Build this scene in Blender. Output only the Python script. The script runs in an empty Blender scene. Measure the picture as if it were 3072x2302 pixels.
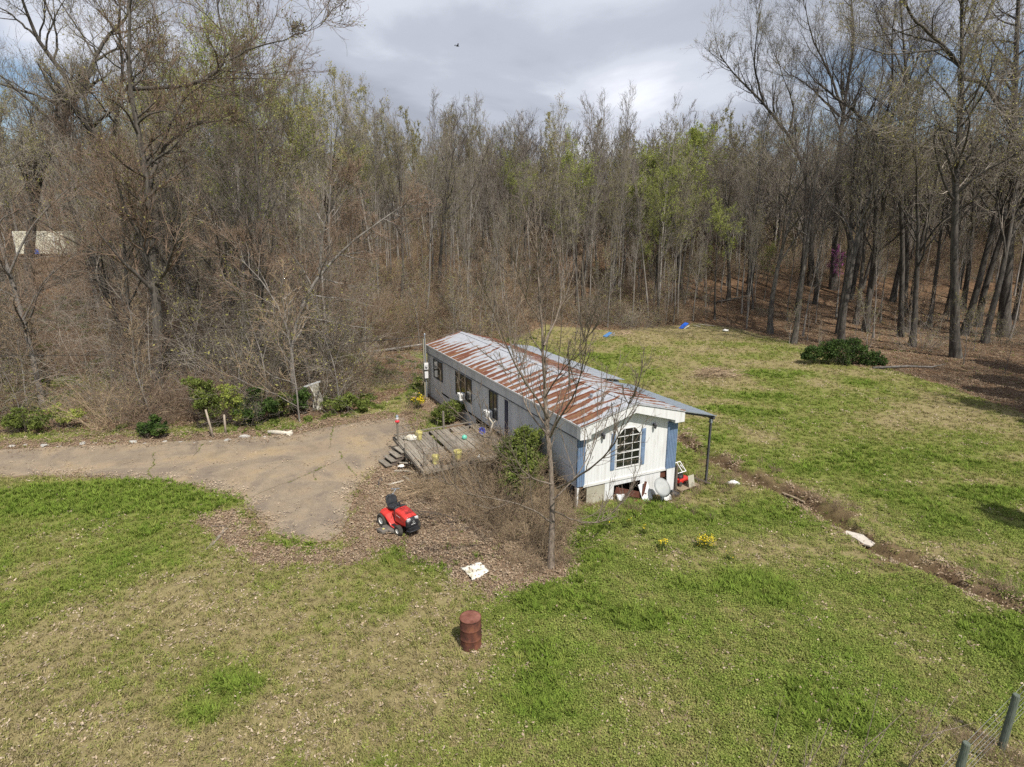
import bpy, math, random
import numpy as np
from mathutils import Vector, Matrix
random.seed(7)
RNG = np.random.default_rng(7)
S = bpy.context.scene
COL = S.collection
rad = math.radians

# ------------------------------------------------------------------ camera
CAM_H, PITCH = 10.8, rad(14.26)
cam = bpy.data.cameras.new('camera')
cam.lens = 20.8
cam.sensor_width = 36
cam.clip_start = 0.1
cam.clip_end = 3000
cam_o = bpy.data.objects.new('camera', cam)
cam_o.location = (0, 0, CAM_H)
cam_o.rotation_euler = (rad(90) - PITCH, 0, 0)
COL.objects.link(cam_o)
S.camera = cam_o

# ------------------------------------------------------------------ sky, sun, exposure
SUN_EL = rad(55)
SUN_DIR = Vector((0.50, -0.866))            # towards the sun, on the ground plane
SUN_DIR.normalize()
world = bpy.data.worlds.new('World')
S.world = world
world.use_nodes = True
nt = world.node_tree
nt.nodes.clear()
N = nt.nodes.new
Lk = nt.links.new
w_out = N('ShaderNodeOutputWorld')
bg_sky = N('ShaderNodeBackground')
sky = N('ShaderNodeTexSky')
sky.sky_type = 'NISHITA'
sky.sun_disc = False
sky.sun_elevation = SUN_EL
sky.sun_rotation = math.atan2(SUN_DIR.x, SUN_DIR.y)
Lk(sky.outputs[0], bg_sky.inputs[0])
bg_sky.inputs[1].default_value = 0.085
bg_cl = N('ShaderNodeBackground')
tc = N('ShaderNodeTexCoord')
sep = N('ShaderNodeSeparateXYZ')
Lk(tc.outputs['Generated'], sep.inputs[0])


def vmath(op, a, b=None):
    n = N('ShaderNodeMath')
    n.operation = op
    for i, v in enumerate((a, b)):
        if v is None:
            continue
        if isinstance(v, (int, float)):
            n.inputs[i].default_value = v
        else:
            Lk(v, n.inputs[i])
    return n.outputs[0]


# cloud layer on a plane above: direction / (z + offset)
zz = vmath('ADD', vmath('MAXIMUM', sep.outputs[2], 0.0), 0.16)
cmb = N('ShaderNodeCombineXYZ')
Lk(vmath('DIVIDE', sep.outputs[0], zz), cmb.inputs[0])
Lk(vmath('DIVIDE', sep.outputs[1], zz), cmb.inputs[1])


def wnoise(scale, detail, rough, off, dist=0.0):
    m = N('ShaderNodeMapping')
    m.inputs['Location'].default_value = off
    Lk(cmb.outputs[0], m.inputs[0])
    n = N('ShaderNodeTexNoise')
    n.inputs['Scale'].default_value = scale
    n.inputs['Detail'].default_value = detail
    n.inputs['Roughness'].default_value = rough
    n.inputs['Distortion'].default_value = dist
    Lk(m.outputs[0], n.inputs[0])
    return n.outputs[0]


def wramp(fac, stops):
    r = N('ShaderNodeValToRGB')
    r.color_ramp.interpolation = 'EASE'
    e = r.color_ramp.elements
    while len(e) > 1:
        e.remove(e[-1])
    e[0].position, e[0].color = stops[0][0], (*stops[0][1], 1)
    for p_, c_ in stops[1:]:
        x = e.new(p_)
        x.color = (*c_, 1)
    Lk(fac, r.inputs[0])
    return r.outputs[0]


shade = wnoise(0.85, 6, 0.5, (3.7, 1.2, 0), 0.3)
col = wramp(shade, [(0.34, (0.34, 0.365, 0.43)), (0.46, (0.43, 0.46, 0.53)), (0.54, (0.56, 0.59, 0.67)), (0.66, (0.78, 0.80, 0.86))])
Lk(col, bg_cl.inputs[0])
bg_cl.inputs[1].default_value = 0.93
cover = wnoise(0.55, 5, 0.55, (9.3, 4.1, 2), 0.2)
side = vmath('ABSOLUTE', sep.outputs[0])
lowf = wramp(sep.outputs[2], [(0.06, (1, 1, 1)), (0.30, (0, 0, 0))])
cov2 = vmath('SUBTRACT', cover, vmath('MULTIPLY', vmath('MULTIPLY', vmath('POWER', side, 2.0), lowf), 0.95))
cov = wramp(cov2, [(0.33, (0, 0, 0)), (0.45, (1, 1, 1))])
mixs = N('ShaderNodeMixShader')
Lk(cov, mixs.inputs[0])
Lk(bg_sky.outputs[0], mixs.inputs[1])
Lk(bg_cl.outputs[0], mixs.inputs[2])
Lk(mixs.outputs[0], w_out.inputs[0])

sun = bpy.data.lights.new('sun', 'SUN')
sun.energy = 4.5
sun.angle = rad(0.6)
sun.color = (1.0, 0.945, 0.85)
sun_o = bpy.data.objects.new('sun', sun)
sd = Vector((SUN_DIR.x * math.cos(SUN_EL), SUN_DIR.y * math.cos(SUN_EL), math.sin(SUN_EL)))
sun_o.rotation_euler = sd.to_track_quat('Z', 'Y').to_euler()
sun_o.location = (0, 0, 60)
COL.objects.link(sun_o)

S.view_settings.view_transform = 'Standard'
S.view_settings.look = 'None'
S.view_settings.exposure = 0.44
S.view_settings.gamma = 1.0
S.view_settings.use_curve_mapping = False
S.render.engine = 'CYCLES'
S.cycles.use_denoising = False
S.cycles.sample_clamp_indirect = 3.0
S.cycles.max_bounces = 6
S.cycles.diffuse_bounces = 3
S.cycles.glossy_bounces = 3
S.cycles.transparent_max_bounces = 8

# ------------------------------------------------------------------ maths helpers
_tab = np.random.default_rng(11).random((256, 256))


def vnoise(x, y):
    x = np.asarray(x, float); y = np.asarray(y, float)
    xi = np.floor(x).astype(int); yi = np.floor(y).astype(int)
    fx = x - xi; fy = y - yi
    fx = fx * fx * (3 - 2 * fx); fy = fy * fy * (3 - 2 * fy)
    a = _tab[xi & 255, yi & 255]; b = _tab[(xi + 1) & 255, yi & 255]
    c = _tab[xi & 255, (yi + 1) & 255]; d = _tab[(xi + 1) & 255, (yi + 1) & 255]
    return (a * (1 - fx) + b * fx) * (1 - fy) + (c * (1 - fx) + d * fx) * fy


def fbm(x, y, s=1.0, o=4, seed=0):
    v = 0; a = 0.5; t = 0
    for k in range(o):
        v = v + a * vnoise(np.asarray(x) * s + seed * 17.3 + k * 5.1, np.asarray(y) * s + seed * 9.7 + k * 3.3)
        t += a; a *= 0.5; s *= 2.03
    return v / t


def ss(e0, e1, x):
    t = np.clip((np.asarray(x, float) - e0) / (e1 - e0), 0, 1)
    return t * t * (3 - 2 * t)


TH = rad(25.7)
AX = np.array([math.cos(TH), math.sin(TH)])
LX = np.array([-math.sin(TH), math.cos(TH)])
HO = np.array([2.6, 22.1])


def hw(a, l):
    """house frame (across, along) -> world x, y"""
    return (HO[0] + a * AX[0] + l * LX[0], HO[1] + a * AX[1] + l * LX[1])


FPX = 1775.0
KP = 1.38877


def ray(px, py):
    u = px * KP - 1536; v = py * KP - 1151
    return np.array([u, FPX * math.cos(PITCH) - v * math.sin(PITCH), -(FPX * math.sin(PITCH) + v * math.cos(PITCH))])


def flat(px, py, z=0.0):
    d = ray(px, py); s = (CAM_H - z) / -d[2]
    return (d[0] * s, d[1] * s)


DITCH_PX = [(1462, 940), (1500, 968), (1560, 1000), (1640, 1040), (1740, 1085), (1830, 1140), (1900, 1190), (1990, 1225), (2100, 1275), (2212, 1322), (2330, 1380)]
DITCH = np.array([flat(*q, -0.35) for q in DITCH_PX])


def dist_poly(x, y, P, closed=False):
    """distance of points to a polyline"""
    x = np.asarray(x, float); y = np.asarray(y, float)
    best = np.full(x.shape, 1e9)
    n = len(P) if closed else len(P) - 1
    for i in range(n):
        ax, ay = P[i]; bx, by = P[(i + 1) % len(P)]
        dx, dy = bx - ax, by - ay
        t = np.clip(((x - ax) * dx + (y - ay) * dy) / (dx * dx + dy * dy + 1e-12), 0, 1)
        best = np.minimum(best, np.hypot(x - ax - t * dx, y - ay - t * dy))
    return best


def inside(x, y, P):
    x = np.asarray(x, float); y = np.asarray(y, float)
    r = np.zeros(x.shape, bool)
    for i in range(len(P)):
        ax, ay = P[i]; bx, by = P[i - 1]
        with np.errstate(divide='ignore', invalid='ignore'):
            c = ((ay > y) != (by > y)) & (x < (bx - ax) * (y - ay) / (by - ay + 1e-12) + ax)
        r ^= c
    return r


DRIVE_PX = [(-400, 1000), (0, 973), (150, 966), (320, 958), (480, 950), (640, 938), (720, 922), (800, 910), (872, 903), (890, 925), (868, 965), (840, 1000), (800, 1018), (778, 1045),
            (758, 1080), (752, 1118), (742, 1150), (715, 1168), (672, 1172), (620, 1163), (572, 1138), (538, 1100), (528, 1078), (480, 1066), (420, 1048), (340, 1038), (230, 1032), (120, 1028), (0, 1031), (-400, 1060)]
DRIVE = np.array([flat(*q, 0.0) for q in DRIVE_PX])
MULCH_PX = [(757, 1060), (800, 1022), (845, 985), (900, 960), (1000, 960), (1100, 980), (1240, 1020), (1255, 1100), (1235, 1180), (1225, 1255), (1160, 1265), (1060, 1290), (1000, 1245), (930, 1225), (850, 1188), (745, 1168)]
MULCH = np.array([flat(*q, 0.0) for q in MULCH_PX])
BAND = np.array([flat(*q) for q in [(470, 1118), (505, 1150), (560, 1188), (640, 1207), (740, 1203), (830, 1180)]])


def terrain(x, y):
    x = np.asarray(x, float); y = np.asarray(y, float)
    st = 36 + 26 * ss(-14, 6, x)
    z = 8.0 * ss(0, 50, y - st) + 1.6 * ss(110, 260, y)
    z = z + 1.2 * (fbm(x, y, 0.05, 3, 4) - 0.5) * ss(0, 15, y - st)
    # gentle fall to the ditch on the far side of the house
    a = (x - HO[0]) * AX[0] + (y - HO[1]) * AX[1]
    z = z - 0.35 * ss(0.8, 5.0, a) * ss(60, 30, y)
    d = dist_poly(x, y, DITCH)
    wob = fbm(x, y, 0.9, 3, 8)
    z = z - 0.38 * np.exp(-(d / (0.28 + 0.22 * wob)) ** 4)
    z = z + 0.22 * np.exp(-((d - 0.8) / 0.35) ** 2) * wob
    cm_ = flat(1545, 812, -0.35)
    z = z + 0.35 * np.exp(-((x - cm_[0]) / 1.3) ** 2 - ((y - cm_[1]) / 1.1) ** 2)
    near = ss(60, 40, y)
    dd = np.where(inside(x, y, DRIVE), 0, dist_poly(x, y, DRIVE, True))
    rough = ss(0.05, 0.8, dd)
    z = z + near * rough * (0.10 * (fbm(x, y, 0.35, 3, 2) - 0.5) + 0.05 * (fbm(x, y, 2.3, 2, 5) - 0.5))
    return z


def G(px, py, dz=0.0):
    """photo position (2212-wide frame) -> the point of the terrain seen there"""
    d = ray(px, py)
    s0 = 5.0 / d[1]
    lo = None
    t = np.linspace(5, 260, 1021) / d[1]
    h = CAM_H + d[2] * t - terrain(d[0] * t, d[1] * t)
    k = np.argmax(h < 0) if (h < 0).any() else len(t) - 1
    k = max(k, 1)
    a, b = t[k - 1], t[k]
    for _ in range(20):
        m = (a + b) / 2
        if CAM_H + d[2] * m - float(terrain(d[0] * m, d[1] * m)) < 0:
            b = m
        else:
            a = m
    x, y = d[0] * a, d[1] * a
    return Vector((x, y, float(terrain(x, y)) + dz))


def Wp(px, py, y):
    """photo position at forward distance y -> world point"""
    d = ray(px, py); s = y / d[1]
    return np.array([d[0] * s, y, CAM_H + d[2] * s])


# ------------------------------------------------------------------ materials
MATS = {}


def mat(name, cols, scale=6.0, rough=0.85, detail=4, stretch=(1, 1, 1), bump=0.0, bscale=None, metal=0.0, spec=0.3, rand=0.0, coords='Object', texobj=None, lo=0.3, hi=0.7, dist=0.0, trans=0.0):
    if name in MATS:
        return MATS[name]
    m = bpy.data.materials.new(name)
    m.use_nodes = True
    t = m.node_tree
    bs = t.nodes['Principled BSDF']
    bs.inputs['Roughness'].default_value = rough
    bs.inputs['Metallic'].default_value = metal
    bs.inputs['Specular IOR Level'].default_value = spec
    c = t.nodes.new('ShaderNodeTexCoord')
    if texobj:
        c.object = texobj
    mp = t.nodes.new('ShaderNodeMapping')
    mp.inputs['Scale'].default_value = stretch
    t.links.new(c.outputs[coords], mp.inputs[0])
    no = t.nodes.new('ShaderNodeTexNoise')
    no.inputs['Scale'].default_value = scale
    no.inputs['Detail'].default_value = detail
    no.inputs['Roughness'].default_value = 0.6
    no.inputs['Distortion'].default_value = dist
    t.links.new(mp.outputs[0], no.inputs[0])
    r = t.nodes.new('ShaderNodeValToRGB')
    e = r.color_ramp.elements
    n = len(cols)
    e[0].position = lo; e[0].color = (*cols[0], 1)
    e[1].position = hi; e[1].color = (*cols[-1], 1)
    for i in range(1, n - 1):
        x = e.new(lo + (hi - lo) * i / (n - 1)); x.color = (*cols[i], 1)
    t.links.new(no.outputs[0], r.inputs[0])
    out = r.outputs[0]
    if rand > 0:
        oi = t.nodes.new('ShaderNodeObjectInfo')
        hs = t.nodes.new('ShaderNodeHueSaturation')
        mr = t.nodes.new('ShaderNodeMapRange')
        mr.inputs[3].default_value = 1 - rand; mr.inputs[4].default_value = 1 + rand
        t.links.new(oi.outputs['Random'], mr.inputs[0])
        t.links.new(mr.outputs[0], hs.inputs['Value'])
        t.links.new(out, hs.inputs['Color'])
        out = hs.outputs[0]
    t.links.new(out, bs.inputs['Base Color'])
    if trans > 0:
        tr = t.nodes.new('ShaderNodeBsdfTranslucent')
        t.links.new(out, tr.inputs[0])
        mx = t.nodes.new('ShaderNodeMixShader')
        mx.inputs[0].default_value = trans
        t.links.new(bs.outputs[0], mx.inputs[1]); t.links.new(tr.outputs[0], mx.inputs[2])
        t.links.new(mx.outputs[0], t.nodes['Material Output'].inputs[0])
    if bump > 0:
        b = t.nodes.new('ShaderNodeBump')
        b.inputs['Strength'].default_value = bump
        b.inputs['Distance'].default_value = 0.02
        n2 = t.nodes.new('ShaderNodeTexNoise')
        n2.inputs['Scale'].default_value = bscale or scale * 3
        n2.inputs['Detail'].default_value = 3
        t.links.new(mp.outputs[0], n2.inputs[0])
        t.links.new(n2.outputs[0], b.inputs['Height'])
        t.links.new(b.outputs[0], bs.inputs['Normal'])
    MATS[name] = m
    return m


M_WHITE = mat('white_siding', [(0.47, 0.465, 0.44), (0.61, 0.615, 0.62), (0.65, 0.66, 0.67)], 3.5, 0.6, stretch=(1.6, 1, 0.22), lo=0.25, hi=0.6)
M_GREYW = mat('shade_toned_grimy_siding', [(0.36, 0.365, 0.38), (0.50, 0.505, 0.52), (0.56, 0.56, 0.58)], 1.6, 0.65, stretch=(1, 1, 0.25))  # long wall's shade is put into this greyer white, along with grime
M_TRIM = mat('white_trim', [(0.58, 0.58, 0.575), (0.66, 0.66, 0.66)], 5, 0.5)
M_DTRIM = mat('dark_trim', [(0.05, 0.055, 0.065), (0.10, 0.10, 0.12)], 5, 0.6)
M_BLUE = mat('blue_paint', [(0.12, 0.18, 0.28), (0.17, 0.24, 0.36)], 3, 0.6)
M_DARK = mat('dark_void', [(0.01, 0.01, 0.01), (0.03, 0.025, 0.02)], 3, 0.9)
M_RUSTB = mat('rusty_beam', [(0.07, 0.025, 0.018), (0.14, 0.055, 0.035)], 8, 0.8)
M_BEIGE = mat('beige_board', [(0.30, 0.28, 0.22), (0.42, 0.40, 0.33)], 2, 0.8)
M_STAKE = mat('grey_stake', [(0.20, 0.16, 0.12), (0.38, 0.33, 0.27)], 5, 0.9, stretch=(4, 4, 1), bump=0.4)
M_WOOD = mat('weathered_wood', [(0.12, 0.098, 0.075), (0.21, 0.185, 0.15), (0.30, 0.27, 0.23)], 5, 0.9, stretch=(6, 0.7, 6), bump=0.4, rand=0.22)
M_WOODD = mat('dark_wood', [(0.07, 0.055, 0.045), (0.15, 0.12, 0.10)], 6, 0.9, stretch=(5, 5, 0.8), rand=0.15)
M_GALV = mat('galvanised_metal', [(0.24, 0.28, 0.33), (0.36, 0.40, 0.45)], 2, 0.45, metal=0.5)
M_STEELD = mat('dark_steel', [(0.04, 0.04, 0.045), (0.09, 0.09, 0.10)], 5, 0.5)
M_DISH = mat('dish_grey', [(0.27, 0.28, 0.28), (0.36, 0.37, 0.365)], 3, 0.5)
M_RED = mat('mower_red', [(0.30, 0.045, 0.032), (0.44, 0.026, 0.02), (0.52, 0.035, 0.026)], 7, 0.38, spec=0.5, lo=0.25, hi=0.55)
M_BLACK = mat('black_plastic', [(0.015, 0.016, 0.018), (0.035, 0.035, 0.04)], 6, 0.5)
M_TYRE = mat('tyre_rubber', [(0.03, 0.028, 0.026), (0.065, 0.06, 0.052)], 9, 0.9)
M_RIM = mat('cream_rim', [(0.70, 0.68, 0.62), (0.80, 0.78, 0.72)], 4, 0.5)
M_SEAT = mat('seat_vinyl', [(0.02, 0.022, 0.026), (0.045, 0.047, 0.052)], 5, 0.55)
M_DECKM = mat('mower_deck_steel', [(0.07, 0.065, 0.06), (0.16, 0.14, 0.12)], 5, 0.7)
M_LAMP = mat('headlamp', [(0.45, 0.45, 0.47), (0.6, 0.6, 0.6)], 4, 0.1, spec=0.8)
M_RUST = mat('barrel_rust', [(0.10, 0.035, 0.022), (0.17, 0.07, 0.05), (0.25, 0.115, 0.085)], 3.0, 0.85, bump=0.3, bscale=30)
M_RUSTD = mat('barrel_rust_dark', [(0.035, 0.018, 0.014), (0.105, 0.040, 0.027), (0.19, 0.075, 0.042)], 5.0, 0.85, stretch=(1, 1, 0.6), bump=0.3, bscale=30)
M_YEL = mat('yellow_bucket', [(0.34, 0.29, 0.12), (0.50, 0.45, 0.17), (0.58, 0.54, 0.24)], 7, 0.5)
M_CLOTH = mat('dirty_cloth', [(0.30, 0.26, 0.18), (0.46, 0.43, 0.35), (0.60, 0.58, 0.52)], 3.5, 0.9, lo=0.32, hi=0.55)
M_CONC = mat('concrete', [(0.36, 0.32, 0.27), (0.50, 0.46, 0.41)], 3, 0.9, bump=0.3)
M_ROCK = mat('pale_rock', [(0.22, 0.20, 0.18), (0.42, 0.41, 0.38)], 4, 0.9, bump=0.4, rand=0.25)
M_TARP = mat('blue_plastic', [(0.02, 0.09, 0.50), (0.03, 0.15, 0.62)], 3, 0.4)
M_TARP2 = mat('faded_blue_plastic', [(0.06, 0.17, 0.40), (0.12, 0.27, 0.52)], 3, 0.4)
M_GREYFILM = mat('grey_sheet', [(0.36, 0.38, 0.40), (0.62, 0.63, 0.64), (0.75, 0.75, 0.75)], 4, 0.6)
M_TEAL = mat('teal_plastic', [(0.10, 0.42, 0.32), (0.14, 0.52, 0.40)], 3, 0.4)
M_COBALT = mat('cobalt_plastic', [(0.02, 0.04, 0.30), (0.04, 0.07, 0.42)], 3, 0.4)
M_REDP = mat('red_plastic', [(0.45, 0.02, 0.03), (0.60, 0.04, 0.05)], 3, 0.4)
M_POST = mat('treated_post', [(0.06, 0.075, 0.06), (0.13, 0.15, 0.125)], 10, 0.9, stretch=(3, 3, 0.5), bump=0.4)
M_WIRE = mat('wire', [(0.25, 0.25, 0.26), (0.4, 0.4, 0.4)], 5, 0.5, metal=0.6)
M_CABLE = mat('black_cable', [(0.02, 0.02, 0.02), (0.04, 0.04, 0.04)], 5, 0.7)
M_LOG = mat('bleached_log', [(0.34, 0.30, 0.24), (0.62, 0.58, 0.50)], 5, 0.9, stretch=(1, 4, 4), bump=0.4)
M_BROWNB = mat('brown_board', [(0.20, 0.15, 0.10), (0.33, 0.27, 0.19)], 4, 0.85)

M_BARKD = mat('dark_bark', [(0.030, 0.027, 0.024), (0.075, 0.066, 0.058), (0.13, 0.12, 0.105)], 2.2, 0.95, stretch=(3, 3, 0.6), rand=0.25)
M_BARKG = mat('grey_bark', [(0.10, 0.09, 0.08), (0.19, 0.172, 0.155), (0.30, 0.28, 0.26)], 1.6, 0.95, stretch=(3, 3, 0.5), rand=0.3)
M_BARKF = mat('front_tree_bark', [(0.08, 0.064, 0.050), (0.15, 0.12, 0.094), (0.24, 0.20, 0.162)], 5, 0.95, stretch=(3, 3, 0.6), bump=0.4)
M_TWIG = mat('grey_twigs', [(0.135, 0.117, 0.097), (0.21, 0.183, 0.153), (0.30, 0.265, 0.228)], 0.5, 0.95, rand=0.22)
M_TWIGR = mat('reddish_twigs', [(0.12, 0.083, 0.058), (0.19, 0.135, 0.096), (0.27, 0.20, 0.148)], 0.8, 0.95, rand=0.2)
M_TWIGT = mat('tan_twigs', [(0.18, 0.128, 0.08), (0.28, 0.21, 0.135), (0.39, 0.305, 0.21)], 1.2, 0.95, rand=0.2)
M_TWIGD = mat('dark_twigs', [(0.055, 0.045, 0.038), (0.10, 0.082, 0.07), (0.15, 0.125, 0.11)], 0.6, 0.95, rand=0.2)
M_LIME = mat('spring_leaves', [(0.20, 0.24, 0.045), (0.29, 0.335, 0.07), (0.37, 0.39, 0.11)], 0.9, 0.8, rand=0.15, trans=0.35)
M_OLIVE = mat('olive_buds', [(0.17, 0.16, 0.05), (0.26, 0.245, 0.08), (0.33, 0.29, 0.11)], 0.9, 0.8, rand=0.15, trans=0.3)
M_EVER = mat('evergreen_leaves', [(0.02, 0.04, 0.01), (0.05, 0.09, 0.018), (0.10, 0.155, 0.03)], 2.0, 0.7, rand=0.15, trans=0.15)
M_BUSH = mat('bush_leaves', [(0.06, 0.085, 0.018), (0.13, 0.165, 0.035), (0.22, 0.255, 0.055)], 2.2, 0.7, rand=0.15, trans=0.25)
M_FLOWER = mat('yellow_flowers', [(0.62, 0.45, 0.01), (0.78, 0.62, 0.03)], 3, 0.7)
M_PINK = mat('pink_blossom', [(0.30, 0.07, 0.24), (0.42, 0.13, 0.34)], 3, 0.8)


# ------------------------------------------------------------------ mesh helpers
class MB:
    """collects shapes into ONE mesh"""

    def __init__(self):
        self.v = []; self.f = []; self.m = []

    def add(self, vs, fs, mi=0):
        b = len(self.v)
        self.v += [tuple(p) for p in vs]
        for q in fs:
            self.f.append(tuple(b + i for i in q)); self.m.append(mi)
        return self

    def box(self, x0, x1, y0, y1, z0, z1, mi=0, M=None):
        vs = [(x, y, z) for z in (z0, z1) for y in (y0, y1) for x in (x0, x1)]
        if M is not None:
            vs = [M @ Vector(p) for p in vs]
        return self.add(vs, [(0, 2, 3, 1), (4, 5, 7, 6), (0, 1, 5, 4), (2, 6, 7, 3), (0, 4, 6, 2), (1, 3, 7, 5)], mi)

    def bar(self, p, q, w, h=None, mi=0, up=(0, 0, 1)):
        h = h or w
        p = Vector(p); q = Vector(q); d = (q - p).normalized(); u = Vector(up)
        s = d.cross(u)
        if s.length < 1e-3:
            s = d.cross(Vector((0, 1, 0)))
        s.normalize(); t = s.cross(d)
        vs = [e + s * (i * w / 2) + t * (j * h / 2) for e in (p, q) for j in (-1, 1) for i in (-1, 1)]
        return self.add(vs, [(0, 2, 3, 1), (4, 5, 7, 6), (0, 1, 5, 4), (2, 6, 7, 3), (0, 4, 6, 2), (1, 3, 7, 5)], mi)

    def prism(self, pts, axis, a, b, mi=0):
        """polygon pts in the two other axes, extruded a..b along axis"""
        n = len(pts)

        def P(u, v, w):
            return {0: (w, u, v), 1: (u, w, v), 2: (u, v, w)}[axis]
        vs = [P(u, v, a) for u, v in pts] + [P(u, v, b) for u, v in pts]
        fs = [tuple(range(n)), tuple(range(2 * n - 1, n - 1, -1))] + [(i, i + n, (i + 1) % n + n, (i + 1) % n) for i in range(n)]
        return self.add(vs, fs, mi)

    def rings(self, rings, cap=(True, True), mi=0):
        n = len(rings[0]); b = len(self.v)
        for r in rings:
            self.v += [tuple(p) for p in r]
        for k in range(len(rings) - 1):
            for i in range(n):
                j = (i + 1) % n
                self.f.append((b + k * n + i, b + k * n + j, b + (k + 1) * n + j, b + (k + 1) * n + i)); self.m.append(mi)
        if cap[0]:
            self.f.append(tuple(b + i for i in range(n - 1, -1, -1))); self.m.append(mi)
        if cap[1]:
            e = b + (len(rings) - 1) * n
            self.f.append(tuple(e + i for i in range(n))); self.m.append(mi)
        return self

    def lathe(self, prof, n=24, M=None, cap=(True, True), mi=0, axis=2):
        rs = []
        for r, z in prof:
            ring = []
            for i in range(n):
                a = 2 * math.pi * i / n
                c, s = r * math.cos(a), r * math.sin(a)
                p = {2: (c, s, z), 0: (z, c, s), 1: (s, z, c)}[axis]
                ring.append(M @ Vector(p) if M is not None else p)
            rs.append(ring)
        return self.rings(rs, cap, mi)

    def tube(self, pts, r, n=6, mi=0):
        pts = [Vector(p) for p in pts]
        rs = []
        R_ = r if isinstance(r, (list, tuple)) else [r] * len(pts)
        ref = Vector((0.31, 0.17, 0.93))
        for i, p in enumerate(pts):
            d = (pts[min(i + 1, len(pts) - 1)] - pts[max(i - 1, 0)]).normalized()
            s = d.cross(ref)
            if s.length < 0.05:
                s = d.cross(Vector((1, 0, 0)))
            s.normalize(); t = s.cross(d)
            rs.append([p + (s * math.cos(2 * math.pi * k / n) + t * math.sin(2 * math.pi * k / n)) * R_[i] for k in range(n)])
        return self.rings(rs, (True, True), mi)

    def build(self, name, mats, parent=None, loc=None, rot=None, bevel=0.0, smooth=False):
        me = bpy.data.meshes.new(name)
        me.from_pydata(self.v, [], self.f)
        if not isinstance(mats, (list, tuple)):
            mats = [mats]
        for m_ in mats:
            me.materials.append(m_)
        if len(mats) > 1:
            me.polygons.foreach_set('material_index', self.m)
        if smooth:
            me.polygons.foreach_set('use_smooth', [True] * len(me.polygons))
        me.update()
        o = bpy.data.objects.new(name, me)
        COL.objects.link(o)
        if parent is not None:
            o.parent = parent
        if loc is not None:
            o.location = loc
        if rot is not None:
            o.rotation_euler = rot
        if bevel:
            b = o.modifiers.new('bevel', 'BEVEL')
            b.width = bevel; b.segments = 2; b.limit_method = 'ANGLE'; b.angle_limit = rad(40)
        return o


def np_mesh(name, V, Q, mats, mi=None, smooth=False):
    """V (n,3), Q (m,k) with k 3 or 4"""
    me = bpy.data.meshes.new(name)
    Q = np.asarray(Q, np.int32); m, k = Q.shape
    me.vertices.add(len(V)); me.vertices.foreach_set('co', np.asarray(V, np.float32).ravel())
    me.loops.add(m * k); me.loops.foreach_set('vertex_index', Q.ravel())
    me.polygons.add(m)
    me.polygons.foreach_set('loop_start', np.arange(0, m * k, k, dtype=np.int32))
    for m_ in (mats if isinstance(mats, (list, tuple)) else [mats]):
        me.materials.append(m_)
    if mi is not None:
        me.polygons.foreach_set('material_index', np.asarray(mi, np.int32))
    if smooth:
        me.polygons.foreach_set('use_smooth', np.ones(m, bool))
    me.update(calc_edges=True)
    return me


def link(name, me, parent=None, loc=None, rotz=0, scale=None):
    o = bpy.data.objects.new(name, me)
    COL.objects.link(o)
    if parent is not None:
        o.parent = parent
    if loc is not None:
        o.location = loc
    if rotz:
        o.rotation_euler = (0, 0, rotz)
    if scale is not None:
        o.scale = (scale, scale, scale) if isinstance(scale, (int, float)) else scale
    return o


def tag(o, label=None, cat=None, group=None, kind=None):
    if label: o['label'] = label
    if cat: o['category'] = cat
    if group: o['group'] = group
    if kind: o['kind'] = kind
    return o


def empty(name, loc=(0, 0, 0), rotz=0, label=None, cat=None, group=None, scale=1):
    o = bpy.data.objects.new(name, None)
    o.empty_display_size = 0.3
    COL.objects.link(o)
    o.location = loc
    o.rotation_euler = (0, 0, rotz)
    o.scale = (scale,) * 3
    return tag(o, label, cat, group)


def dup(root, loc, rotz=0, scale=1, label=None, group=None, tilt=(0, 0)):
    r = root.copy(); COL.objects.link(r)
    r.location = loc; r.rotation_euler = (tilt[0], tilt[1], rotz); r.scale = (scale,) * 3
    if label: r['label'] = label
    if group: r['group'] = group
    for ch in list(root.children):
        c = ch.copy(); COL.objects.link(c); c.parent = r
        for g in ch.children:
            d = g.copy(); COL.objects.link(d); d.parent = c
    return r


# ------------------------------------------------------------------ ground
def axis_coords(lo, hi, fine0, fine1, step, grow=1.12):
    a = list(np.arange(fine0, fine1 + 1e-6, step))
    s = step; x = fine1
    while x < hi:
        s *= grow; x += s; a.append(min(x, hi))
    s = step; x = fine0; b = []
    while x > lo:
        s *= grow; x -= s; b.append(max(x, lo))
    return np.array(b[::-1] + a)


gx = axis_coords(-600, 700, -17, 19, 0.13, 1.045)
gy = axis_coords(-60, 900, 8, 33, 0.13, 1.045)
GX, GY = np.meshgrid(gx, gy)
GX = GX.ravel(); GY = GY.ravel()

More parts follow.
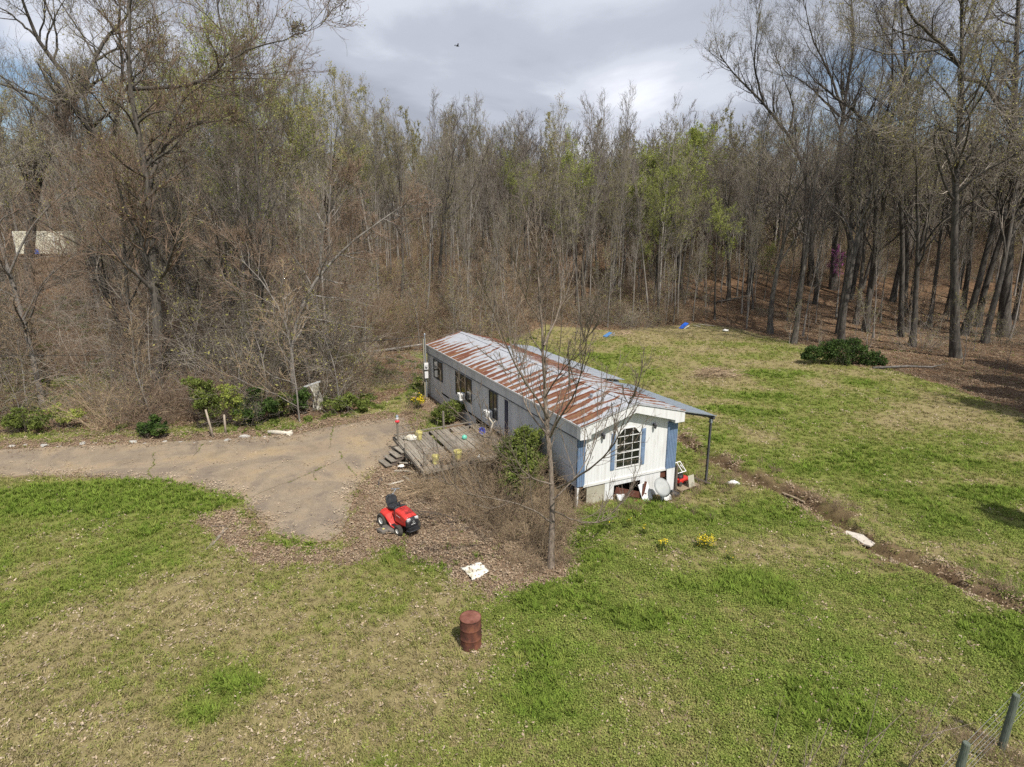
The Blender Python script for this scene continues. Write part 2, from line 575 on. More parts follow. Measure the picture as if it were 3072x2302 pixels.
LUSH = [((130, 1075), 5.0, 1.6, 0.9), ((330, 1075), 4, 1.2, 0.6), ((1640, 1275), 1.15, 1.1, 0.95), ((1190, 1290), 1.9, 1.1, 0.8), ((1150, 1430), 1.6, 1.2, 0.6), ((1400, 1100), 3.2, 1.4, 0.55), ((500, 1480), 0.8, 0.5, 0.8),
        ((440, 1545), 0.9, 0.5, 0.7), ((1560, 883), 1.5, 0.7, 1.2), ((1625, 893), 1.3, 0.6, 1.0), ((2150, 1070), 1.7, 0.7, 1.2), ((1650, 858), 2.0, 0.8, 0.7), ((2180, 1370), 1.2, 0.7, 0.8), ((1200, 1540), 1.2, 0.7, 0.5),
        ((1380, 1340), 1.1, 0.5, 0.7), ((1000, 1205), 1.4, 0.8, 0.5), ((650, 1180), 1.0, 0.4, 0.5), ((1640, 810), 2.4, 0.9, 0.8), ((1250, 770), 4, 2, 0.5), ((1800, 1560), 1.3, 0.6, 0.5), ((1850, 1010), 3, 1.2, 0.35), ((700, 1300), 3, 1.2, 0.3)]
STRAW = [((500, 1420), 7, 3.0, 0.55), ((900, 1500), 3, 2, 0.45), ((250, 1600), 5, 1.2, 0.5), ((1550, 775), 9, 3.5, 0.45), ((1545, 812), 2.0, 1.2, 0.9), ((1500, 722), 12, 3, 0.9), ((2150, 1630), 1.6, 0.9, 1.0), ((1480, 1080), 1.8, 0.8, 0.9),
         ((1330, 1095), 1.6, 0.5, 0.6), ((1720, 1330), 3, 1.4, 0.35), ((1018, 1420), 0.5, 0.35, 1.2), ((1950, 900), 7, 2, 0.3), ((1700, 1200), 5, 1.5, 0.3), ((2150, 1200), 2, 1, 0.3)]
LUSH = [(G(*c), rx, ry, w) for c, rx, ry, w in LUSH]
STRAW = [(G(*c), rx, ry, w) for c, rx, ry, w in STRAW]
FOREST_EDGE_R = [G(*q) for q in [(1180, 700), (1300, 715), (1500, 700), (1600, 712), (1720, 740), (1800, 790), (1930, 800), (2080, 845), (2212, 900), (2500, 960)]]


def forest_amount(x, y):
    """1 inside the woods (leaf litter), 0 on the lawn"""
    x = np.asarray(x, float); y = np.asarray(y, float)
    ex = [p.x for p in FOREST_EDGE_R]; ey = [p.y for p in FOREST_EDGE_R]
    edge = np.interp(x, [-60, -20, -12, -9, -6, -2] + ex, [31.2, 31.6, 33, 36, 44, 56] + ey)
    w = 2.2 * (fbm(x, y, 0.25, 3, 6) - 0.5)
    return ss(-1.4, 1.6, y - edge + w)


def G0(px, py):
    return flat(px, py, -0.35)


def masks(x, y):
    x = np.asarray(x, float); y = np.asarray(y, float)
    green = 0.58 + 1.7 * (fbm(x, y, 0.33, 4, 1) - 0.5) + 0.55 * (fbm(x, y, 1.7, 3, 3) - 0.5)
    green = green + 0.22 * ss(-2, 3, x) * ss(24, 17, y)
    for c, rx, ry, w in LUSH:
        d = ((x - c.x) / rx) ** 2 + ((y - c.y) / ry) ** 2
        green = green + w * np.exp(-d)
    for c, rx, ry, w in STRAW:
        d = ((x - c.x) / rx) ** 2 + ((y - c.y) / ry) ** 2
        green = green - w * np.exp(-d * 0.8)
    for c, rx, ry, w in LUSH:
        if rx < 2.1:
            green = green + 0.6 * w * np.exp(-((x - c.x) / rx) ** 2 - ((y - c.y) / ry) ** 2)
    green = np.clip(green, 0, 1.25)
    wob = fbm(x, y, 1.1, 3, 9) - 0.5
    wob2 = fbm(x, y, 4.0, 3, 12) - 0.5
    dm = dist_poly(x, y, MULCH, True); dm = np.where(inside(x, y, MULCH), -dm, dm)
    litter = ss(0.45, -0.35, dm + 1.3 * wob + 0.5 * wob2)
    db = dist_poly(x, y, BAND)
    cm_ = G0(1545, 812); litter = np.maximum(litter, 0.85 * np.exp(-(((x - cm_[0]) / 1.5) ** 2 + ((y - cm_[1]) / 1.2) ** 2) ** 1.5))
    litter = np.maximum(litter, 0.9 * ss(0.75, 0.25, db + 1.0 * wob + 0.8 * wob2))
    fo = forest_amount(x, y)
    litter = np.maximum(litter, fo * ss(0.2, 0.55, fbm(x, y, 0.22, 4, 14) + 0.22 + 0.25 * ss(45, 70, y) - 0.22 * ss(2, -6, x) * ss(62, 44, y)))
    dd = dist_poly(x, y, DRIVE, True)
    litter = np.maximum(litter, ss(2.6, 0.6, dd + 2.2 * wob) * ss(26.5, 28.0, y) * ss(-3, -7, x + 0.0 * y) * 0.95)
    litter = np.maximum(litter, 0.6 * ss(0.35, 0.05, dd + 0.5 * wob))
    # strip of leaf litter next to and under the house
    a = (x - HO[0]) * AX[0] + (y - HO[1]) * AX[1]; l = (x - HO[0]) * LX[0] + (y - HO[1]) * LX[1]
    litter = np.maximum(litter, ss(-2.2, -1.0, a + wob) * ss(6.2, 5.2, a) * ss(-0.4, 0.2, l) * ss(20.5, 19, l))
    dt = dist_poly(x, y, DITCH)
    mud = ss(0.52, 0.20, dt + 0.8 * wob)
    mud = np.maximum(mud, 0.85 * ss(1.6, 0.5, dt + 1.6 * wob) * ss(0.52, 0.62, fbm(x, y, 0.6, 3, 21)))
    litter = np.maximum(litter, 0.6 * ss(1.15, 0.45, dt + 1.2 * wob + 0.8 * wob2) * ss(0.40, 0.58, fbm(x, y, 0.45, 2, 23)))
    return green, np.clip(litter, 0, 1), mud, fo


GZ = terrain(GX, GY)
nx, ny = len(gx), len(gy)
idx = np.arange(nx * ny).reshape(ny, nx)
Q = np.stack([idx[:-1, :-1], idx[:-1, 1:], idx[1:, 1:], idx[1:, :-1]], -1).reshape(-1, 4)


def attr_node(t, name, typ='GEOMETRY'):
    n = t.nodes.new('ShaderNodeAttribute'); n.attribute_name = name; n.attribute_type = typ
    return n.outputs['Fac']


def ground_material():
    m = bpy.data.materials.new('lawn_and_leaf_litter'); m.use_nodes = True
    t = m.node_tree; L_ = t.links.new; b = t.nodes['Principled BSDF']
    b.inputs['Roughness'].default_value = 0.95; b.inputs['Specular IOR Level'].default_value = 0.15
    c = t.nodes.new('ShaderNodeTexCoord')

    def noise(s, d=4, r=0.6):
        n = t.nodes.new('ShaderNodeTexNoise'); n.inputs['Scale'].default_value = s
        n.inputs['Detail'].default_value = d; n.inputs['Roughness'].default_value = r
        L_(c.outputs['Object'], n.inputs[0]); return n.outputs[0]

    def ramp(f, st):
        r = t.nodes.new('ShaderNodeValToRGB'); e = r.color_ramp.elements
        e[0].position = st[0][0]; e[0].color = (*st[0][1], 1); e[1].position = st[-1][0]; e[1].color = (*st[-1][1], 1)
        for p_, q_ in st[1:-1]:
            x = e.new(p_); x.color = (*q_, 1)
        L_(f, r.inputs[0]); return r.outputs[0]

    def math_(op, a, b_, cl=False):
        n = t.nodes.new('ShaderNodeMath'); n.operation = op; n.use_clamp = cl
        for i, v in enumerate((a, b_)):
            if isinstance(v, (int, float)): n.inputs[i].default_value = v
            else: L_(v, n.inputs[i])
        return n.outputs[0]

    def mix(f, a, b_):
        n = t.nodes.new('ShaderNodeMix'); n.data_type = 'RGBA'
        L_(f, n.inputs[0]); L_(a, n.inputs[6]); L_(b_, n.inputs[7]); return n.outputs[2]
    fine = noise(16, 5, 0.7); mid = noise(3.2, 4); big = noise(0.5, 3)
    grass = ramp(fine, [(0.3, (0.09, 0.108, 0.022)), (0.5, (0.155, 0.178, 0.042)), (0.72, (0.235, 0.24, 0.08))])
    straw = ramp(fine, [(0.28, (0.135, 0.110, 0.050)), (0.5, (0.225, 0.19, 0.090)), (0.75, (0.33, 0.275, 0.15))])
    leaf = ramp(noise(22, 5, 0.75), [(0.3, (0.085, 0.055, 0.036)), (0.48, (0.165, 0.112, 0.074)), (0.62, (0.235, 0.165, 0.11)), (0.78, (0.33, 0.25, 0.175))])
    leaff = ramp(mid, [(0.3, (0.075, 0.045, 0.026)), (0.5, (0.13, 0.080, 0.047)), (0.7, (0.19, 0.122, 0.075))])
    mudc = ramp(mid, [(0.3, (0.075, 0.048, 0.027)), (0.7, (0.17, 0.115, 0.068))])
    g = attr_node(t, 'green')
    gf = math_('ADD', math_('MULTIPLY', math_('SUBTRACT', fine, 0.5), 2.0), math_('ADD', g, math_('MULTIPLY', math_('SUBTRACT', mid, 0.5), 0.9)), True)
    gm = ramp(gf, [(0.30, (0, 0, 0)), (0.68, (1, 1, 1))])
    lawn = mix(gm, straw, grass)
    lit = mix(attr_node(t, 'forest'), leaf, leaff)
    lf = math_('ADD', attr_node(t, 'litter'), math_('MULTIPLY', math_('SUBTRACT', fine, 0.5), 1.0), True)
    lm = ramp(lf, [(0.38, (0, 0, 0)), (0.62, (1, 1, 1))])
    c1 = mix(lm, lawn, lit)
    c2 = mix(attr_node(t, 'mud'), c1, mudc)
    L_(c2, b.inputs['Base Color'])
    bp = t.nodes.new('ShaderNodeBump'); bp.inputs['Strength'].default_value = 0.7; bp.inputs['Distance'].default_value = 0.05
    L_(math_('ADD', fine, noise(45, 2)), bp.inputs['Height']); L_(bp.outputs[0], b.inputs['Normal'])
    return m


M_GROUND = ground_material()
gme = np_mesh('ground', np.stack([GX, GY, GZ], -1), Q, M_GROUND, smooth=True)
gm_, lm_, mm_, fo_ = masks(GX, GY)
for nm, arr in (('green', gm_), ('litter', lm_), ('mud', mm_), ('forest', fo_)):
    at = gme.attributes.new(nm, 'FLOAT', 'POINT'); at.data.foreach_set('value', arr.astype(np.float32))
ground = link('ground', gme); tag(ground, kind='structure')


# driveway: a thin slab with ragged edges lying a little proud of the soil
def driveway():
    P = []
    n = len(DRIVE)
    for i in range(n):
        a, b = DRIVE[i], DRIVE[(i + 1) % n]
        L_ = np.hypot(*(b - a)); k = max(2, int(L_ / 0.22))
        d = (b - a) / L_; nn = np.array([d[1], -d[0]])
        for j in range(k):
            q = a + (b - a) * j / k
            w = 0.30 * (float(fbm(q[0], q[1], 1.3, 3, 31)) - 0.5) + 0.14 * (float(fbm(q[0], q[1], 6, 2, 33)) - 0.5)
            P.append(q + nn * w)
    V = [(p[0], p[1], 0.035) for p in P] + [(p[0], p[1], -0.06) for p in P]
    m = len(P)
    F = [tuple(range(m - 1, -1, -1))] + [(i, (i + 1) % m, (i + 1) % m + m, i + m) for i in range(m)]
    me = bpy.data.meshes.new('driveway'); me.from_pydata(V, [], F)
    mt = bpy.data.materials.new('old_tan_asphalt'); mt.use_nodes = True
    t = mt.node_tree; b = t.nodes['Principled BSDF']; b.inputs['Roughness'].default_value = 0.9; b.inputs['Specular IOR Level'].default_value = 0.2
    c = t.nodes.new('ShaderNodeTexCoord')

    def noise(s, d, r=0.6, dist=0):
        k = t.nodes.new('ShaderNodeTexNoise'); k.inputs['Scale'].default_value = s; k.inputs['Detail'].default_value = d
        k.inputs['Roughness'].default_value = r; k.inputs['Distortion'].default_value = dist
        t.links.new(c.outputs['Object'], k.inputs[0]); return k.outputs[0]

    def ramp(f, st):
        r = t.nodes.new('ShaderNodeValToRGB'); e = r.color_ramp.elements
        e[0].position = st[0][0]; e[0].color = (*st[0][1], 1); e[1].position = st[-1][0]; e[1].color = (*st[-1][1], 1)
        for p_, q_ in st[1:-1]:
            x = e.new(p_); x.color = (*q_, 1)
        t.links.new(f, r.inputs[0]); return r.outputs[0]

    def mixc(f, a, b_, mode='MIX'):
        k = t.nodes.new('ShaderNodeMix'); k.data_type = 'RGBA'; k.blend_type = mode
        if isinstance(f, float): k.inputs[0].default_value = f
        else: t.links.new(f, k.inputs[0])
        t.links.new(a, k.inputs[6]); t.links.new(b_, k.inputs[7]); return k.outputs[2]
    base = ramp(noise(0.45, 4), [(0.32, (0.195, 0.158, 0.120)), (0.52, (0.25, 0.20, 0.145)), (0.70, (0.285, 0.22, 0.14))])
    grain = ramp(noise(42, 3, 0.8), [(0.3, (0.45, 0.45, 0.45)), (0.5, (0.95, 0.95, 0.95)), (0.72, (1.5, 1.5, 1.5))])
    stain = ramp(noise(0.9, 6, 0.7, 1.2), [(0.52, (1, 1, 1)), (0.62, (0.86, 0.86, 0.88)), (0.74, (0.64, 0.64, 0.68))])
    patch = ramp(noise(0.23, 2, 0.5, 2.0), [(0.42, (0.86, 0.86, 0.88)), (0.47, (1, 1, 1)), (0.60, (1.06, 1.03, 0.98))])
    base = mixc(1.0, base, patch, 'MULTIPLY')
    t.links.new(mixc(1.0, mixc(1.0, base, grain, 'MULTIPLY'), stain, 'MULTIPLY'), b.inputs['Base Color'])
    bp = t.nodes.new('ShaderNodeBump'); bp.inputs['Strength'].default_value = 0.5; bp.inputs['Distance'].default_value = 0.015
    t.links.new(noise(60, 3), bp.inputs['Height']); t.links.new(bp.outputs[0], b.inputs['Normal'])
    me.materials.append(mt)
    o = link('driveway', me)
    tag(o, kind='structure')
    return P


driveway()

CRACKS = []
for poly in ([(330, 1038), (322, 1020), (335, 1005), (330, 990), (337, 978)], [(535, 1078), (600, 1052), (660, 1030), (700, 1010), (740, 992), (735, 975)], [(725, 915), (712, 950), (716, 962), (710, 975)], [(690, 1012), (680, 1026), (684, 1040)],
             [(440, 958), (428, 975), (415, 990)], [(745, 1000), (760, 1015), (772, 1030)]):
    CRACKS.append(np.array([flat(*q) for q in poly]))
cm = MB()
for C_ in CRACKS:
    pts = []
    for i in range(len(C_) - 1):
        k = max(3, int(np.hypot(*(C_[i + 1] - C_[i])) / 0.15))
        for j in range(k):
            pts.append(C_[i] + (C_[i + 1] - C_[i]) * j / k)
    pts = [p + np.array([0.25 * (float(fbm(p[0], p[1], 2.2, 3, 41)) - 0.5), 0.25 * (float(fbm(p[0], p[1], 2.2, 3, 43)) - 0.5)]) for p in pts]
    for i in range(len(pts) - 1):
        p, q = pts[i], pts[i + 1]; d = (q - p) / (np.hypot(*(q - p)) + 1e-9); n_ = np.array([-d[1], d[0]])
        w0 = 0.005 + 0.016 * random.random()
        cm.add([(*(p - n_ * w0), 0.040), (*(q - n_ * w0), 0.040), (*(q + n_ * w0), 0.040), (*(p + n_ * w0), 0.040)], [(0, 1, 2, 3)])
ck = cm.build('driveway_cracks', mat('crack_soil', [(0.09, 0.075, 0.05), (0.16, 0.13, 0.08)], 8, 0.95))
tag(ck, kind='structure')


# ------------------------------------------------------------------ branching plants
def tubes(P, R_, sides):
    N_, K, _ = P.shape
    T = np.gradient(P, axis=1)
    T /= np.linalg.norm(T, axis=2, keepdims=True) + 1e-9
    mean = T.mean(axis=1)
    ref = np.where(np.abs(mean[:, 2:3]) > 0.7, np.array([[1.0, 0.13, 0]]), np.array([[0, 0.1, 1.0]]))
    ref = ref[:, None, :]
    U = ref - (ref * T).sum(2, keepdims=True) * T
    U /= np.linalg.norm(U, axis=2, keepdims=True) + 1e-9
    Vv = np.cross(T, U)
    ang = np.arange(sides) * 2 * np.pi / sides
    ring = P[:, :, None, :] + R_[:, :, None, None] * (U[:, :, None, :] * np.cos(ang)[None, None, :, None] + Vv[:, :, None, :] * np.sin(ang)[None, None, :, None])
    V = ring.reshape(-1, 3)
    base = (np.arange(N_)[:, None, None] * K + np.arange(K - 1)[None, :, None]) * sides
    i = np.arange(sides)[None, None, :]; j = (i + 1) % sides
    Q = np.stack([base + i, base + j, base + sides + j, base + sides + i], -1).reshape(-1, 4)
    return V, Q


def grow(P, R_, n, t0, t1, ang, angv, Lf, Lv, K, trop, wander, rng, rf=0.6, tip=0.15, minr=0.004, taper_t=0.6, absL=None):
    """children of every branch in P; returns (P2, R2)"""
    N_, K0, _ = P.shape
    seg = np.linalg.norm(np.diff(P, axis=1), axis=2); plen = seg.sum(1)
    t = t0 + (t1 - t0) * ((np.arange(n)[None, :] + rng.random((N_, n))) / n)
    f = t * (K0 - 1); i0 = np.clip(np.floor(f).astype(int), 0, K0 - 2); w = (f - i0)[..., None]
    ar = np.arange(N_)[:, None]
    start = P[ar, i0] * (1 - w) + P[ar, i0 + 1] * w
    r0 = R_[ar, i0] * (1 - w[..., 0]) + R_[ar, i0 + 1] * w[..., 0]
    T = P[ar, i0 + 1] - P[ar, i0]; T /= np.linalg.norm(T, axis=2, keepdims=True) + 1e-9
    rd = rng.normal(size=T.shape)
    side = rd - (rd * T).sum(2, keepdims=True) * T
    side /= np.linalg.norm(side, axis=2, keepdims=True) + 1e-9
    a = np.radians(ang + angv * rng.normal(size=t.shape))[..., None]
    D = T * np.cos(a) + side * np.sin(a)
    Ls = (plen[:, None] if absL is None else absL) * Lf * (1 - taper_t * (t - t0) / max(t1 - t0, 1e-6)) * (1 + Lv * (rng.random(t.shape) * 2 - 1))
    M_ = N_ * n
    D = D.reshape(M_, 3); start = start.reshape(M_, 3); Ls = Ls.reshape(M_); r0 = r0.reshape(M_) * rf
    out = np.zeros((M_, K, 3)); out[:, 0] = start
    for k in range(1, K):
        D = D + wander * rng.normal(size=D.shape) + np.array([0, 0, trop])
        D /= np.linalg.norm(D, axis=1, keepdims=True) + 1e-9
        out[:, k] = out[:, k - 1] + D * (Ls / (K - 1))[:, None]
    tt = np.linspace(0, 1, K)[None, :]
    R2 = np.maximum(r0[:, None] * (1 - (1 - tip) * tt), minr)
    return out, R2


def resample(pts, K):
    pts = np.array(pts, float)
    d = np.r_[0, np.cumsum(np.linalg.norm(np.diff(pts, axis=0), axis=1))]
    t = np.linspace(0, d[-1], K)
    q = np.stack([np.interp(t, d, pts[:, i]) for i in range(3)], -1)
    for _ in range(2):
        q[1:-1] = (q[:-2] + 2 * q[1:-1] + q[2:]) / 4
    return q


def leaf_quads(P, n, size, rng, spread=0.1):
    """small leaf faces around random points of the twigs P"""
    M_, K, _ = P.shape
    bi = rng.integers(0, M_, n); f = rng.random(n) * (K - 1); i0 = f.astype(int); i0 = np.minimum(i0, K - 2); w = (f - i0)[:, None]
    c = P[bi, i0] * (1 - w) + P[bi, i0 + 1] * w + rng.normal(size=(n, 3)) * spread
    a = rng.normal(size=(n, 3)); a /= np.linalg.norm(a, axis=1, keepdims=True)
    b = rng.normal(size=(n, 3)); b -= (b * a).sum(1, keepdims=True) * a; b /= np.linalg.norm(b, axis=1, keepdims=True)
    s = size * (0.5 + rng.random((n, 1)))
    V = np.stack([c - a * s, c - b * s * 0.55, c + a * s, c + b * s * 0.55], 1).reshape(-1, 3)
    return V, np.arange(4 * n).reshape(n, 4)


def merge(parts):
    Vs, Qs, Ms, b = [], [], [], 0
    for V, Q_, mi in parts:
        Vs.append(V); Qs.append(Q_ + b); Ms.append(np.full(len(Q_), mi)); b += len(V)
    return np.concatenate(Vs), np.concatenate(Qs), np.concatenate(Ms)


def tree_meshes(seed, H=20, r0=0.22, n1=14, n2=7, n3=6, n4=3, t0=0.35, a1=45, L1=0.35, trop1=0.10, wander=0.12, lean=0.03, bark=None, twig=None, leaf=None, nleaf=0, lsize=0.07, base=None, trunkwander=0.035, a2=38, L2=0.5, L3=0.52, L4=0.6, trop2=0.09, tw=(0.012, 0.008), leaffrom=None, sparse=1.0):
    """returns (trunk mesh, crown mesh); base: list of (points, r_start, r_end) polylines used as trunk and limbs"""
    rng = np.random.default_rng(seed)
    tp = []
    if base is None:
        K = 14
        D = np.array([[lean * rng.normal(), lean * rng.normal(), 1.0]])
        P0 = np.zeros((1, K, 3)); P0[:, 0] = (0, 0, -0.4)
        for k in range(1, K):
            D = D + trunkwander * rng.normal(size=3) * np.array([1, 1, 0.3]) + np.array([0, 0, 0.03])
            D /= np.linalg.norm(D)
            P0[:, k] = P0[:, k - 1] + D * (H / (K - 1))
        tt = np.linspace(0, 1, K)
        R0 = (r0 * (1 - 0.93 * tt) * (1 + 0.5 * np.exp(-tt * 22)))[None]
        tp.append((*tubes(P0, R0, 8), 0))
        src = [(P0, R0, t0)]
        HH = H
    else:
        src = []
        for bi_, (pts, ra, rb) in enumerate(base):
            K = 14
            P0 = resample(pts, K)[None]
            P0[:, 1:-1] += rng.normal(size=(1, K - 2, 3)) * 0.02 * r0 * 4
            R0 = np.linspace(ra, rb, K)[None]
            if bi_ == 0:
                R0 = R0 * (1 + 0.45 * np.exp(-np.linspace(0, 1, K)[None] * 22))
            tp.append((*tubes(P0, R0, 8), 0)); src.append((P0, R0, t0 if bi_ == 0 else 0.2))
        HH = H
    l1P, l1R = [], []
    for P0, R0, ts in src:
        frac = 1.0 if base is None else float(np.linalg.norm(np.diff(P0[0], axis=0), axis=1).sum() / H)
        k = max(3, int(n1 * frac * (1 if base is None else 1.0)))
        p, r = grow(P0, R0, k, ts, 0.99, a1, 10, L1, 0.35, 9, trop1, wander, rng, 0.55, 0.18, 0.012, 0.62, absL=HH)
        l1P.append(p); l1R.append(r)
        if base is not None:   # let every traced limb go on into fine branches at its tip
            p, r = grow(P0, R0, 3, 0.93, 0.99, 22, 8, 0.16, 0.3, 9, trop1, wander, rng, 0.8, 0.15, 0.01, 0.2, absL=HH)
            l1P.append(p); l1R.append(r)
    P1 = np.concatenate(l1P); R1 = np.concatenate(l1R)
    tp.append((*tubes(P1, R1, 5), 0))
    P2, R2 = grow(P1, R1, n2, 0.15, 1.0, a2, 15, L2, 0.5, 7, trop2, wander * 1.35, rng, 0.55, 0.2, tw[0], 0.5)
    P3, R3 = grow(P2, R2, n3, 0.12, 1.0, 36, 16, L3, 0.5, 5, trop2, wander * 1.6, rng, 0.6, 0.3, tw[0] * 0.75, 0.3)
    cp = [(*tubes(P2, R2, 4), 0), (*tubes(P3, R3, 3), 0)]
    src4 = P3
    if n4:
        P4, R4 = grow(P3, R3, n4, 0.1, 1.0, 34, 18, L4 * 1.35, 0.5, 4, trop2, wander * 2.0, rng, 0.7, 0.5, tw[1], 0.2)
        cp.append((*tubes(P4, R4, 3), 0)); src4 = P4
    if nleaf:
        lp = src4
        if leaffrom is not None:
            zmax = lp[..., 2].max(); lp = lp[lp[:, -1, 2] > zmax * leaffrom]
        cp.append((*leaf_quads(lp, nleaf, lsize, rng, 0.10), 1))
    V, Q_, _ = merge(tp)
    tm = np_mesh('trunk', V, Q_, bark or M_BARKG, smooth=True)
    V, Q_, mi = merge(cp)
    cme = np_mesh('crown', V, Q_, [twig or M_TWIG, leaf or M_LIME], mi)
    return tm, cme


def tree_thing(name, meshes, loc, rotz=0, scale=1, label=None, cat='tree', group=None):
    t = empty(name, loc, rotz, label, cat, group, scale)
    link('trunk', meshes[0], t); link('crown', meshes[1], t)
    return t


# ================================================================== THE MOBILE HOME
house = empty('mobile_home', (HO[0], HO[1], 0), TH, 'long white mobile home with rusty metal roof, blue shutters and broken skirting', 'mobile home')
W_, LEN = 5.0, 19.3
Z_FLOOR, Z_EAVE, Z_RIDGE, A_R = 0.88, 3.52, 4.16, 2.48


def roof_z(a):
    return Z_EAVE + (Z_RIDGE - Z_EAVE) * (1 - abs(a - A_R) / (A_R + 0.08))


def rust_material():
    m = bpy.data.materials.new('streaked_rusty_roof'); m.use_nodes = True
    t = m.node_tree; L_ = t.links.new; b = t.nodes['Principled BSDF']
    c = t.nodes.new('ShaderNodeTexCoord'); c.object = house
    sp = t.nodes.new('ShaderNodeSeparateXYZ'); L_(c.outputs['Object'], sp.inputs[0])

    def M(op, a, b_=0.0, cl=False):
        n = t.nodes.new('ShaderNodeMath'); n.operation = op; n.use_clamp = cl
        for i, v in enumerate((a, b_)):
            if isinstance(v, (int, float)): n.inputs[i].default_value = v
            else: L_(v, n.inputs[i])
        return n.outputs[0]

    def noise(sx, sy, s, d=4, r=0.6, dist=0.0, off=(0, 0, 0)):
        mp = t.nodes.new('ShaderNodeMapping'); mp.inputs['Scale'].default_value = (sx, sy, 0.2); mp.inputs['Location'].default_value = off
        L_(c.outputs['Object'], mp.inputs[0])
        n = t.nodes.new('ShaderNodeTexNoise'); n.inputs['Scale'].default_value = s; n.inputs['Detail'].default_value = d
        n.inputs['Roughness'].default_value = r; n.inputs['Distortion'].default_value = dist
        L_(mp.outputs[0], n.inputs[0]); return n.outputs[0]
    across = M('DIVIDE', M('ABSOLUTE', M('SUBTRACT', sp.outputs[0], A_R)), 2.56)
    wig = M('MULTIPLY', M('SUBTRACT', noise(1, 1, 0.9, 3), 0.5), 0.55)
    ph = M('MULTIPLY', M('ADD', sp.outputs[1], wig), 2 * math.pi / 0.66)
    band = M('MULTIPLY', M('SINE', ph), M('MULTIPLY', M('SUBTRACT', noise(1, 1, 0.7, 2, 0.5, 0, (1, 4, 0)), 0.1), 0.62))
    blot = noise(0.30, 1.0, 1.9, 4, 0.6, 0.3)
    big = noise(1, 1, 0.33, 2, 0.5, 0, (3, 7, 0))
    fine = noise(0.45, 2.6, 3.4, 5, 0.75)
    v = M('ADD', M('ADD', M('MULTIPLY', M('SUBTRACT', blot, 0.5), 1.15), band), M('ADD', M('MULTIPLY', M('SUBTRACT', big, 0.5), 1.0), M('MULTIPLY', M('SUBTRACT', fine, 0.5), 0.75)))
    v = M('ADD', v, M('MULTIPLY', M('SUBTRACT', across, 0.58), 0.42))
    v = M('ADD', v, 0.5)
    r = t.nodes.new('ShaderNodeValToRGB'); e = r.color_ramp.elements
    st = [(0.44, (0.43, 0.45, 0.49)), (0.485, (0.37, 0.36, 0.36)), (0.515, (0.30, 0.20, 0.14)), (0.56, (0.20, 0.085, 0.05)), (0.70, (0.135, 0.048, 0.030)), (0.90, (0.20, 0.10, 0.05))]
    e[0].position, e[0].color = st[0][0], (*st[0][1], 1); e[1].position, e[1].color = st[-1][0], (*st[-1][1], 1)
    for p_, q_ in st[1:-1]:
        x = e.new(p_); x.color = (*q_, 1)
    L_(v, r.inputs[0])
    k = t.nodes.new('ShaderNodeMix'); k.data_type = 'RGBA'; k.blend_type = 'MULTIPLY'; k.inputs[0].default_value = 0.7
    g = t.nodes.new('ShaderNodeValToRGB'); g.color_ramp.elements[0].color = (0.62, 0.60, 0.58, 1); g.color_ramp.elements[0].position = 0.3; g.color_ramp.elements[1].position = 0.65
    L_(noise(1.2, 1.2, 4.5, 5, 0.7), g.inputs[0]); L_(r.outputs[0], k.inputs[6]); L_(g.outputs[0], k.inputs[7])
    L_(k.outputs[2], b.inputs['Base Color'])
    mt = t.nodes.new('ShaderNodeMapRange'); mt.inputs[1].default_value = 0.44; mt.inputs[2].default_value = 0.52; mt.inputs[3].default_value = 0.25; mt.inputs[4].default_value = 0.0
    L_(v, mt.inputs[0]); L_(mt.outputs[0], b.inputs['Metallic'])
    b.inputs['Roughness'].default_value = 0.62
    b.inputs['Specular IOR Level'].default_value = 0.3
    return m


M_ROOF = rust_material()
M_GLASS = bpy.data.materials.new('dark_window_glass'); M_GLASS.use_nodes = True
_t = M_GLASS.node_tree
_p = _t.nodes['Principled BSDF']; _p.inputs['Base Color'].default_value = (0.02, 0.022, 0.022, 1); _p.inputs['Roughness'].default_value = 0.06
_p.inputs['Specular IOR Level'].default_value = 0.9; _p.inputs['Coat Weight'].default_value = 0.6
_tr = _t.nodes.new('ShaderNodeBsdfTransparent'); _tr.inputs[0].default_value = (0.8, 0.82, 0.8, 1)
_mx = _t.nodes.new('ShaderNodeMixShader'); _mx.inputs[0].default_value = 0.5
_t.links.new(_p.outputs[0], _mx.inputs[1]); _t.links.new(_tr.outputs[0], _mx.inputs[2]); _t.links.new(_mx.outputs[0], _t.nodes['Material Output'].inputs[0])
M_GLASSD = mat('reflecting_dark_glass', [(0.018, 0.018, 0.016), (0.05, 0.042, 0.032)], 3, 0.12, spec=1.0)
M_INT = mat('dim_interior', [(0.10, 0.09, 0.08), (0.18, 0.16, 0.14)], 3, 0.9)

# core: floor, ceiling, inner walls (the shell behind the siding)
m = MB()
m.box(0.06, W_ - 0.06, 0.12, LEN - 0.06, Z_FLOOR - 0.14, Z_FLOOR)
m.build('floor_slab', M_DARK, house)
m = MB()
m.box(0.06, W_ - 0.06, 0.12, LEN - 0.06, 3.18, 3.24)
m.box(0.1, W_ - 0.1, 3.4, 3.46, Z_FLOOR, 3.18)
m.build('interior', M_INT, house)
for l in np.arange(0.6, 19, 2.2):
    for a in (0.9, 4.1):
        MB().box(a - 0.2, a + 0.2, l - 0.2, l + 0.2, -0.45, Z_FLOOR - 0.30).build('foundation_block', M_CONC, house)
for a in (0.9, 4.1):
    MB().box(a - 0.06, a + 0.06, 0.15, LEN - 0.3, Z_FLOOR - 0.297, Z_FLOOR - 0.142).build('chassis_beam', M_RUSTB, house)

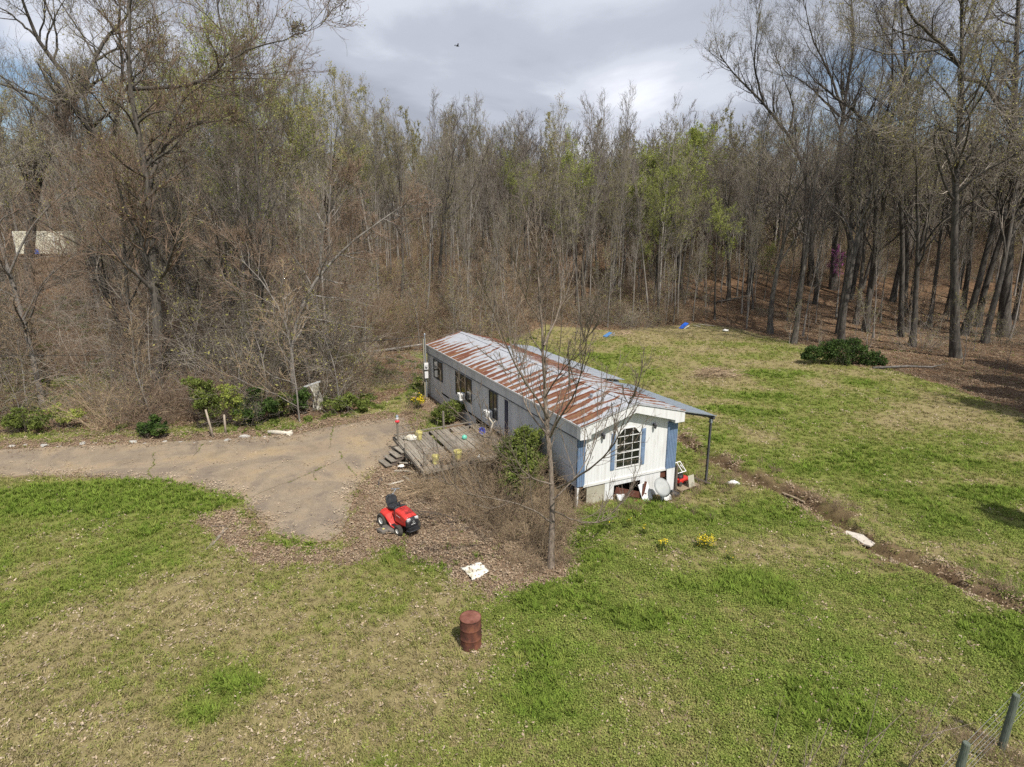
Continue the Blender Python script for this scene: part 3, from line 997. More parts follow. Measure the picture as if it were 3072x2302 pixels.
# side wall panels, 1.2 m wide with shallow grooves
pm = MB()
pw = LEN / 16
for k in range(6):
    w = (pw - 0.006) / 6
    pm.box(0.0, 0.05, k * w + 0.004, (k + 1) * w - 0.004, Z_FLOOR - 0.05, Z_EAVE - 0.02)
pm.box(0.012, 0.045, 0.0, pw - 0.006, Z_FLOOR - 0.047, Z_EAVE - 0.023)
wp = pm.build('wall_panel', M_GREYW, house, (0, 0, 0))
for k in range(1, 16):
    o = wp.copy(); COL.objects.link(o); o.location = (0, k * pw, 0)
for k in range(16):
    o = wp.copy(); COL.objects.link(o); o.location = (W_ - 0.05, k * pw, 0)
m = MB(); m.prism([(0.05, Z_FLOOR), (W_ - 0.05, Z_FLOOR), (W_ - 0.05, 3.48), (A_R, 4.10), (0.05, 3.48)], 1, LEN - 0.04, LEN)
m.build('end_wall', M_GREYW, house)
# side fascia and its trim line
for a0, a1, nm in ((-0.07, -0.003, 'fascia'), (W_ + 0.003, W_ + 0.07, 'fascia')):
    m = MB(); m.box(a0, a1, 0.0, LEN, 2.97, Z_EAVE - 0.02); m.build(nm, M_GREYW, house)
m = MB(); m.box(-0.085, -0.003, 0.004, LEN, 2.925, 2.968); m.build('trim_strip', M_DTRIM, house)

# gable wall: vertical siding strips round the window
WA0, WA1, WZ0, WZ1, WZC = 1.85, 3.09, 1.31, 3.06, 2.74
n_st = 25
for k in range(n_st):
    a0 = 0.36 + k * (4.50 - 0.36) / n_st; a1 = a0 + (4.50 - 0.36) / n_st
    m = MB()
    x0, x1 = a0 + 0.0015, a1 - 0.0015
    if x1 <= WA0 or x0 >= WA1:
        m.prism([(x0, Z_FLOOR - 0.03), (x1, Z_FLOOR - 0.03), (x1, roof_z(x1) - 0.06), (x0, roof_z(x0) - 0.06)], 1, 0.0, 0.05)
    else:
        segs = [(x0, x1)]
        if x0 < WA0 < x1: m.prism([(x0, Z_FLOOR - 0.03), (WA0, Z_FLOOR - 0.03), (WA0, roof_z(WA0) - 0.06), (x0, roof_z(x0) - 0.06)], 1, 0.0, 0.05); segs = [(WA0, x1)]
        if x0 < WA1 < x1: m.prism([(WA1, Z_FLOOR - 0.03), (x1, Z_FLOOR - 0.03), (x1, roof_z(x1) - 0.06), (WA1, roof_z(WA1) - 0.06)], 1, 0.0, 0.05); segs = [(x0, WA1)]

        def topz(a):
            if a < WA0 + 0.32: return WZC + (a - WA0)
            if a > WA1 - 0.32: return WZC + (WA1 - a)
            return WZ1
        for s0, s1 in segs:
            MB().prism([(s0, Z_FLOOR - 0.03), (s1, Z_FLOOR - 0.03), (s1, WZ0), (s0, WZ0)], 1, 0.0, 0.05).build('siding_strip', M_WHITE, house)
            m.prism([(s0, topz(s0)), (s1, topz(s1)), (s1, roof_z(s1) - 0.06), (s0, roof_z(s0) - 0.06)], 1, 0.0, 0.05)
    m.build('siding_strip', M_WHITE, house)
m = MB()
for s0, s1, z0, z1 in ((0.05, WA0, Z_FLOOR, 3.45), (WA1, W_ - 0.05, Z_FLOOR, 3.45), (WA0, WA1, Z_FLOOR, WZ0), (WA0, WA1, WZ1, 3.6)):
    m.box(s0, s1, 0.052, 0.10, z0, z1)
m.prism([(WA0, WZC), (WA0 + 0.32, WZ1), (WA0, WZ1)], 1, 0.052, 0.10); m.prism([(WA1, WZC), (WA1, WZ1), (WA1 - 0.32, WZ1)], 1, 0.052, 0.10)
m.build('wall_backing', M_WHITE, house)
m = MB(); m.box(0.30, 4.55, -0.035, -0.003, Z_FLOOR - 0.09, Z_FLOOR + 0.03); m.build('trim_strip', M_TRIM, house, bevel=0.006)

# blue corner panels with ribs
for a0, a1 in ((0.0, 0.36), (4.50, 5.02)):
    m = MB(); m.box(a0, a1, -0.055 if a0 else -0.03, 0.05, Z_FLOOR - 0.02, 2.98)
    for k in range(int((a1 - a0) / 0.085)):
        aa = a0 + 0.03 + k * 0.085
        m.box(aa, aa + 0.03, -0.073 if a0 else -0.048, -0.055 if a0 else -0.03, Z_FLOOR - 0.01, 2.97)
    m.build('corner_panel', M_BLUE, house)
m = MB(); m.box(-0.002, 0.34, -0.045, 0.03, 2.982, 3.02); m.build('trim_strip', M_DTRIM, house)

# gable fascia (deep overhanging band)
m = MB()
out = [(-0.10, 2.98), (0.40, 2.98), (0.40, 3.14), (A_R + 0.03, 3.76), (4.60, 3.16), (4.60, 3.03), (5.10, 3.03), (5.10, 3.46), (A_R, 4.11), (-0.10, 3.46)]
n = len(out)
fr = [(0.0, 0.0)]
m.prism([(-0.10, 2.98), (0.40, 2.98), (0.40, 3.14), (0.40, roof_z(0.40) - 0.055), (-0.10, 3.455)], 1, -0.34, -0.06)
m.prism([(0.401, 3.14), (A_R + 0.03, 3.76), (A_R + 0.03, roof_z(A_R + 0.03) - 0.05), (0.401, roof_z(0.40) - 0.055)], 1, -0.34, -0.06)
m.prism([(A_R + 0.031, 3.76), (4.60, 3.16), (4.60, roof_z(4.60) - 0.055), (A_R + 0.031, roof_z(A_R + 0.03) - 0.05)], 1, -0.34, -0.06)
m.prism([(4.601, 3.03), (5.10, 3.03), (5.10, 3.455), (4.601, roof_z(4.60) - 0.055)], 1, -0.34, -0.06)
m.build('gable_fascia', M_WHITE, house)
m = MB()
m.prism([(-0.12, 3.47), (A_R, 4.125), (A_R, 4.155), (-0.12, 3.50)], 1, -0.375, -0.342)
m.prism([(A_R + 0.001, 4.125), (5.12, 3.47), (5.12, 3.50), (A_R + 0.001, 4.155)], 1, -0.375, -0.342)
m.build('rake_trim', mat('grey_trim', [(0.30, 0.31, 0.33), (0.45, 0.46, 0.48)], 5, 0.6), house)

# roof panels with standing seams
PP = 0.66
N_P = 30


def roof_panel(a0, z0, a1, z1, mtl, width=PP, rib=0.028, thick=0.025):
    m = MB(); g = 0.003

    def sl(l0, l1, h0, h1):
        m.add([(a0, l0, z0 + h0), (a1, l0, z1 + h0), (a1, l1, z1 + h0), (a0, l1, z0 + h0), (a0, l0, z0 + h1), (a1, l0, z1 + h1), (a1, l1, z1 + h1), (a0, l1, z0 + h1)],
              [(0, 1, 2, 3), (4, 7, 6, 5), (0, 4, 5, 1), (1, 5, 6, 2), (2, 6, 7, 3), (3, 7, 4, 0)])
    sl(g, width - g, 0, thick)
    sl(g, g + 0.035, thick, thick + rib)
    for q in (0.33, 0.66):
        sl(width * q, width * q + 0.03, thick, thick + rib * 0.45)
    return m


pl = roof_panel(-0.10, Z_EAVE - 0.02, A_R, Z_RIDGE, M_ROOF).build('roof_panel', M_ROOF, house, (0, -0.36, 0))
pr = roof_panel(5.10, Z_EAVE - 0.02, A_R + 0.002, Z_RIDGE, M_ROOF).build('roof_panel', M_ROOF, house, (0, -0.36, 0))
for k in range(1, N_P):
    for b_ in (pl, pr):
        o = b_.copy(); COL.objects.link(o); o.location = (0, -0.36 + k * PP, random.uniform(-0.004, 0.004)); o.rotation_euler = (random.uniform(-0.004, 0.004), 0, 0)
m = MB(); ye = -0.36 + N_P * PP
m.add([(A_R - 0.16, -0.37, Z_RIDGE - 0.005 + 0.02), (A_R, -0.37, Z_RIDGE + 0.062), (A_R + 0.16, -0.37, Z_RIDGE + 0.015), (A_R - 0.16, ye, Z_RIDGE + 0.015), (A_R, ye, Z_RIDGE + 0.062), (A_R + 0.16, ye, Z_RIDGE + 0.015)], [(0, 1, 4, 3), (1, 2, 5, 4)])
m.build('ridge_cap', M_ROOF, house)
m = MB(); m.box(-0.125, -0.102, -0.36, ye, Z_EAVE - 0.06, Z_EAVE + 0.02); m.build('drip_edge', M_TRIM, house)
for (a, l, h, r) in ((2.0, 9.2, 0.28, 0.06), (1.7, 1.7, 0.13, 0.05), (3.0, 12.6, 0.2, 0.07)):
    m = MB(); z = roof_z(a)
    m.lathe([(r + 0.05, z), (r + 0.04, z + 0.03), (r, z + 0.035), (r, z + h), (r * 1.6, z + h), (r * 1.5, z + h + 0.05), (0.001, z + h + 0.07)], 12)
    m.build('roof_vent', M_GALV, house, (a, l, 0), smooth=False)

# side windows (left wall) with frames, panes, and the door
M_FRAMED = mat('dark_window_frame', [(0.035, 0.035, 0.04), (0.08, 0.08, 0.09)], 5, 0.6)


def side_window(l0, l1, z0, z1, cols, rows, fm=M_FRAMED, a=-0.0, sgn=-1):
    m = MB(); t_ = 0.05
    A0, A1 = (a - 0.05, a - 0.003)
    m.box(A0, A1, l0, l1, z1 - t_, z1); m.box(A0, A1, l0, l1, z0, z0 + t_); m.box(A0, A1, l0, l0 + t_, z0 + t_, z1 - t_); m.box(A0, A1, l1 - t_, l1, z0 + t_, z1 - t_)
    w = m.build('window', fm, house)
    for i in range(1, cols):
        x = l0 + (l1 - l0) * i / cols
        q = MB(); q.box(A0 + 0.005, A1 - 0.005, x - 0.025, x + 0.025, z0 + t_, z1 - t_); q.build('mullion', fm, w)
    for i in range(1, rows):
        z = z0 + (z1 - z0) * i / rows
        q = MB(); q.box(A0 + 0.009, A1 - 0.009, l0 + t_, l1 - t_, z - 0.02, z + 0.02); q.build('rail', fm, w)
    for i in range(cols):
        x0 = l0 + t_ + (l1 - l0 - 2 * t_) * i / cols; x1 = l0 + t_ + (l1 - l0 - 2 * t_) * (i + 1) / cols
        q = MB(); q.box(A1 - 0.018, A1 - 0.008, x0, x1, z0 + t_, z1 - t_); q.build('pane', M_GLASSD, w)
    return w


side_window(16.15, 17.9, 1.55, 2.80, 2, 1)
side_window(11.2, 13.75, 1.40, 2.82, 3, 1)
side_window(7.70, 8.70, 1.45, 2.86, 2, 1)
d = empty('door', (0, 0, 0)); d.parent = house
m = MB(); m.box(-0.05, -0.003, 6.22, 6.30, 0.9, 2.92); m.box(-0.05, -0.003, 7.30, 7.38, 0.9, 2.92); m.box(-0.05, -0.003, 6.30, 7.30, 2.86, 2.92); m.build('frame', M_TRIM, d)
m = MB(); m.box(-0.03, -0.004, 6.302, 6.78, 0.92, 2.858)
for z0, z1 in ((1.0, 1.7), (1.8, 2.7)):
    m.box(-0.042, -0.03, 6.38, 6.70, z0, z1)
m.build('leaf', mat('navy_door', [(0.015, 0.017, 0.045), (0.03, 0.035, 0.08)], 5, 0.5), d)
m = MB(); m.box(-0.036, -0.004, 6.784, 7.298, 0.92, 2.858); m.build('side_panel', M_GREYW, d)
m = MB(); m.lathe([(0.001, -0.10), (0.03, -0.09), (0.03, -0.06), (0.012, -0.05), (0.012, -0.043)], 8, axis=0, M=Matrix.Translation((0, 6.4, 1.85))); m.build('handle', M_STEELD, d)

# gable window: octagon-headed, white frame, grid of panes
win = empty('window', (0, 0, 0)); win.parent = house
outer = [(WA0, WZ0), (WA1, WZ0), (WA1, WZC), (WA1 - 0.32, WZ1), (WA0 + 0.32, WZ1), (WA0, WZC)]
cx, cz = (WA0 + WA1) / 2, (WZ0 + WZ1) / 2
inner = [(cx + (x - cx) * (1 - 0.04 / 0.62), cz + (z - cz) * (1 - 0.04 / 0.87)) for x, z in outer]
m = MB(); n = 6
for i in range(n):
    j = (i + 1) % n
    o0, o1, i1, i0 = outer[i], outer[j], inner[j], inner[i]
    m.prism([o0, o1, i1, i0], 1, -0.03, 0.045)
m.build('frame', M_TRIM, win)
for x in (cx - 0.205, cx + 0.205):
    m = MB(); m.box(x - 0.010, x + 0.010, -0.012, 0.016, WZ0 + 0.05, WZ1 - 0.05); m.build('muntin', M_TRIM, win)
for z, h in ((2.70, 0.011), (2.35, 0.010), (2.00, 0.026), (1.68, 0.010)):
    m = MB(); m.box(WA0 + 0.05, WA1 - 0.05, -0.016 - h * 0.3, 0.012, z - h, z + h); m.build('muntin', M_TRIM, win)
cols_ = [WA0 + 0.05, cx - 0.205, cx + 0.205, WA1 - 0.05]
rows_ = [WZ0 + 0.05, 1.68, 2.0, 2.35, 2.70, WZ1 - 0.03]
for i in range(3):
    for j in range(5):
        x0, x1, z0, z1 = cols_[i], cols_[i + 1], rows_[j], rows_[j + 1]
        if j == 4 and i == 0: pts = [(x0, z0), (x1, z0), (x1, z1), (WA0 + 0.34, z1)]
        elif j == 4 and i == 2: pts = [(x0, z0), (x1, z0), (WA1 - 0.34, z1), (x0, z1)]
        else: pts = [(x0, z0), (x1, z0), (x1, z1), (x0, z1)]
        m = MB(); m.prism(pts, 1, 0.022, 0.028); m.build('pane', M_GLASS, win)
m = MB()
for k in range(7):
    m.box(WA0 + 0.06 + k * 0.045, WA0 + 0.06 + k * 0.045 + 0.04, 0.16 + 0.025 * (k % 2), 0.18 + 0.025 * (k % 2), 1.75, 2.72)
m.build('curtain', M_CLOTH, house)
m = MB()
for _ in range(16):
    x = random.uniform(WA0 + 0.1, WA1 - 0.15); w = random.uniform(0.08, 0.25)
    m.box(x, x + w, 0.15 + random.random() * 0.1, 0.4, WZ0 - 0.05 + random.random() * 0.12, WZ0 + 0.12 + random.random() * 0.1)
m.build('sill_clutter', mat('pale_clutter', [(0.25, 0.2, 0.12), (0.6, 0.52, 0.35), (0.3, 0.35, 0.35)], 6, 0.8), house)
for a0, a1 in ((1.60, 1.80), (3.13, 3.33)):
    m = MB(); m.box(a0, a1, -0.03, -0.002, 1.30, 2.90)
    for z0, z1 in ((1.36, 2.05), (2.13, 2.84)):
        m.box(a0 + 0.03, a1 - 0.03, -0.042, -0.03, z0, z1)
    m.build('shutter', M_BLUE, house)
for a in (1.15, 3.73):
    f_ = empty('wall_lantern', (a, -0.06, 3.0 if a > 2 else 2.93)); f_.parent = house
    m = MB(); m.lathe([(0.001, 0.14), (0.075, 0.06), (0.07, 0.05), (0.05, -0.10), (0.03, -0.13), (0.001, -0.15)], 6, M=Matrix.Translation((0, -0.07, -0.02))); m.build('lamp_shade', M_STEELD, f_)
    m = MB(); m.lathe([(0.001, 0.0), (0.06, 0.01), (0.06, 0.05)], 10, axis=1); m.bar((0, 0, 0.0), (0, -0.07, 0.10), 0.02); m.build('wall_plate', M_STEELD, f_)

# skirting of the gable end, partly missing
SK = [(1.38, 1.84, -0.32, 0.79, 0), (1.841, 3.20, 0.585, 0.79, 0), (3.201, 4.26, -0.40, 0.79, 0.0)]
for a0, a1, z0, z1, t_ in SK:
    m = MB(); m.box(a0, a1 - 0.004, 0.0, 0.03, z0, z1)
    for k in range(int((a1 - a0) / 0.2)):
        m.box(a0 + 0.08 + k * 0.2, a0 + 0.092 + k * 0.2, -0.008, 0.0, z0 + 0.01, z1 - 0.01)
    m.build('skirting_panel', M_WHITE, house)
m = MB(); m.prism([(4.66, -0.40), (5.04, -0.46), (5.04, 0.86), (4.56, 0.86)], 1, -0.05, -0.02); m.build('skirting_panel', M_WHITE, house)
m = MB(); m.prism([(-0.06, -0.05), (0.06, -0.05), (0.12, 0.80), (-0.02, 0.84)], 1, -0.02, 0.01); m.build('skirting_panel', M_WHITE, house)
m = MB(); m.box(0.50, 1.376, 0.006, 0.03, -0.32, 0.74); m.build('skirting_panel', M_BEIGE, house)['label'] = 'beige board filling a gap in the skirting'
m = MB(); m.box(0.05, 1.377, 0.04, 0.10, 0.72, 0.84); m.build('rim_beam', M_RUSTB, house)
m = MB(); m.box(4.262, 4.70, 0.05, 0.10, 0.45, 0.84); m.build('rim_beam', M_RUSTB, house)
for k in range(13):
    if k in (5, 6): continue
    m = MB(); z1 = random.choice([0.82, 0.8, 0.7])
    m.box(0.0, 0.02, k * 1.48 + 0.3, k * 1.48 + 1.76, -0.1, z1)
    m.build('skirting_panel', M_GREYW if k > 4 else M_DTRIM, house)
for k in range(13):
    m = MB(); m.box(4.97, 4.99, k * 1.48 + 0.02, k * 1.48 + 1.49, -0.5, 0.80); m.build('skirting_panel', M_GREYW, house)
m = MB(); m.box(5.02, 5.11, -0.16, -0.07, -0.55, 0.97); m.build('corner_post', M_WOODD, house)
m = MB(); m.box(-0.16, -0.07, -0.16, -0.07, -0.1, 0.9); m.build('corner_post', M_WOODD, house)

# porch roof on the right-hand side, its posts and beam
aw = roof_panel(7.12, 2.93, 5.02, 3.44, M_GALV, 0.78, 0.02, 0.02).build('awning_panel', M_GALV, house, (0, -0.15, 0))
for k in range(1, 8):
    o = aw.copy(); COL.objects.link(o); o.location = (0, -0.15 + 0.78 * k, random.uniform(-0.006, 0.006))
m = MB(); m.box(6.95, 7.05, -0.12, 6.05, 2.80, 2.925); m.build('awning_beam', M_STEELD, house)
for l in (-0.02, 2.0, 4.0, 6.0):
    m = MB(); m.bar((5.06, l, 3.36), (6.95, l, 2.90), 0.05, 0.08); m.build('awning_rafter', M_STEELD, house)
for l in (0.0, 3.0, 5.9):
    m = MB(); m.box(6.90, 6.98, l - 0.04, l + 0.04, -0.6, 2.80); m.build('awning_post', M_STEELD, house)
m = MB(); m.box(6.885, 6.995, -0.055, 0.055, 2.62, 2.80); m.build('post_bracket', M_GALV, house)
# lean-to addition
m = MB(); m.box(5.06, 6.55, 6.4, 17.0, -0.5, 3.16); m.build('lean_to_wall', M_GREYW, house)
lt = roof_panel(6.75, 3.22, 4.4, 3.62, M_ROOF, 0.98, 0.02, 0.02).build('lean_to_roof_panel', M_ROOF, house, (0, 6.2, 0))
M_GALV2 = mat('pale_grey_roof_metal', [(0.27, 0.29, 0.33), (0.36, 0.39, 0.43), (0.24, 0.20, 0.18)], 0.8, 0.5, metal=0.3, stretch=(1, 2.5, 1), lo=0.35, hi=0.75)
lt.data.materials[0] = M_GALV2
for k in range(1, 11):
    o = lt.copy(); COL.objects.link(o); o.location = (0, 6.2 + 0.98 * k, random.uniform(-0.012, 0.012))
# electricity mast with meter at the far corner
em = empty('electric_mast', (*hw(-0.35, 18.6), 0), TH, 'electric service mast with white meter box at the far corner of the mobile home', 'electric mast')
m = MB(); m.box(-0.11, 0.09, 0.08, 0.22, -0.1, 4.0); m.build('post', M_WOODD if False else mat('tan_post', [(0.22, 0.20, 0.15), (0.34, 0.31, 0.24)], 6, 0.9, stretch=(4, 4, 0.5)), em)
m = MB(); m.lathe([(0.028, -0.1), (0.028, 4.25)], 10); m.lathe([(0.05, 4.25), (0.06, 4.33), (0.001, 4.40)], 10); m.build('conduit', M_GALV, em)
m = MB(); m.box(-0.14, 0.14, -0.14, 0.0 - 0.03, 1.95, 2.40); m.build('meter_box', M_TRIM, em, bevel=0.01)
m = MB(); m.lathe([(0.085, 0.0), (0.085, 0.07), (0.06, 0.10), (0.001, 0.10)], 12, axis=1, M=Matrix.Translation((0, -0.24, 2.22))); m.build('meter', M_LAMP, em)
m = MB(); m.box(-0.12, 0.12, -0.13, -0.03, 1.35, 1.80); m.build('breaker_box', M_TRIM, em, bevel=0.01)

# window air conditioners
M_ACW = mat('white_enamel', [(0.68, 0.68, 0.66), (0.80, 0.80, 0.79)], 4, 0.45)


def air_conditioner(a, l, z, label):
    x, y = hw(a, l)
    t = empty('air_conditioner', (x, y, z), TH, label, 'air conditioner', 'window air conditioners')
    m = MB(); m.box(-0.34, 0.0, -0.22, 0.22, 0.0, 0.38); m.build('case', M_ACW, t, bevel=0.012)
    m = MB(); m.box(-0.346, -0.341, -0.19, 0.19, 0.04, 0.34); m.build('coil', M_STEELD, t)
    for k in range(9):
        q = MB(); q.box(-0.36, -0.347, -0.19, 0.19, 0.05 + k * 0.032, 0.062 + k * 0.032); q.build('louver', M_ACW, t)
    for k in range(6):
        q = MB(); q.box(-0.28, -0.08, -0.226, -0.221, 0.10 + k * 0.035, 0.115 + k * 0.035); q.build('vent_slot', M_STEELD, t)


air_conditioner(-0.055, 12.35, 1.42, 'white air conditioner in the wide window beside the round green bush')
air_conditioner(-0.055, 8.45, 1.44, 'white air conditioner in the window next to the dark blue door')

# ------------------------------------------------------------------ wooden deck and steps
DZ = 0.78
deck = empty('wooden_deck', (*hw(-2.5, 7.1), 0), TH, 'weathered grey wooden deck with rotten boards beside the mobile home', 'deck')


def dk(a, l, z=0):
    return (a + 2.5, l - 7.1, z)


pk = MB(); pk.box(-0.065, 0.065, -2.45, 2.45, -0.035, 0.0)
pk0 = None
for k in range(34):
    a = -4.92 + k * 0.143
    if k == 12: continue
    if pk0 is None:
        pk0 = pk.build('plank', M_WOOD, deck); o = pk0
    else:
        o = pk0.copy(); COL.objects.link(o)
    o.location = dk(a, 7.1 + random.uniform(-0.05, 0.05), DZ + random.uniform(-0.018, 0.018)); o.rotation_euler = (random.uniform(-0.006, 0.006), random.uniform(-0.07, 0.07), random.uniform(-0.012, 0.012))
    if k in (7, 8, 20, 27, 28): o.scale = (1, 0.75 - 0.05 * (k % 3), 1)
for l in (4.62, 7.1, 9.58):
    m = MB(); m.box(*[dk(-4.99, l)[0], dk(-0.1, l)[0]], l - 7.1 - 0.02, l - 7.1 + 0.02, DZ - 0.26, DZ - 0.04); m.build('joist', M_WOOD, deck)
for a in (-5.02, -2.5, -0.25):
    m = MB(); m.box(dk(a, 0)[0] - 0.02, dk(a, 0)[0] + 0.02, -2.44, 2.44, DZ - 0.20, DZ - 0.045); m.build('joist', M_WOOD, deck)
for (a, l, zt, tl) in ((-4.95, 4.66, 1.55, 0.10), (-4.95, 7.35, 1.15, -0.03), (-4.97, 8.75, 1.75, 0.02), (-2.30, 9.55, 1.75, 0.0), (-3.6, 4.60, 1.3, 0.05), (-0.5, 4.6, 0.8, 0), (-2.3, 4.6, 0.75, 0), (-0.5, 9.5, 0.8, 0)):
    m = MB(); m.bar(dk(a, l, -0.1), (dk(a, l)[0] + tl, dk(a, l)[1], zt), 0.09, 0.09, up=(0, 1, 0)); m.build('post', M_WOOD, deck)
m = MB(); m.bar(dk(-4.97, 9.5, 0.86), dk(-0.6, 9.6, 0.92), 0.09, 0.04); m.build('handrail', M_WOOD, deck)
m = MB(); m.bar(dk(-4.9, 4.52, 0.70), dk(-2.2, 4.50, 0.84), 0.04, 0.20); m.build('side_board', M_WOOD, deck)
m = MB(); m.bar(dk(-2.2, 4.50, 0.84), dk(-0.2, 4.52, 0.80), 0.04, 0.16); m.build('side_board', M_WOOD, deck)
# steps
st_ = empty('steps', dk(-5.05, 7.95, 0), 0.16); st_.parent = deck
for k in range(4):
    z = 0.16 + k * 0.165
    m = MB(); m.box(-1.02 + k * 0.27, -1.02 + k * 0.27 + 0.31, -0.52, 0.42, z - 0.045, z); m.build('tread', M_WOOD, st_)
for y in (-0.45, 0.36):
    m = MB(); m.prism([(-1.05, -0.05), (-0.70, -0.05), (0.05, 0.40), (0.05, 0.66), (-0.02, 0.66)], 1, y - 0.02, y + 0.02); m.build('stringer', M_WOODD, st_)
# fix the stringer: it is a closed board under the treads


def bucket(x, y, z, label, tilt=(0, 0), s=1.0):
    t = empty('bucket', (x, y, z), random.random() * 6, label, 'bucket', 'yellow buckets on the deck')
    t.rotation_euler = (tilt[0], tilt[1], t.rotation_euler[2])
    m = MB(); m.lathe([(0.001, 0.0), (0.12, 0.0), (0.155, 0.30), (0.165, 0.30), (0.165, 0.34), (0.155, 0.36), (0.15, 0.36), (0.112, 0.02), (0.001, 0.02)], 20, cap=(False, False)); m.build('shell', M_YEL, t, smooth=False)
    m = MB(); m.lathe([(0.156, 0.26), (0.166, 0.262), (0.166, 0.275), (0.158, 0.277)], 20, cap=(False, False)); m.build('rim', M_YEL, t)
    pts = [(0.165 * math.cos(a), 0.165 * math.sin(a) * 0.8 - 0.02, 0.30 - 0.14 * math.sin(a)) for a in np.linspace(0, math.pi, 9)]
    m = MB(); m.tube(pts, 0.004, 5); m.build('handle', M_WIRE, t)
    t.scale = (s, s, s)


bucket(*hw(-3.95, 8.55), DZ, 'yellow bucket at the back of the deck beside the white bag', s=1.15)
bucket(*hw(-4.25, 5.10), DZ, 'split yellow bucket at the front corner of the deck near the leaning post', (0.05, -0.08), s=1.1)
bucket(*hw(-3.15, 5.15), DZ, 'upright pale yellow bucket at the middle of the deck front edge', s=1.2)


def blob(name, loc, size, mtl, label, cat, seed=0, n=(10, 7), rough=0.25, parent=None, rotz=0.0, group=None):
    m = MB(); rs = []
    rg = random.Random(seed)
    for j in range(n[1]):
        ph = math.pi * (j + 0.5) / n[1] - math.pi / 2
        ring = []
        for i in range(n[0]):
            th = 2 * math.pi * i / n[0]
            k = 1 + rough * (rg.random() - 0.5) * 2
            ring.append((size[0] * math.cos(ph) * math.cos(th) * k, size[1] * math.cos(ph) * math.sin(th) * k, size[2] * (math.sin(ph) * k + 0.8)))
        rs.append(ring)
    m.rings(rs)
    o = m.build(name, mtl, parent, loc, (0, 0, rotz), smooth=True)
    tag(o, label, cat, group)
    return o


x, y = hw(-4.35, 8.65); blob('sack', (x, y, DZ), (0.33, 0.2, 0.13), M_CLOTH, 'crumpled white sack lying on the deck beside a bucket', 'sack', 3, rough=0.3)
x, y = hw(-1.90, 7.55); o = blob('ball', (x, y, DZ + 0.0), (0.13, 0.13, 0.13), M_TEAL, 'round teal ball lying on the deck boards', 'ball', 1, (16, 10), 0.0)
x, y = hw(-0.85, 7.9)
t = empty('basin', (x, y, DZ), 0.4, 'cobalt blue plastic basin lying on the deck by the wall', 'basin')
m = MB(); m.lathe([(0.001, 0), (0.12, 0), (0.17, 0.15), (0.19, 0.155), (0.165, 0.16), (0.11, 0.015), (0.001, 0.015)], 18, cap=(False, False)); m.build('bowl', M_COBALT, t)
m = MB(); m.lathe([(0.17, 0.15), (0.195, 0.15), (0.195, 0.165), (0.17, 0.165)], 18, cap=(False, False)); m.build('rim', M_COBALT, t)
t.rotation_euler = (0.9, 0.3, 0.4); t.location.z = DZ + 0.12
# driftwood-like branch standing at the wall
x, y = hw(-0.45, 7.45)
m = MB(); m.tube([(x, y, DZ - 0.01), (x - 0.05, y, DZ + 0.35), (x + 0.06, y + 0.03, DZ + 0.65), (x - 0.12, y, DZ + 0.92), (x - 0.28, y - 0.02, DZ + 0.98)], [0.06, 0.05, 0.055, 0.045, 0.03], 7)
m.tube([(x + 0.06, y + 0.03, DZ + 0.62), (x + 0.2, y, DZ + 0.80)], [0.03, 0.012], 6)
tag(m.build('driftwood_branch', M_LOG, smooth=True), 'bleached crooked branch standing on the deck against the wall', 'branch')
m = MB(); p0 = Vector((*hw(-1.15, 7.75), DZ + 0.03)); p1 = Vector((*hw(-1.25, 6.6), DZ + 0.45)); m.tube([p0, (p0 + p1) / 2, p1], 0.022, 8)
m.lathe([(0.03, 0), (0.035, 0.06), (0.02, 0.08)], 8, M=Matrix.Translation(p1))
tag(m.build('white_pipe', M_TRIM), 'thin white plastic pipe lying at a slant on the deck', 'pipe')
x, y = hw(-2.35, 4.9)
m = MB(); m.lathe([(0.001, 0), (0.05, 0), (0.06, 0.12), (0.03, 0.18), (0.03, 0.22), (0.001, 0.22)], 10); o = m.build('plastic_jug', M_ACW, None, (-1.64 + 0.1, 25.4, DZ), (0.1, 0.2, 0), smooth=False); tag(o, 'small white jug standing at the right end of the deck front', 'jug')
# red lantern on the corner post by the steps
px, py = hw(-4.955, 8.76)
t = empty('lantern', (px, py, 1.755), 0.3, 'small red lantern on the grey post by the deck steps', 'lantern')
m = MB(); m.lathe([(0.001, 0), (0.10, 0), (0.12, 0.05), (0.06, 0.10), (0.06, 0.11)], 14); m.build('tank', M_REDP, t)
m = MB(); m.lathe([(0.055, 0.11), (0.075, 0.19), (0.055, 0.27)], 12); m.build('globe', M_LAMP, t)
m = MB(); m.lathe([(0.065, 0.27), (0.08, 0.29), (0.05, 0.36), (0.001, 0.38)], 12); m.build('cap', M_GALV, t)

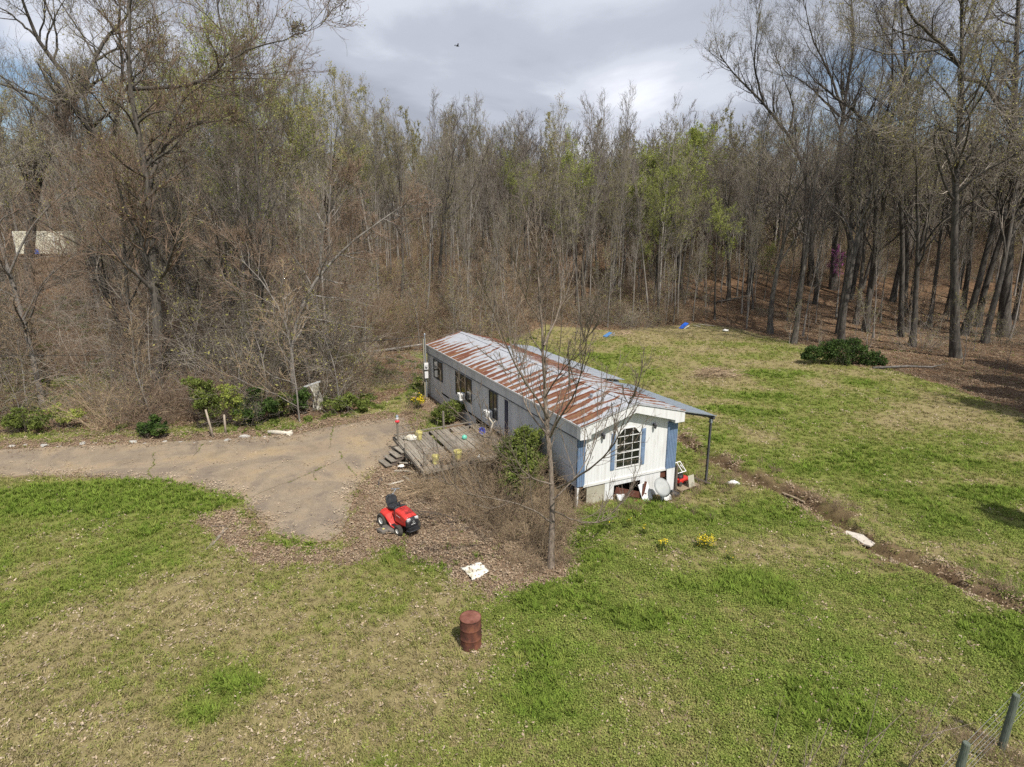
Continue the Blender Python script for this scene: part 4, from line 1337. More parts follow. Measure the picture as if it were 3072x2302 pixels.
bd = MB(); bd.box(-0.7, 0.7, -0.06, 0.06, -0.015, 0.015)
bd0 = None
for i, (px, py, rz, ry, z_, s_, lab) in enumerate([(893, 1012, 0.5, 0.25, 0.25, 1.0, 'board propped against the deck corner'), (905, 1030, -0.3, 0.12, 0.15, 0.9, 'board lying across the stick heap under the deck'), (925, 1025, 1.0, 0.4, 0.3, 0.8, 'steep board leaning on the leaning post'), (875, 1020, 0.1, 0.05, 0.06, 0.7, 'board lying flat at the foot of the steps'), (945, 1035, -0.6, 0.2, 0.2, 0.9, 'board half hidden below the deck front'), (912, 1005, 1.4, 0.3, 0.35, 0.7, 'short board stuck upright between the posts'), (885, 1040, -0.9, 0.03, 0.05, 0.8, 'board lying on the leaves nearest the mower')]):
    c = G(px, py)
    if bd0 is None:
        bd0 = bd.build('broken_board', M_WOOD); o = bd0
    else:
        o = bd0.copy(); COL.objects.link(o)
    o.location = (c.x, c.y, c.z + z_); o.rotation_euler = (0.1, ry, rz); o.scale = (s_, 1, 1)
    tag(o, 'weathered grey broken ' + lab, 'board', 'broken boards heaped at the deck corner')

# ------------------------------------------------------------------ riding mower
mow = empty('riding_mower', (-4.22, 20.36, 0.0), rad(-46), 'red riding lawn mower with black seat parked on the dead leaves', 'riding mower', scale=1.07)
# local +x is forward


def loft(secs, mi=0, cap=(True, True)):
    """secs: list of (x, [(y,z)...]) closed sections"""
    m = MB(); m.rings([[(x, y, z) for y, z in s] for x, s in secs], cap, mi); return m


def rsec(hw_, z0, z1, r=0.05, top=None):
    tw_ = hw_ if top is None else top
    return [(-hw_, z0 + r), (-hw_ + r, z0), (hw_ - r, z0), (hw_, z0 + r), (hw_, z1 - 2 * r), (tw_ - r * 0.4, z1 - r * 0.7), (tw_ - 2 * r, z1), (-tw_ + 2 * r, z1), (-tw_ + r * 0.4, z1 - r * 0.7), (-hw_, z1 - 2 * r)]


hood = loft([(0.02, rsec(0.235, 0.36, 0.80, 0.035, 0.23)), (0.10, rsec(0.245, 0.34, 0.825, 0.035, 0.235)), (0.36, rsec(0.250, 0.33, 0.80, 0.035, 0.23)), (0.62, rsec(0.245, 0.34, 0.745, 0.035, 0.215)), (0.72, rsec(0.235, 0.40, 0.70, 0.035, 0.205))]).build('hood', M_RED, mow, bevel=0.01, smooth=False)
for k in range(7):
    xx = 0.17 + k * 0.062; zz_ = 0.826 - (xx - 0.10) * 0.135
    m = MB(); m.box(xx, xx + 0.024, -0.12, 0.12, zz_ - 0.02, zz_ + 0.002); m.build('vent', M_BLACK, hood)
for s in (-1, 1):
    m = MB(); y0 = 0.2515 * s
    m.prism([(0.16, 0.63), (0.40, 0.60), (0.40, 0.615), (0.16, 0.645)], 1, min(y0, y0 + 0.003 * s), max(y0, y0 + 0.003 * s)); m.build('side_decal', M_TRIM, hood)
    m = MB(); m.prism([(0.12, 0.56), (0.60, 0.50), (0.60, 0.506), (0.12, 0.568)], 1, min(y0, y0 + 0.002 * s), max(y0, y0 + 0.002 * s)); m.build('side_crease', M_BLACK, hood)
m = loft([(0.70, rsec(0.242, 0.33, 0.685, 0.035, 0.215)), (0.79, rsec(0.235, 0.34, 0.64, 0.04, 0.20)), (0.83, rsec(0.20, 0.38, 0.60, 0.04, 0.17))]); g = m.build('grille', M_BLACK, mow, bevel=0.008)
m = MB(); m.lathe([(0.028, 0.0), (0.034, 0.003), (0.034, 0.006), (0.026, 0.006), (0.026, 0.0)], 16, cap=(False, False), axis=0, M=Matrix.Translation((0.831, 0.0, 0.545))); m.build('emblem', M_TRIM, g)
m = MB()
for k, w in enumerate((0.016, 0.014, 0.018, 0.014, 0.006, 0.014, 0.010, 0.014, 0.014)):
    y0 = 0.075 - k * 0.0185; m.box(0.832, 0.835, y0 - w, y0, 0.450, 0.474)
m.build('lettering', M_TRIM, g)
for s in (-1, 1):
    m = MB(); m.box(0.74, 0.81, min(0.09 * s, 0.225 * s), max(0.09 * s, 0.225 * s), 0.575, 0.672); m.build('headlight', M_LAMP, mow, bevel=0.015)
m = MB(); m.tube([(0.72, -0.22, 0.22), (0.90, -0.20, 0.24), (0.93, -0.12, 0.25), (0.93, 0.12, 0.25), (0.90, 0.20, 0.24), (0.72, 0.22, 0.22)], 0.022, 8); m.box(0.66, 0.86, -0.19, 0.19, 0.17, 0.345); m.build('bumper', M_BLACK, mow)
m = MB(); m.box(-0.60, 0.70, -0.14, 0.14, 0.20, 0.34); m.box(0.40, 0.47, -0.30, 0.30, 0.15, 0.21); m.box(-0.55, -0.47, -0.30, 0.30, 0.20, 0.27); m.build('chassis', M_BLACK, mow, bevel=0.01)
m = loft([(-0.02, rsec(0.23, 0.36, 0.86, 0.03, 0.20)), (0.03, rsec(0.24, 0.36, 0.87, 0.03, 0.21)), (0.075, rsec(0.24, 0.36, 0.83, 0.03, 0.22))]); m.build('dashboard', M_BLACK, mow, bevel=0.008)
# fenders: a saddle over the rear wheels running down to footboards
sec = []
for x, zt, hw_, zb in ((-0.72, 0.50, 0.30, 0.44), (-0.70, 0.56, 0.36, 0.46), (-0.60, 0.60, 0.43, 0.48), (-0.42, 0.61, 0.45, 0.50), (-0.24, 0.56, 0.44, 0.44), (-0.10, 0.40, 0.41, 0.28), (0.02, 0.26, 0.41, 0.20), (0.30, 0.235, 0.41, 0.19), (0.36, 0.25, 0.40, 0.20)):
    sec.append((x, [(-hw_, zb), (-hw_ + 0.05, zb - 0.03), (hw_ - 0.05, zb - 0.03), (hw_, zb), (hw_, (zb + zt) / 2), (hw_ - 0.05, zt), (hw_ * 0.5, zt + 0.02), (-hw_ * 0.5, zt + 0.02), (-hw_ + 0.05, zt), (-hw_, (zb + zt) / 2)]))
loft(sec).build('fender', M_RED, mow, bevel=0.012, smooth=False)
m = MB(); m.prism([(-0.50, 0.62), (-0.10, 0.62), (0.0, 0.40), (0.0, 0.32), (-0.5, 0.32)], 1, -0.17, 0.17); m.build('tunnel', M_RED, mow, bevel=0.02)
for s in (-1, 1):
    m = MB()
    for k in range(6):
        m.box(0.03 + k * 0.045, 0.055 + k * 0.045, min(0.25 * s, 0.39 * s), max(0.25 * s, 0.39 * s), 0.262 - 0.003 * k, 0.280 - 0.003 * k)
    m.build('foot_mat', M_BLACK, mow)
# seat
seat = empty('seat', (-0.34, 0, 0.66)); seat.parent = mow
m = MB(); m.rings([[(0.24 * math.cos(a) * k + 0.0, 0.23 * math.sin(a) * k, z + 0.03 * (math.cos(a) if z > 0.05 else 0)) for a in np.linspace(0, 2 * math.pi, 20, endpoint=False)] for z, k in ((0.0, 0.85), (0.03, 1.0), (0.09, 1.02), (0.12, 0.9), (0.115, 0.6), (0.105, 0.3))]); m.build('cushion', M_SEAT, seat, smooth=True)
m = MB(); rs = []
for z, hw_, x in ((0.06, 0.20, -0.20), (0.16, 0.225, -0.235), (0.28, 0.22, -0.265), (0.36, 0.19, -0.285), (0.41, 0.11, -0.295)):
    rs.append([(x + (0.05 if c > 0 else 0) * 1 + 0.05 * (abs(s_) > 0.7) * (c > 0), hw_ * s_, z) for s_, c in ((-1, 0.5), (-0.8, 1), (-0.4, 1), (0, 1), (0.4, 1), (0.8, 1), (1, 0.5), (0.8, -1), (0, -1), (-0.8, -1))])
m.rings(rs); m.build('backrest', M_SEAT, seat, smooth=True)
m = MB(); m.box(-0.12, 0.12, -0.10, 0.10, -0.06, 0.0); m.build('seat_base', M_BLACK, seat)
# steering wheel
sw = empty('steering_wheel', (0.0, 0, 0.98)); sw.parent = mow; sw.rotation_euler = (0, rad(-28), 0)
m = MB(); pts = [(0.155 * math.cos(a), 0.155 * math.sin(a), 0) for a in np.linspace(0, 2 * math.pi, 25)]; m.tube(pts, 0.014, 6); m.build('rim', M_BLACK, sw, smooth=True)
m = MB(); m.bar((-0.15, 0, 0), (0.15, 0, 0), 0.03, 0.012); m.bar((0, -0.15, 0), (0, 0.15, 0), 0.03, 0.012); m.lathe([(0.04, -0.02), (0.045, 0.015), (0.001, 0.02)], 10); m.bar((0, 0, 0), (0.02, 0, -0.15), 0.03); m.build('spoke', M_BLACK, sw)
m = MB(); m.tube([(-0.05, -0.30, 0.50), (0.0, -0.31, 0.62), (0.01, -0.31, 0.66)], [0.008, 0.008, 0.014], 6); m.build('lever', M_BLACK, mow)
m = MB(); m.tube([(-0.28, 0.34, 0.58), (-0.22, 0.34, 0.72)], 0.012, 6); m.build('lever', M_BLACK, mow)


def wheel(x, y, r, w, rr, parent):
    t = empty('wheel', (x, y, r)); t.parent = parent
    m = MB(); n = 28
    prof = [(rr, -w / 2 * 0.8), (r * 0.82, -w / 2), (r * 0.95, -w / 2 * 0.85), (r, -w / 2 * 0.5), (r, w / 2 * 0.5), (r * 0.95, w / 2 * 0.85), (r * 0.82, w / 2), (rr, w / 2 * 0.8)]
    m.lathe(prof, n, axis=1, cap=(False, False))
    for k in range(n):
        a = 2 * math.pi * k / n
        M_ = Matrix.Rotation(-a, 4, 'Y')
        m.box(r * 0.985, r * 1.015, -w / 2 * 0.7 if k % 2 else -0.01, 0.01 if k % 2 else w / 2 * 0.7, -0.012, 0.012, M=M_)
    m.build('tyre', M_TYRE, t)
    m = MB(); m.lathe([(rr, -w / 2 * 0.8), (rr * 0.9, -w / 2 * 0.6), (rr * 0.8, -w * 0.2), (rr * 0.3, -w * 0.16), (rr * 0.25, -w * 0.3), (0.001, -w * 0.3)], 20, axis=1, cap=(False, False))
    m.lathe([(rr, w / 2 * 0.8), (rr * 0.9, w / 2 * 0.6), (rr * 0.8, w * 0.2), (rr * 0.3, w * 0.16), (rr * 0.25, w * 0.3), (0.001, w * 0.3)], 20, axis=1, cap=(False, False)); m.build('rim', M_RIM, t)


for s in (-1, 1):
    wheel(-0.51, 0.38 * s, 0.255, 0.24, 0.125, mow)
    wheel(0.45, 0.37 * s, 0.19, 0.15, 0.085, mow)
# cutting deck with side chute
m = MB(); m.prism([(-0.30, -0.56), (0.22, -0.56), (0.33, -0.40), (0.33, 0.46), (0.20, 0.54), (-0.26, 0.54), (-0.33, 0.40), (-0.33, -0.46)], 2, 0.07, 0.165); m.build('cutting_deck', M_DECKM, mow, bevel=0.015)
m = MB(); m.prism([(-0.26, -0.52), (0.10, -0.52), (0.06, -0.78), (-0.28, -0.80)], 2, 0.05, 0.15); m.build('discharge_chute', M_DECKM, mow, bevel=0.015)
m = MB(); m.box(-0.13, -0.05, -0.67, -0.59, 0.151, 0.154); m.build('warning_label', M_YEL, mow)
m = MB(); m.lathe([(0.001, -0.02), (0.05, -0.02), (0.055, 0.0), (0.05, 0.02), (0.001, 0.02)], 14, axis=1, M=Matrix.Translation((-0.31, -0.60, 0.06))); m.build('gauge_wheel', M_TYRE, mow)

# ------------------------------------------------------------------ oil drum
bx, by = -1.11, 13.78
drum = empty('steel_barrel', (bx, by, float(terrain(bx, by)) - 0.01), 0.4, 'rusty brown steel barrel standing alone on the grass', 'barrel')
prof = [(0.001, 0.0), (0.283, 0.0), (0.292, 0.012), (0.283, 0.03)]
prof += [(0.285, 0.25), (0.290, 0.275), (0.297, 0.29), (0.297, 0.30), (0.290, 0.315), (0.285, 0.33), (0.286, 0.42), (0.284, 0.50), (0.285, 0.555), (0.290, 0.575), (0.297, 0.59), (0.297, 0.60), (0.290, 0.615), (0.285, 0.635), (0.284, 0.855)]
m = MB(); m.lathe(prof, 48, cap=(False, False)); m.build('body', M_RUSTD, drum, smooth=True)
m = MB(); m.lathe([(0.284, 0.855), (0.293, 0.862), (0.295, 0.875), (0.289, 0.885), (0.280, 0.883), (0.276, 0.868)], 48, cap=(False, False)); m.build('rim', M_RUSTD, drum, smooth=True)
m = MB(); m.lathe([(0.2765, 0.868), (0.21, 0.866), (0.10, 0.869), (0.001, 0.870)], 48, cap=(False, False)); m.lathe([(0.035, 0.868), (0.035, 0.878), (0.001, 0.880)], 14, M=Matrix.Translation((0.17, 0.10, 0))); m.build('lid', M_RUST, drum, smooth=False)

# ------------------------------------------------------------------ satellite dish and the junk at the gable end
sx, sy = hw(3.72, -0.75)
dish = empty('satellite_dish', (sx, sy, float(terrain(sx, sy))), TH, 'grey satellite dish on a short pole in front of the skirting', 'satellite dish')
m = MB(); m.tube([(0.10, 0, -0.05), (0.02, 0, 0.42), (0.0, 0.05, 0.55)], 0.028, 8); m.build('pole', M_GALV, dish)
Rm = Matrix.Translation((0.05, -0.02, 0.72)) @ Matrix.Rotation(rad(8), 4, 'Z') @ Matrix.Rotation(rad(52), 4, 'X')
m = MB(); m.lathe([(0.001, -0.05), (0.15, -0.042), (0.30, -0.018), (0.42, 0.02), (0.425, 0.012), (0.30, -0.028), (0.15, -0.052), (0.001, -0.06)], 36, cap=(False, False), M=Rm @ Matrix.Scale(-1, 4, (0, 0, 1))); m.build('reflector', M_DISH, dish, smooth=True)
m = MB(); m.bar(Rm @ Vector((0, -0.40, 0.02)), Rm @ Vector((0, -0.32, 0.40)), 0.02); m.box(-0.03, 0.03, -0.03, 0.05, -0.04, 0.04, M=Rm @ Matrix.Translation((0, -0.30, 0.42))); m.build('feed_arm', M_STEELD, dish)


def leaning(name, a, l, w, h, tilt, rz, mtl, label, cat, roll=0.0, thick=0.025, z=None):
    x, y = hw(a, l)
    o = MB().box(-w / 2, w / 2, -thick / 2, thick / 2, 0, h).build(name, mtl, None, (x, y, (float(terrain(x, y)) if z is None else z)), (tilt, roll, TH + rz), bevel=0.004)
    tag(o, label, cat)
    return o


leaning('loose_sheet', 3.28, -0.50, 0.62, 0.80, -0.45, 0.25, M_GREYFILM, 'grey sheet leaning on the skirting behind the satellite dish', 'panel')
leaning('loose_sheet', 4.20, -0.62, 0.50, 0.26, -0.75, -0.1, M_TRIM, 'short white panel lying at the foot of the satellite dish', 'panel')
p0 = Vector((*hw(1.84, -0.12), 0.42)); p1 = Vector((*hw(3.22, -0.36), -0.02))
m = MB(); m.bar(p0, p1, 0.06, 0.26); tag(m.build('fallen_beam', M_RUSTB), 'long rusty brown beam slanting out of the broken skirting', 'beam')
p0 = Vector((*hw(3.02, -0.42), 0.02)); p1 = Vector((*hw(3.26, -0.30), 0.62))
m = MB(); m.bar(p0, p1, 0.05, 0.16); tag(m.build('short_board', M_RUSTB), 'short brown board standing upright against the slanting rusty beam', 'board')
leaning('leaning_sheet', 2.02, -0.35, 0.34, 0.55, -0.55, -0.2, M_GREYFILM, 'small grey sheet leaning below the left end of the rusty beam', 'panel')
x, y = hw(4.75, -0.30); blob('rubbish_bag', (x, y, float(terrain(x, y)) - 0.05), (0.26, 0.18, 0.16), M_BLACK, 'shiny black rubbish bag at the dark skirting gap', 'bag', 5, rough=0.35)
x, y = hw(2.75, -0.55); blob('rubbish_bag', (x, y, float(terrain(x, y)) - 0.05), (0.28, 0.14, 0.11), M_RUSTB, 'dark brown bundle lying under the rusty beam', 'bundle', 9, rough=0.4)

jx, jy = hw(5.75, 0.15); jz = float(terrain(jx, jy))
plat = empty('pallet', (jx, jy, jz), TH + 0.15, 'low wooden pallet on the ground beneath the old lawn mower', 'pallet')
for k in range(6):
    MB().box(-0.62, 0.62, -0.42 + k * 0.15, -0.30 + k * 0.15, 0.12, 0.145).build('plank', M_BROWNB, plat)
for xx in (-0.55, 0.0, 0.55):
    MB().box(xx - 0.04, xx + 0.04, -0.42, 0.45, 0.0, 0.118).build('runner', M_BROWNB, plat)
pm_ = empty('push_mower', (*hw(5.72, 0.35), jz + 0.147), TH + rad(14), 'old red push mower standing on the pallet under the porch roof', 'lawn mower')
MB().prism([(-0.34, -0.22), (0.30, -0.26), (0.42, -0.10), (0.42, 0.14), (0.26, 0.26), (-0.34, 0.22)], 2, 0.10, 0.26).build('deck', M_RED, pm_, bevel=0.03)
MB().lathe([(0.001, 0.26), (0.15, 0.26), (0.15, 0.36), (0.12, 0.42), (0.10, 0.42), (0.10, 0.47), (0.001, 0.47)], 16).build('engine', M_BLACK, pm_, bevel=0.008)
MB().box(-0.16, 0.02, -0.14, 0.12, 0.26, 0.38).build('fuel_tank', M_STEELD, pm_, bevel=0.02)
for xx, yy in ((-0.32, -0.27), (-0.32, 0.27), (0.34, -0.27), (0.34, 0.27)):
    MB().lathe([(0.001, -0.03), (0.09, -0.03), (0.105, -0.02), (0.105, 0.02), (0.09, 0.03), (0.001, 0.03)], 16, axis=1).build('wheel', M_TYRE, pm_, (xx, yy, 0.107))
MB().tube([(-0.32, -0.20, 0.22), (-0.42, -0.20, 0.80), (-0.45, -0.18, 0.86), (-0.45, 0.18, 0.86), (-0.42, 0.20, 0.80), (-0.32, 0.20, 0.22)], 0.014, 7).build('handle', M_STEELD, pm_)
sa = empty('window_sash', (*hw(5.72, 0.28), jz + 0.66), TH + 0.12, 'white empty window sash resting on the red push mower', 'window sash')
sa.rotation_euler = (rad(-48), 0, TH + 0.12)
for b_ in ((-0.31, 0.31, 0.0, 0.035), (-0.31, 0.31, 0.50, 0.535)):
    MB().box(b_[0], b_[1], -0.02, 0.02, b_[2], b_[3]).build('rail', M_TRIM, sa)
for xx in (-0.31, 0.055, 0.275):
    MB().box(xx, xx + 0.035, -0.018, 0.018, 0.036, 0.499).build('stile', M_TRIM, sa)
o = leaning('beige_panel', 5.92, -0.22, 0.36, 0.52, -0.22, 0.1, M_BEIGE, 'flat beige panel leaning on the front of the red push mower', 'panel', z=jz + 0.147)
o = MB().box(-0.24, 0.24, -0.02, 0.02, 0, 0.30).build('picture_frame', M_TRIM, None, (*hw(6.35, 0.75), jz + 0.50), (rad(-50), 0.5, TH + 0.8)); tag(o, 'small white framed board sticking out behind the window sash', 'board')
o = MB().bar((*hw(6.25, 0.05), jz + 0.42), (*hw(6.95, -0.25), jz + 0.12), 0.06).bar((*hw(6.5, 0.0), jz + 0.3), (*hw(6.5, 0.0), jz - 0.05), 0.05).build('broken_rail', M_WOODD, None); tag(o, 'short broken dark timber rail between the pallet and the porch post', 'timber rail')
blob('litter_bag', tuple(G(1583, 1046, -0.03)), (0.30, 0.14, 0.11), M_ACW, 'crumpled white plastic bag lying on the path past the porch post', 'plastic bag', 12, rough=0.35)

# ------------------------------------------------------------------ loose things on the lawn
def rag(name, c, pts, mtl, label, cat, h=0.05, seed=0):
    rg = random.Random(seed); k = 12
    # cloth: a ragged grid with folds
    P = [Vector((p[0] - c.x, p[1] - c.y, 0)) for p in pts]
    m = MB(); g_ = []
    for j in range(k + 1):
        for i in range(k + 1):
            u, v = i / k, j / k
            q = P[0] * (1 - u) * (1 - v) + P[1] * u * (1 - v) + P[2] * u * v + P[3] * (1 - u) * v
            q = q + Vector((rg.uniform(-1, 1), rg.uniform(-1, 1), 0)) * 0.03
            q.z = h * (float(fbm(u * 4 + seed, v * 4, 1.1, 3, 51)) - 0.2) + 0.055 + float(terrain(q.x + c.x, q.y + c.y)) - c.z
            g_.append(q)
    m.add(g_, [(j * (k + 1) + i, j * (k + 1) + i + 1, (j + 1) * (k + 1) + i + 1, (j + 1) * (k + 1) + i) for j in range(k) for i in range(k)])
    o = m.build(name, mtl, None, c, smooth=True)
    s_ = o.modifiers.new('thickness', 'SOLIDIFY'); s_.thickness = 0.008
    tag(o, label, cat)


c = G(1025, 1238)
rag('white_cloth', c, [G(1020, 1258), G(1056, 1239), G(1038, 1220), G(995, 1230)], M_CLOTH, 'white cloth sheet spread on the ground left of the front tree', 'cloth', 0.10, 3)
def slab(px, pts, z_, mtl, label):
    cx_, cy_ = flat(*px, -0.25); W2 = [flat(*q, -0.25) for q in pts]
    c = Vector((cx_, cy_, 0)); z0 = float(np.mean([terrain(*q) for q in W2])) + 0.04
    P_ = [(q[0] - cx_, q[1] - cy_) for q in W2]
    o = MB().prism(P_, 2, z0 - 0.02, z0 + z_).build('thin_slab', mtl, None, c, (0.015, -0.02, 0), bevel=0.01)
    tag(o, label, 'slab')


slab((1872, 1152), [(1882, 1168), (1922, 1150), (1915, 1144), (1895, 1146), (1862, 1144), (1830, 1136), (1820, 1141), (1848, 1151), (1866, 1163)], 0.05, M_CONC, 'pale flat stone slab bridging the ditch, the larger of two')
slab((1907, 1187), [(1915, 1199), (1926, 1193), (1896, 1179), (1882, 1180)], 0.04, M_BROWNB, 'small tan slab in the ditch below the larger pale slab')
a_, b_ = G(1690, 1068, 0.06), G(1738, 1088, 0.05)
tag(MB().tube([a_, (a_ + b_) / 2 + Vector((0, 0, 0.02)), b_], 0.05, 8).build('ditch_pipe', M_BROWNB), 'short tan pipe lying in the muddy ditch', 'pipe')
a_, b_ = G(449, 1188, 0.03), G(489, 1143, 0.03)
tag(MB().bar(a_, b_, 0.11, 0.04).build('loose_plank', M_WOOD), 'grey plank lying on the lawn below the tip of the driveway', 'plank')
c = G(475, 1138, 0.02)
tag(MB().bar((c.x - 0.35, c.y, c.z), (c.x + 0.3, c.y + 0.05, c.z), 0.07, 0.04).build('loose_plank', M_WOODD), 'short dark plank lying across the top of the grey plank', 'plank')
a_, b_ = G(580, 937, 0.10), G(632, 941, 0.10)
t = empty('log', a_, 0, 'bleached forked log lying at the far edge of the driveway', 'log')
d_ = b_ - a_
MB().tube([(0, 0, 0), d_ * 0.3 + Vector((0, 0.03, 0)), d_ * 0.7, d_], [0.10, 0.12, 0.12, 0.09], 9).build('trunk', M_LOG, t, smooth=True)
MB().tube([d_ * 0.72, d_ * 0.95 + Vector((0, 0.2, 0.10))], [0.07, 0.05], 7).build('stub', M_LOG, t, smooth=True)
MB().tube([d_ * 0.72, d_ * 0.98 + Vector((0, -0.28, -0.03))], [0.07, 0.045], 7).build('stub', M_LOG, t, smooth=True)
STN = [(25, 965, .22), (55, 962, .14), (95, 964, .30), (128, 966, .16), (178, 959, .26), (205, 958, .12), (246, 955, .15), (288, 956, .32), (312, 959, .12), (356, 955, .2), (390, 956, .14), (492, 952, .28), (528, 944, .34), (548, 947, .16), (572, 945, .12), (455, 955, .12), (420, 958, .1), (650, 928, .1)]
SDESC = ['flat', 'round', 'long', 'chipped', 'pale', 'grey']
rock_meshes = []
for k in range(4):
    m = MB(); rs = []; rg = random.Random(90 + k)
    for j in range(5):
        ph = math.pi * (j + 0.5) / 5 - math.pi / 2
        rs.append([(math.cos(ph) * math.cos(t_) * (1 + .35 * rg.uniform(-1, 1)), 0.7 * math.cos(ph) * math.sin(t_) * (1 + .35 * rg.uniform(-1, 1)), 0.38 * math.sin(ph) * (1 + .2 * rg.uniform(-1, 1))) for t_ in np.linspace(0, 2 * math.pi, 9, endpoint=False)])
    m.rings(rs); o = m.build('rock', M_ROCK); rock_meshes.append(o.data); bpy.data.objects.remove(o)
for k, (px, py, r) in enumerate(STN):
    c = G(px, py)
    o = link('edging_stone', rock_meshes[k % 4], None, (c.x, c.y, c.z + 0.02), k * 1.3, r * 0.8)
    tag(o, 'pale broken stone lying along the far edge of the driveway', 'stone', 'stones along the far edge of the driveway')
# leaning stakes and the wrecked sign
for (b0, t0_, lab) in (((461, 946), (444, 885), 'bare wooden stake leaning left at the driveway edge'), ((488, 938), (484, 896), 'upright bare wooden stake right of the leaning stake')):
    a_ = G(*b0); q = Wp(*t0_, a_.y + (0.1))
    tag(MB().tube([a_ + Vector((0, 0, -0.1)), (a_ + Vector(q)) / 2, Vector(q)], [0.07, 0.06, 0.05], 7).build('wooden_stake', M_STAKE, smooth=True), lab, 'stake', 'wooden stakes at the driveway edge')
c = G(683, 888)
t = empty('collapsed_canopy', c, 0, 'collapsed canopy, grey rail with a torn white sheet hanging in the bushes', 'canopy')
y0 = c.y
pA = Vector(Wp(657, 836, y0)) - c; pB = Vector(Wp(692, 824, y0 + 0.3)) - c
MB().bar(pA, pB, 0.14, 0.08).build('rail', M_GREYFILM, t)
sh = MB(); pr_ = [(668, 834), (688, 826), (690, 846), (701, 868), (694, 885), (683, 888), (675, 880), (680, 858)]
q_ = [Vector(Wp(px, py, y0 - 0.05 + 0.25 * ((i * 37) % 3) / 3)) - c for i, (px, py) in enumerate(pr_)]
cc = sum(q_, Vector()) / len(q_) + Vector((0, 0.25, 0))
sh.add(q_ + [cc], [(i, (i + 1) % len(q_), len(q_)) for i in range(len(q_))])
o = sh.build('torn_sheet', M_CLOTH, t); s_ = o.modifiers.new('thickness', 'SOLIDIFY'); s_.thickness = 0.01
MB().tube([pA * 0.9, Vector((-0.05, 0, 0.5)), Vector((-0.15, 0.1, -0.1))], 0.03, 6).build('leg', M_STEELD, t)
MB().tube([pB * 0.8, Vector((0.1, 0, 0.8)), Vector((-0.05, 0, -0.1))], 0.03, 6).build('leg', M_STEELD, t)
c = G(424, 936); 
blob('yellow_can', (c.x, c.y + 0.8, c.z + 0.35), (0.22, 0.16, 0.10), M_YEL, 'small yellow plastic piece half hidden in the bush at the driveway', 'plastic piece', 4)
# blue things at the far end of the yard
c = G(1312, 728)
t = empty('folding_chair', c, 0.4, 'faded light blue folding chair lying at the yard edge behind the home', 'chair', scale=0.78)
MB().prism([(-0.5, 0.0), (0.45, 0.55), (0.5, 0.62), (-0.48, 0.12)], 1, -0.45, 0.35).build('fabric', M_TARP2, t)
MB().bar((0.4, -0.3, 0.6), (0.9, -0.2, 0.1), 0.05).bar((0.4, 0.3, 0.6), (1.0, 0.3, 0.05), 0.05).bar((-0.4, -0.4, 0.05), (1.1, -0.3, 0.25), 0.05).bar((0.9, -0.2, 0.1), (1.2, 0.2, 0.5), 0.05).build('frame', M_GALV, t)
c = G(1476, 709)
t = empty('plastic_sled', c, 0.5, 'bright blue plastic sled tipped up at the wood edge', 'sled', scale=0.8)
MB().prism([(-0.62, 0.0), (0.2, 0.55), (0.62, 0.75), (0.62, 0.60), (0.25, 0.35), (-0.5, -0.02)], 1, -0.35, 0.35).build('tray', M_TARP, t, bevel=0.05)
MB().bar((-0.2, -0.42, 0.0), (0.75, -0.38, 0.35), 0.06, 0.10).build('runner', M_ACW, t)
for (px, py, dx, lab) in ((1525, 704, 0.9, 'thin pale board lying on leaves right of the blue sled'), (1505, 706, 0.35, 'short yellowish board lying beside the blue sled')):
    c = G(px, py, 0.08); tag(MB().bar((c.x - dx, c.y + 0.2, c.z + 0.1), (c.x + dx, c.y - 0.3, c.z - 0.05), 0.12, 0.05).build('pale_board', M_LOG), lab, 'board')
c = G(1567, 717, 0.05); blob('litter_bag', tuple(c), (0.34, 0.2, 0.12), M_ACW, 'small white bag lying at the wood edge right of the boards', 'plastic bag', 21, rough=0.35)
# broken bits near the mower
for (px, py, ang, L_, lab, mt_) in ((868, 1052, 1.2, 0.45, 'thin black metal arm standing up from the leaves behind the mower seat', M_STEELD),):
    c = G(818, 1052)
    tag(MB().tube([c, c + Vector((0.02, 0.05, 0.30)), c + Vector((0.10, 0.05, 0.42)), c + Vector((0.16, 0.0, 0.28))], 0.022, 6).build('bent_bracket', mt_), lab, 'metal bracket')
c = G(852, 1066, 0.03)
tag(MB().bar((c.x - 0.05, c.y - 0.25, c.z), (c.x + 0.05, c.y + 0.15, c.z + 0.12), 0.05, 0.03).bar((c.x - 0.15, c.y + 0.15, c.z + 0.1), (c.x + 0.2, c.y + 0.15, c.z + 0.13), 0.04).build('tool_head', M_GALV), 'small grey metal tool lying on the leaves just behind the mower', 'tool')
a_, b_ = G(838, 1049, 0.04), G(872, 1041, 0.05); tag(MB().bar(a_, b_, 0.09, 0.03).build('loose_plank', M_LOG), 'short whitish board lying among branches in front of the deck', 'board')
a_, b_ = G(824, 1004, 0.2), G(838, 1010, 0.2); blob('litter_bag', tuple(G(866, 1010, 0.0)), (0.16, 0.09, 0.07), M_ACW, 'scrap of white plastic on the ground at the foot of the deck steps', 'plastic scrap', 31, rough=0.4)

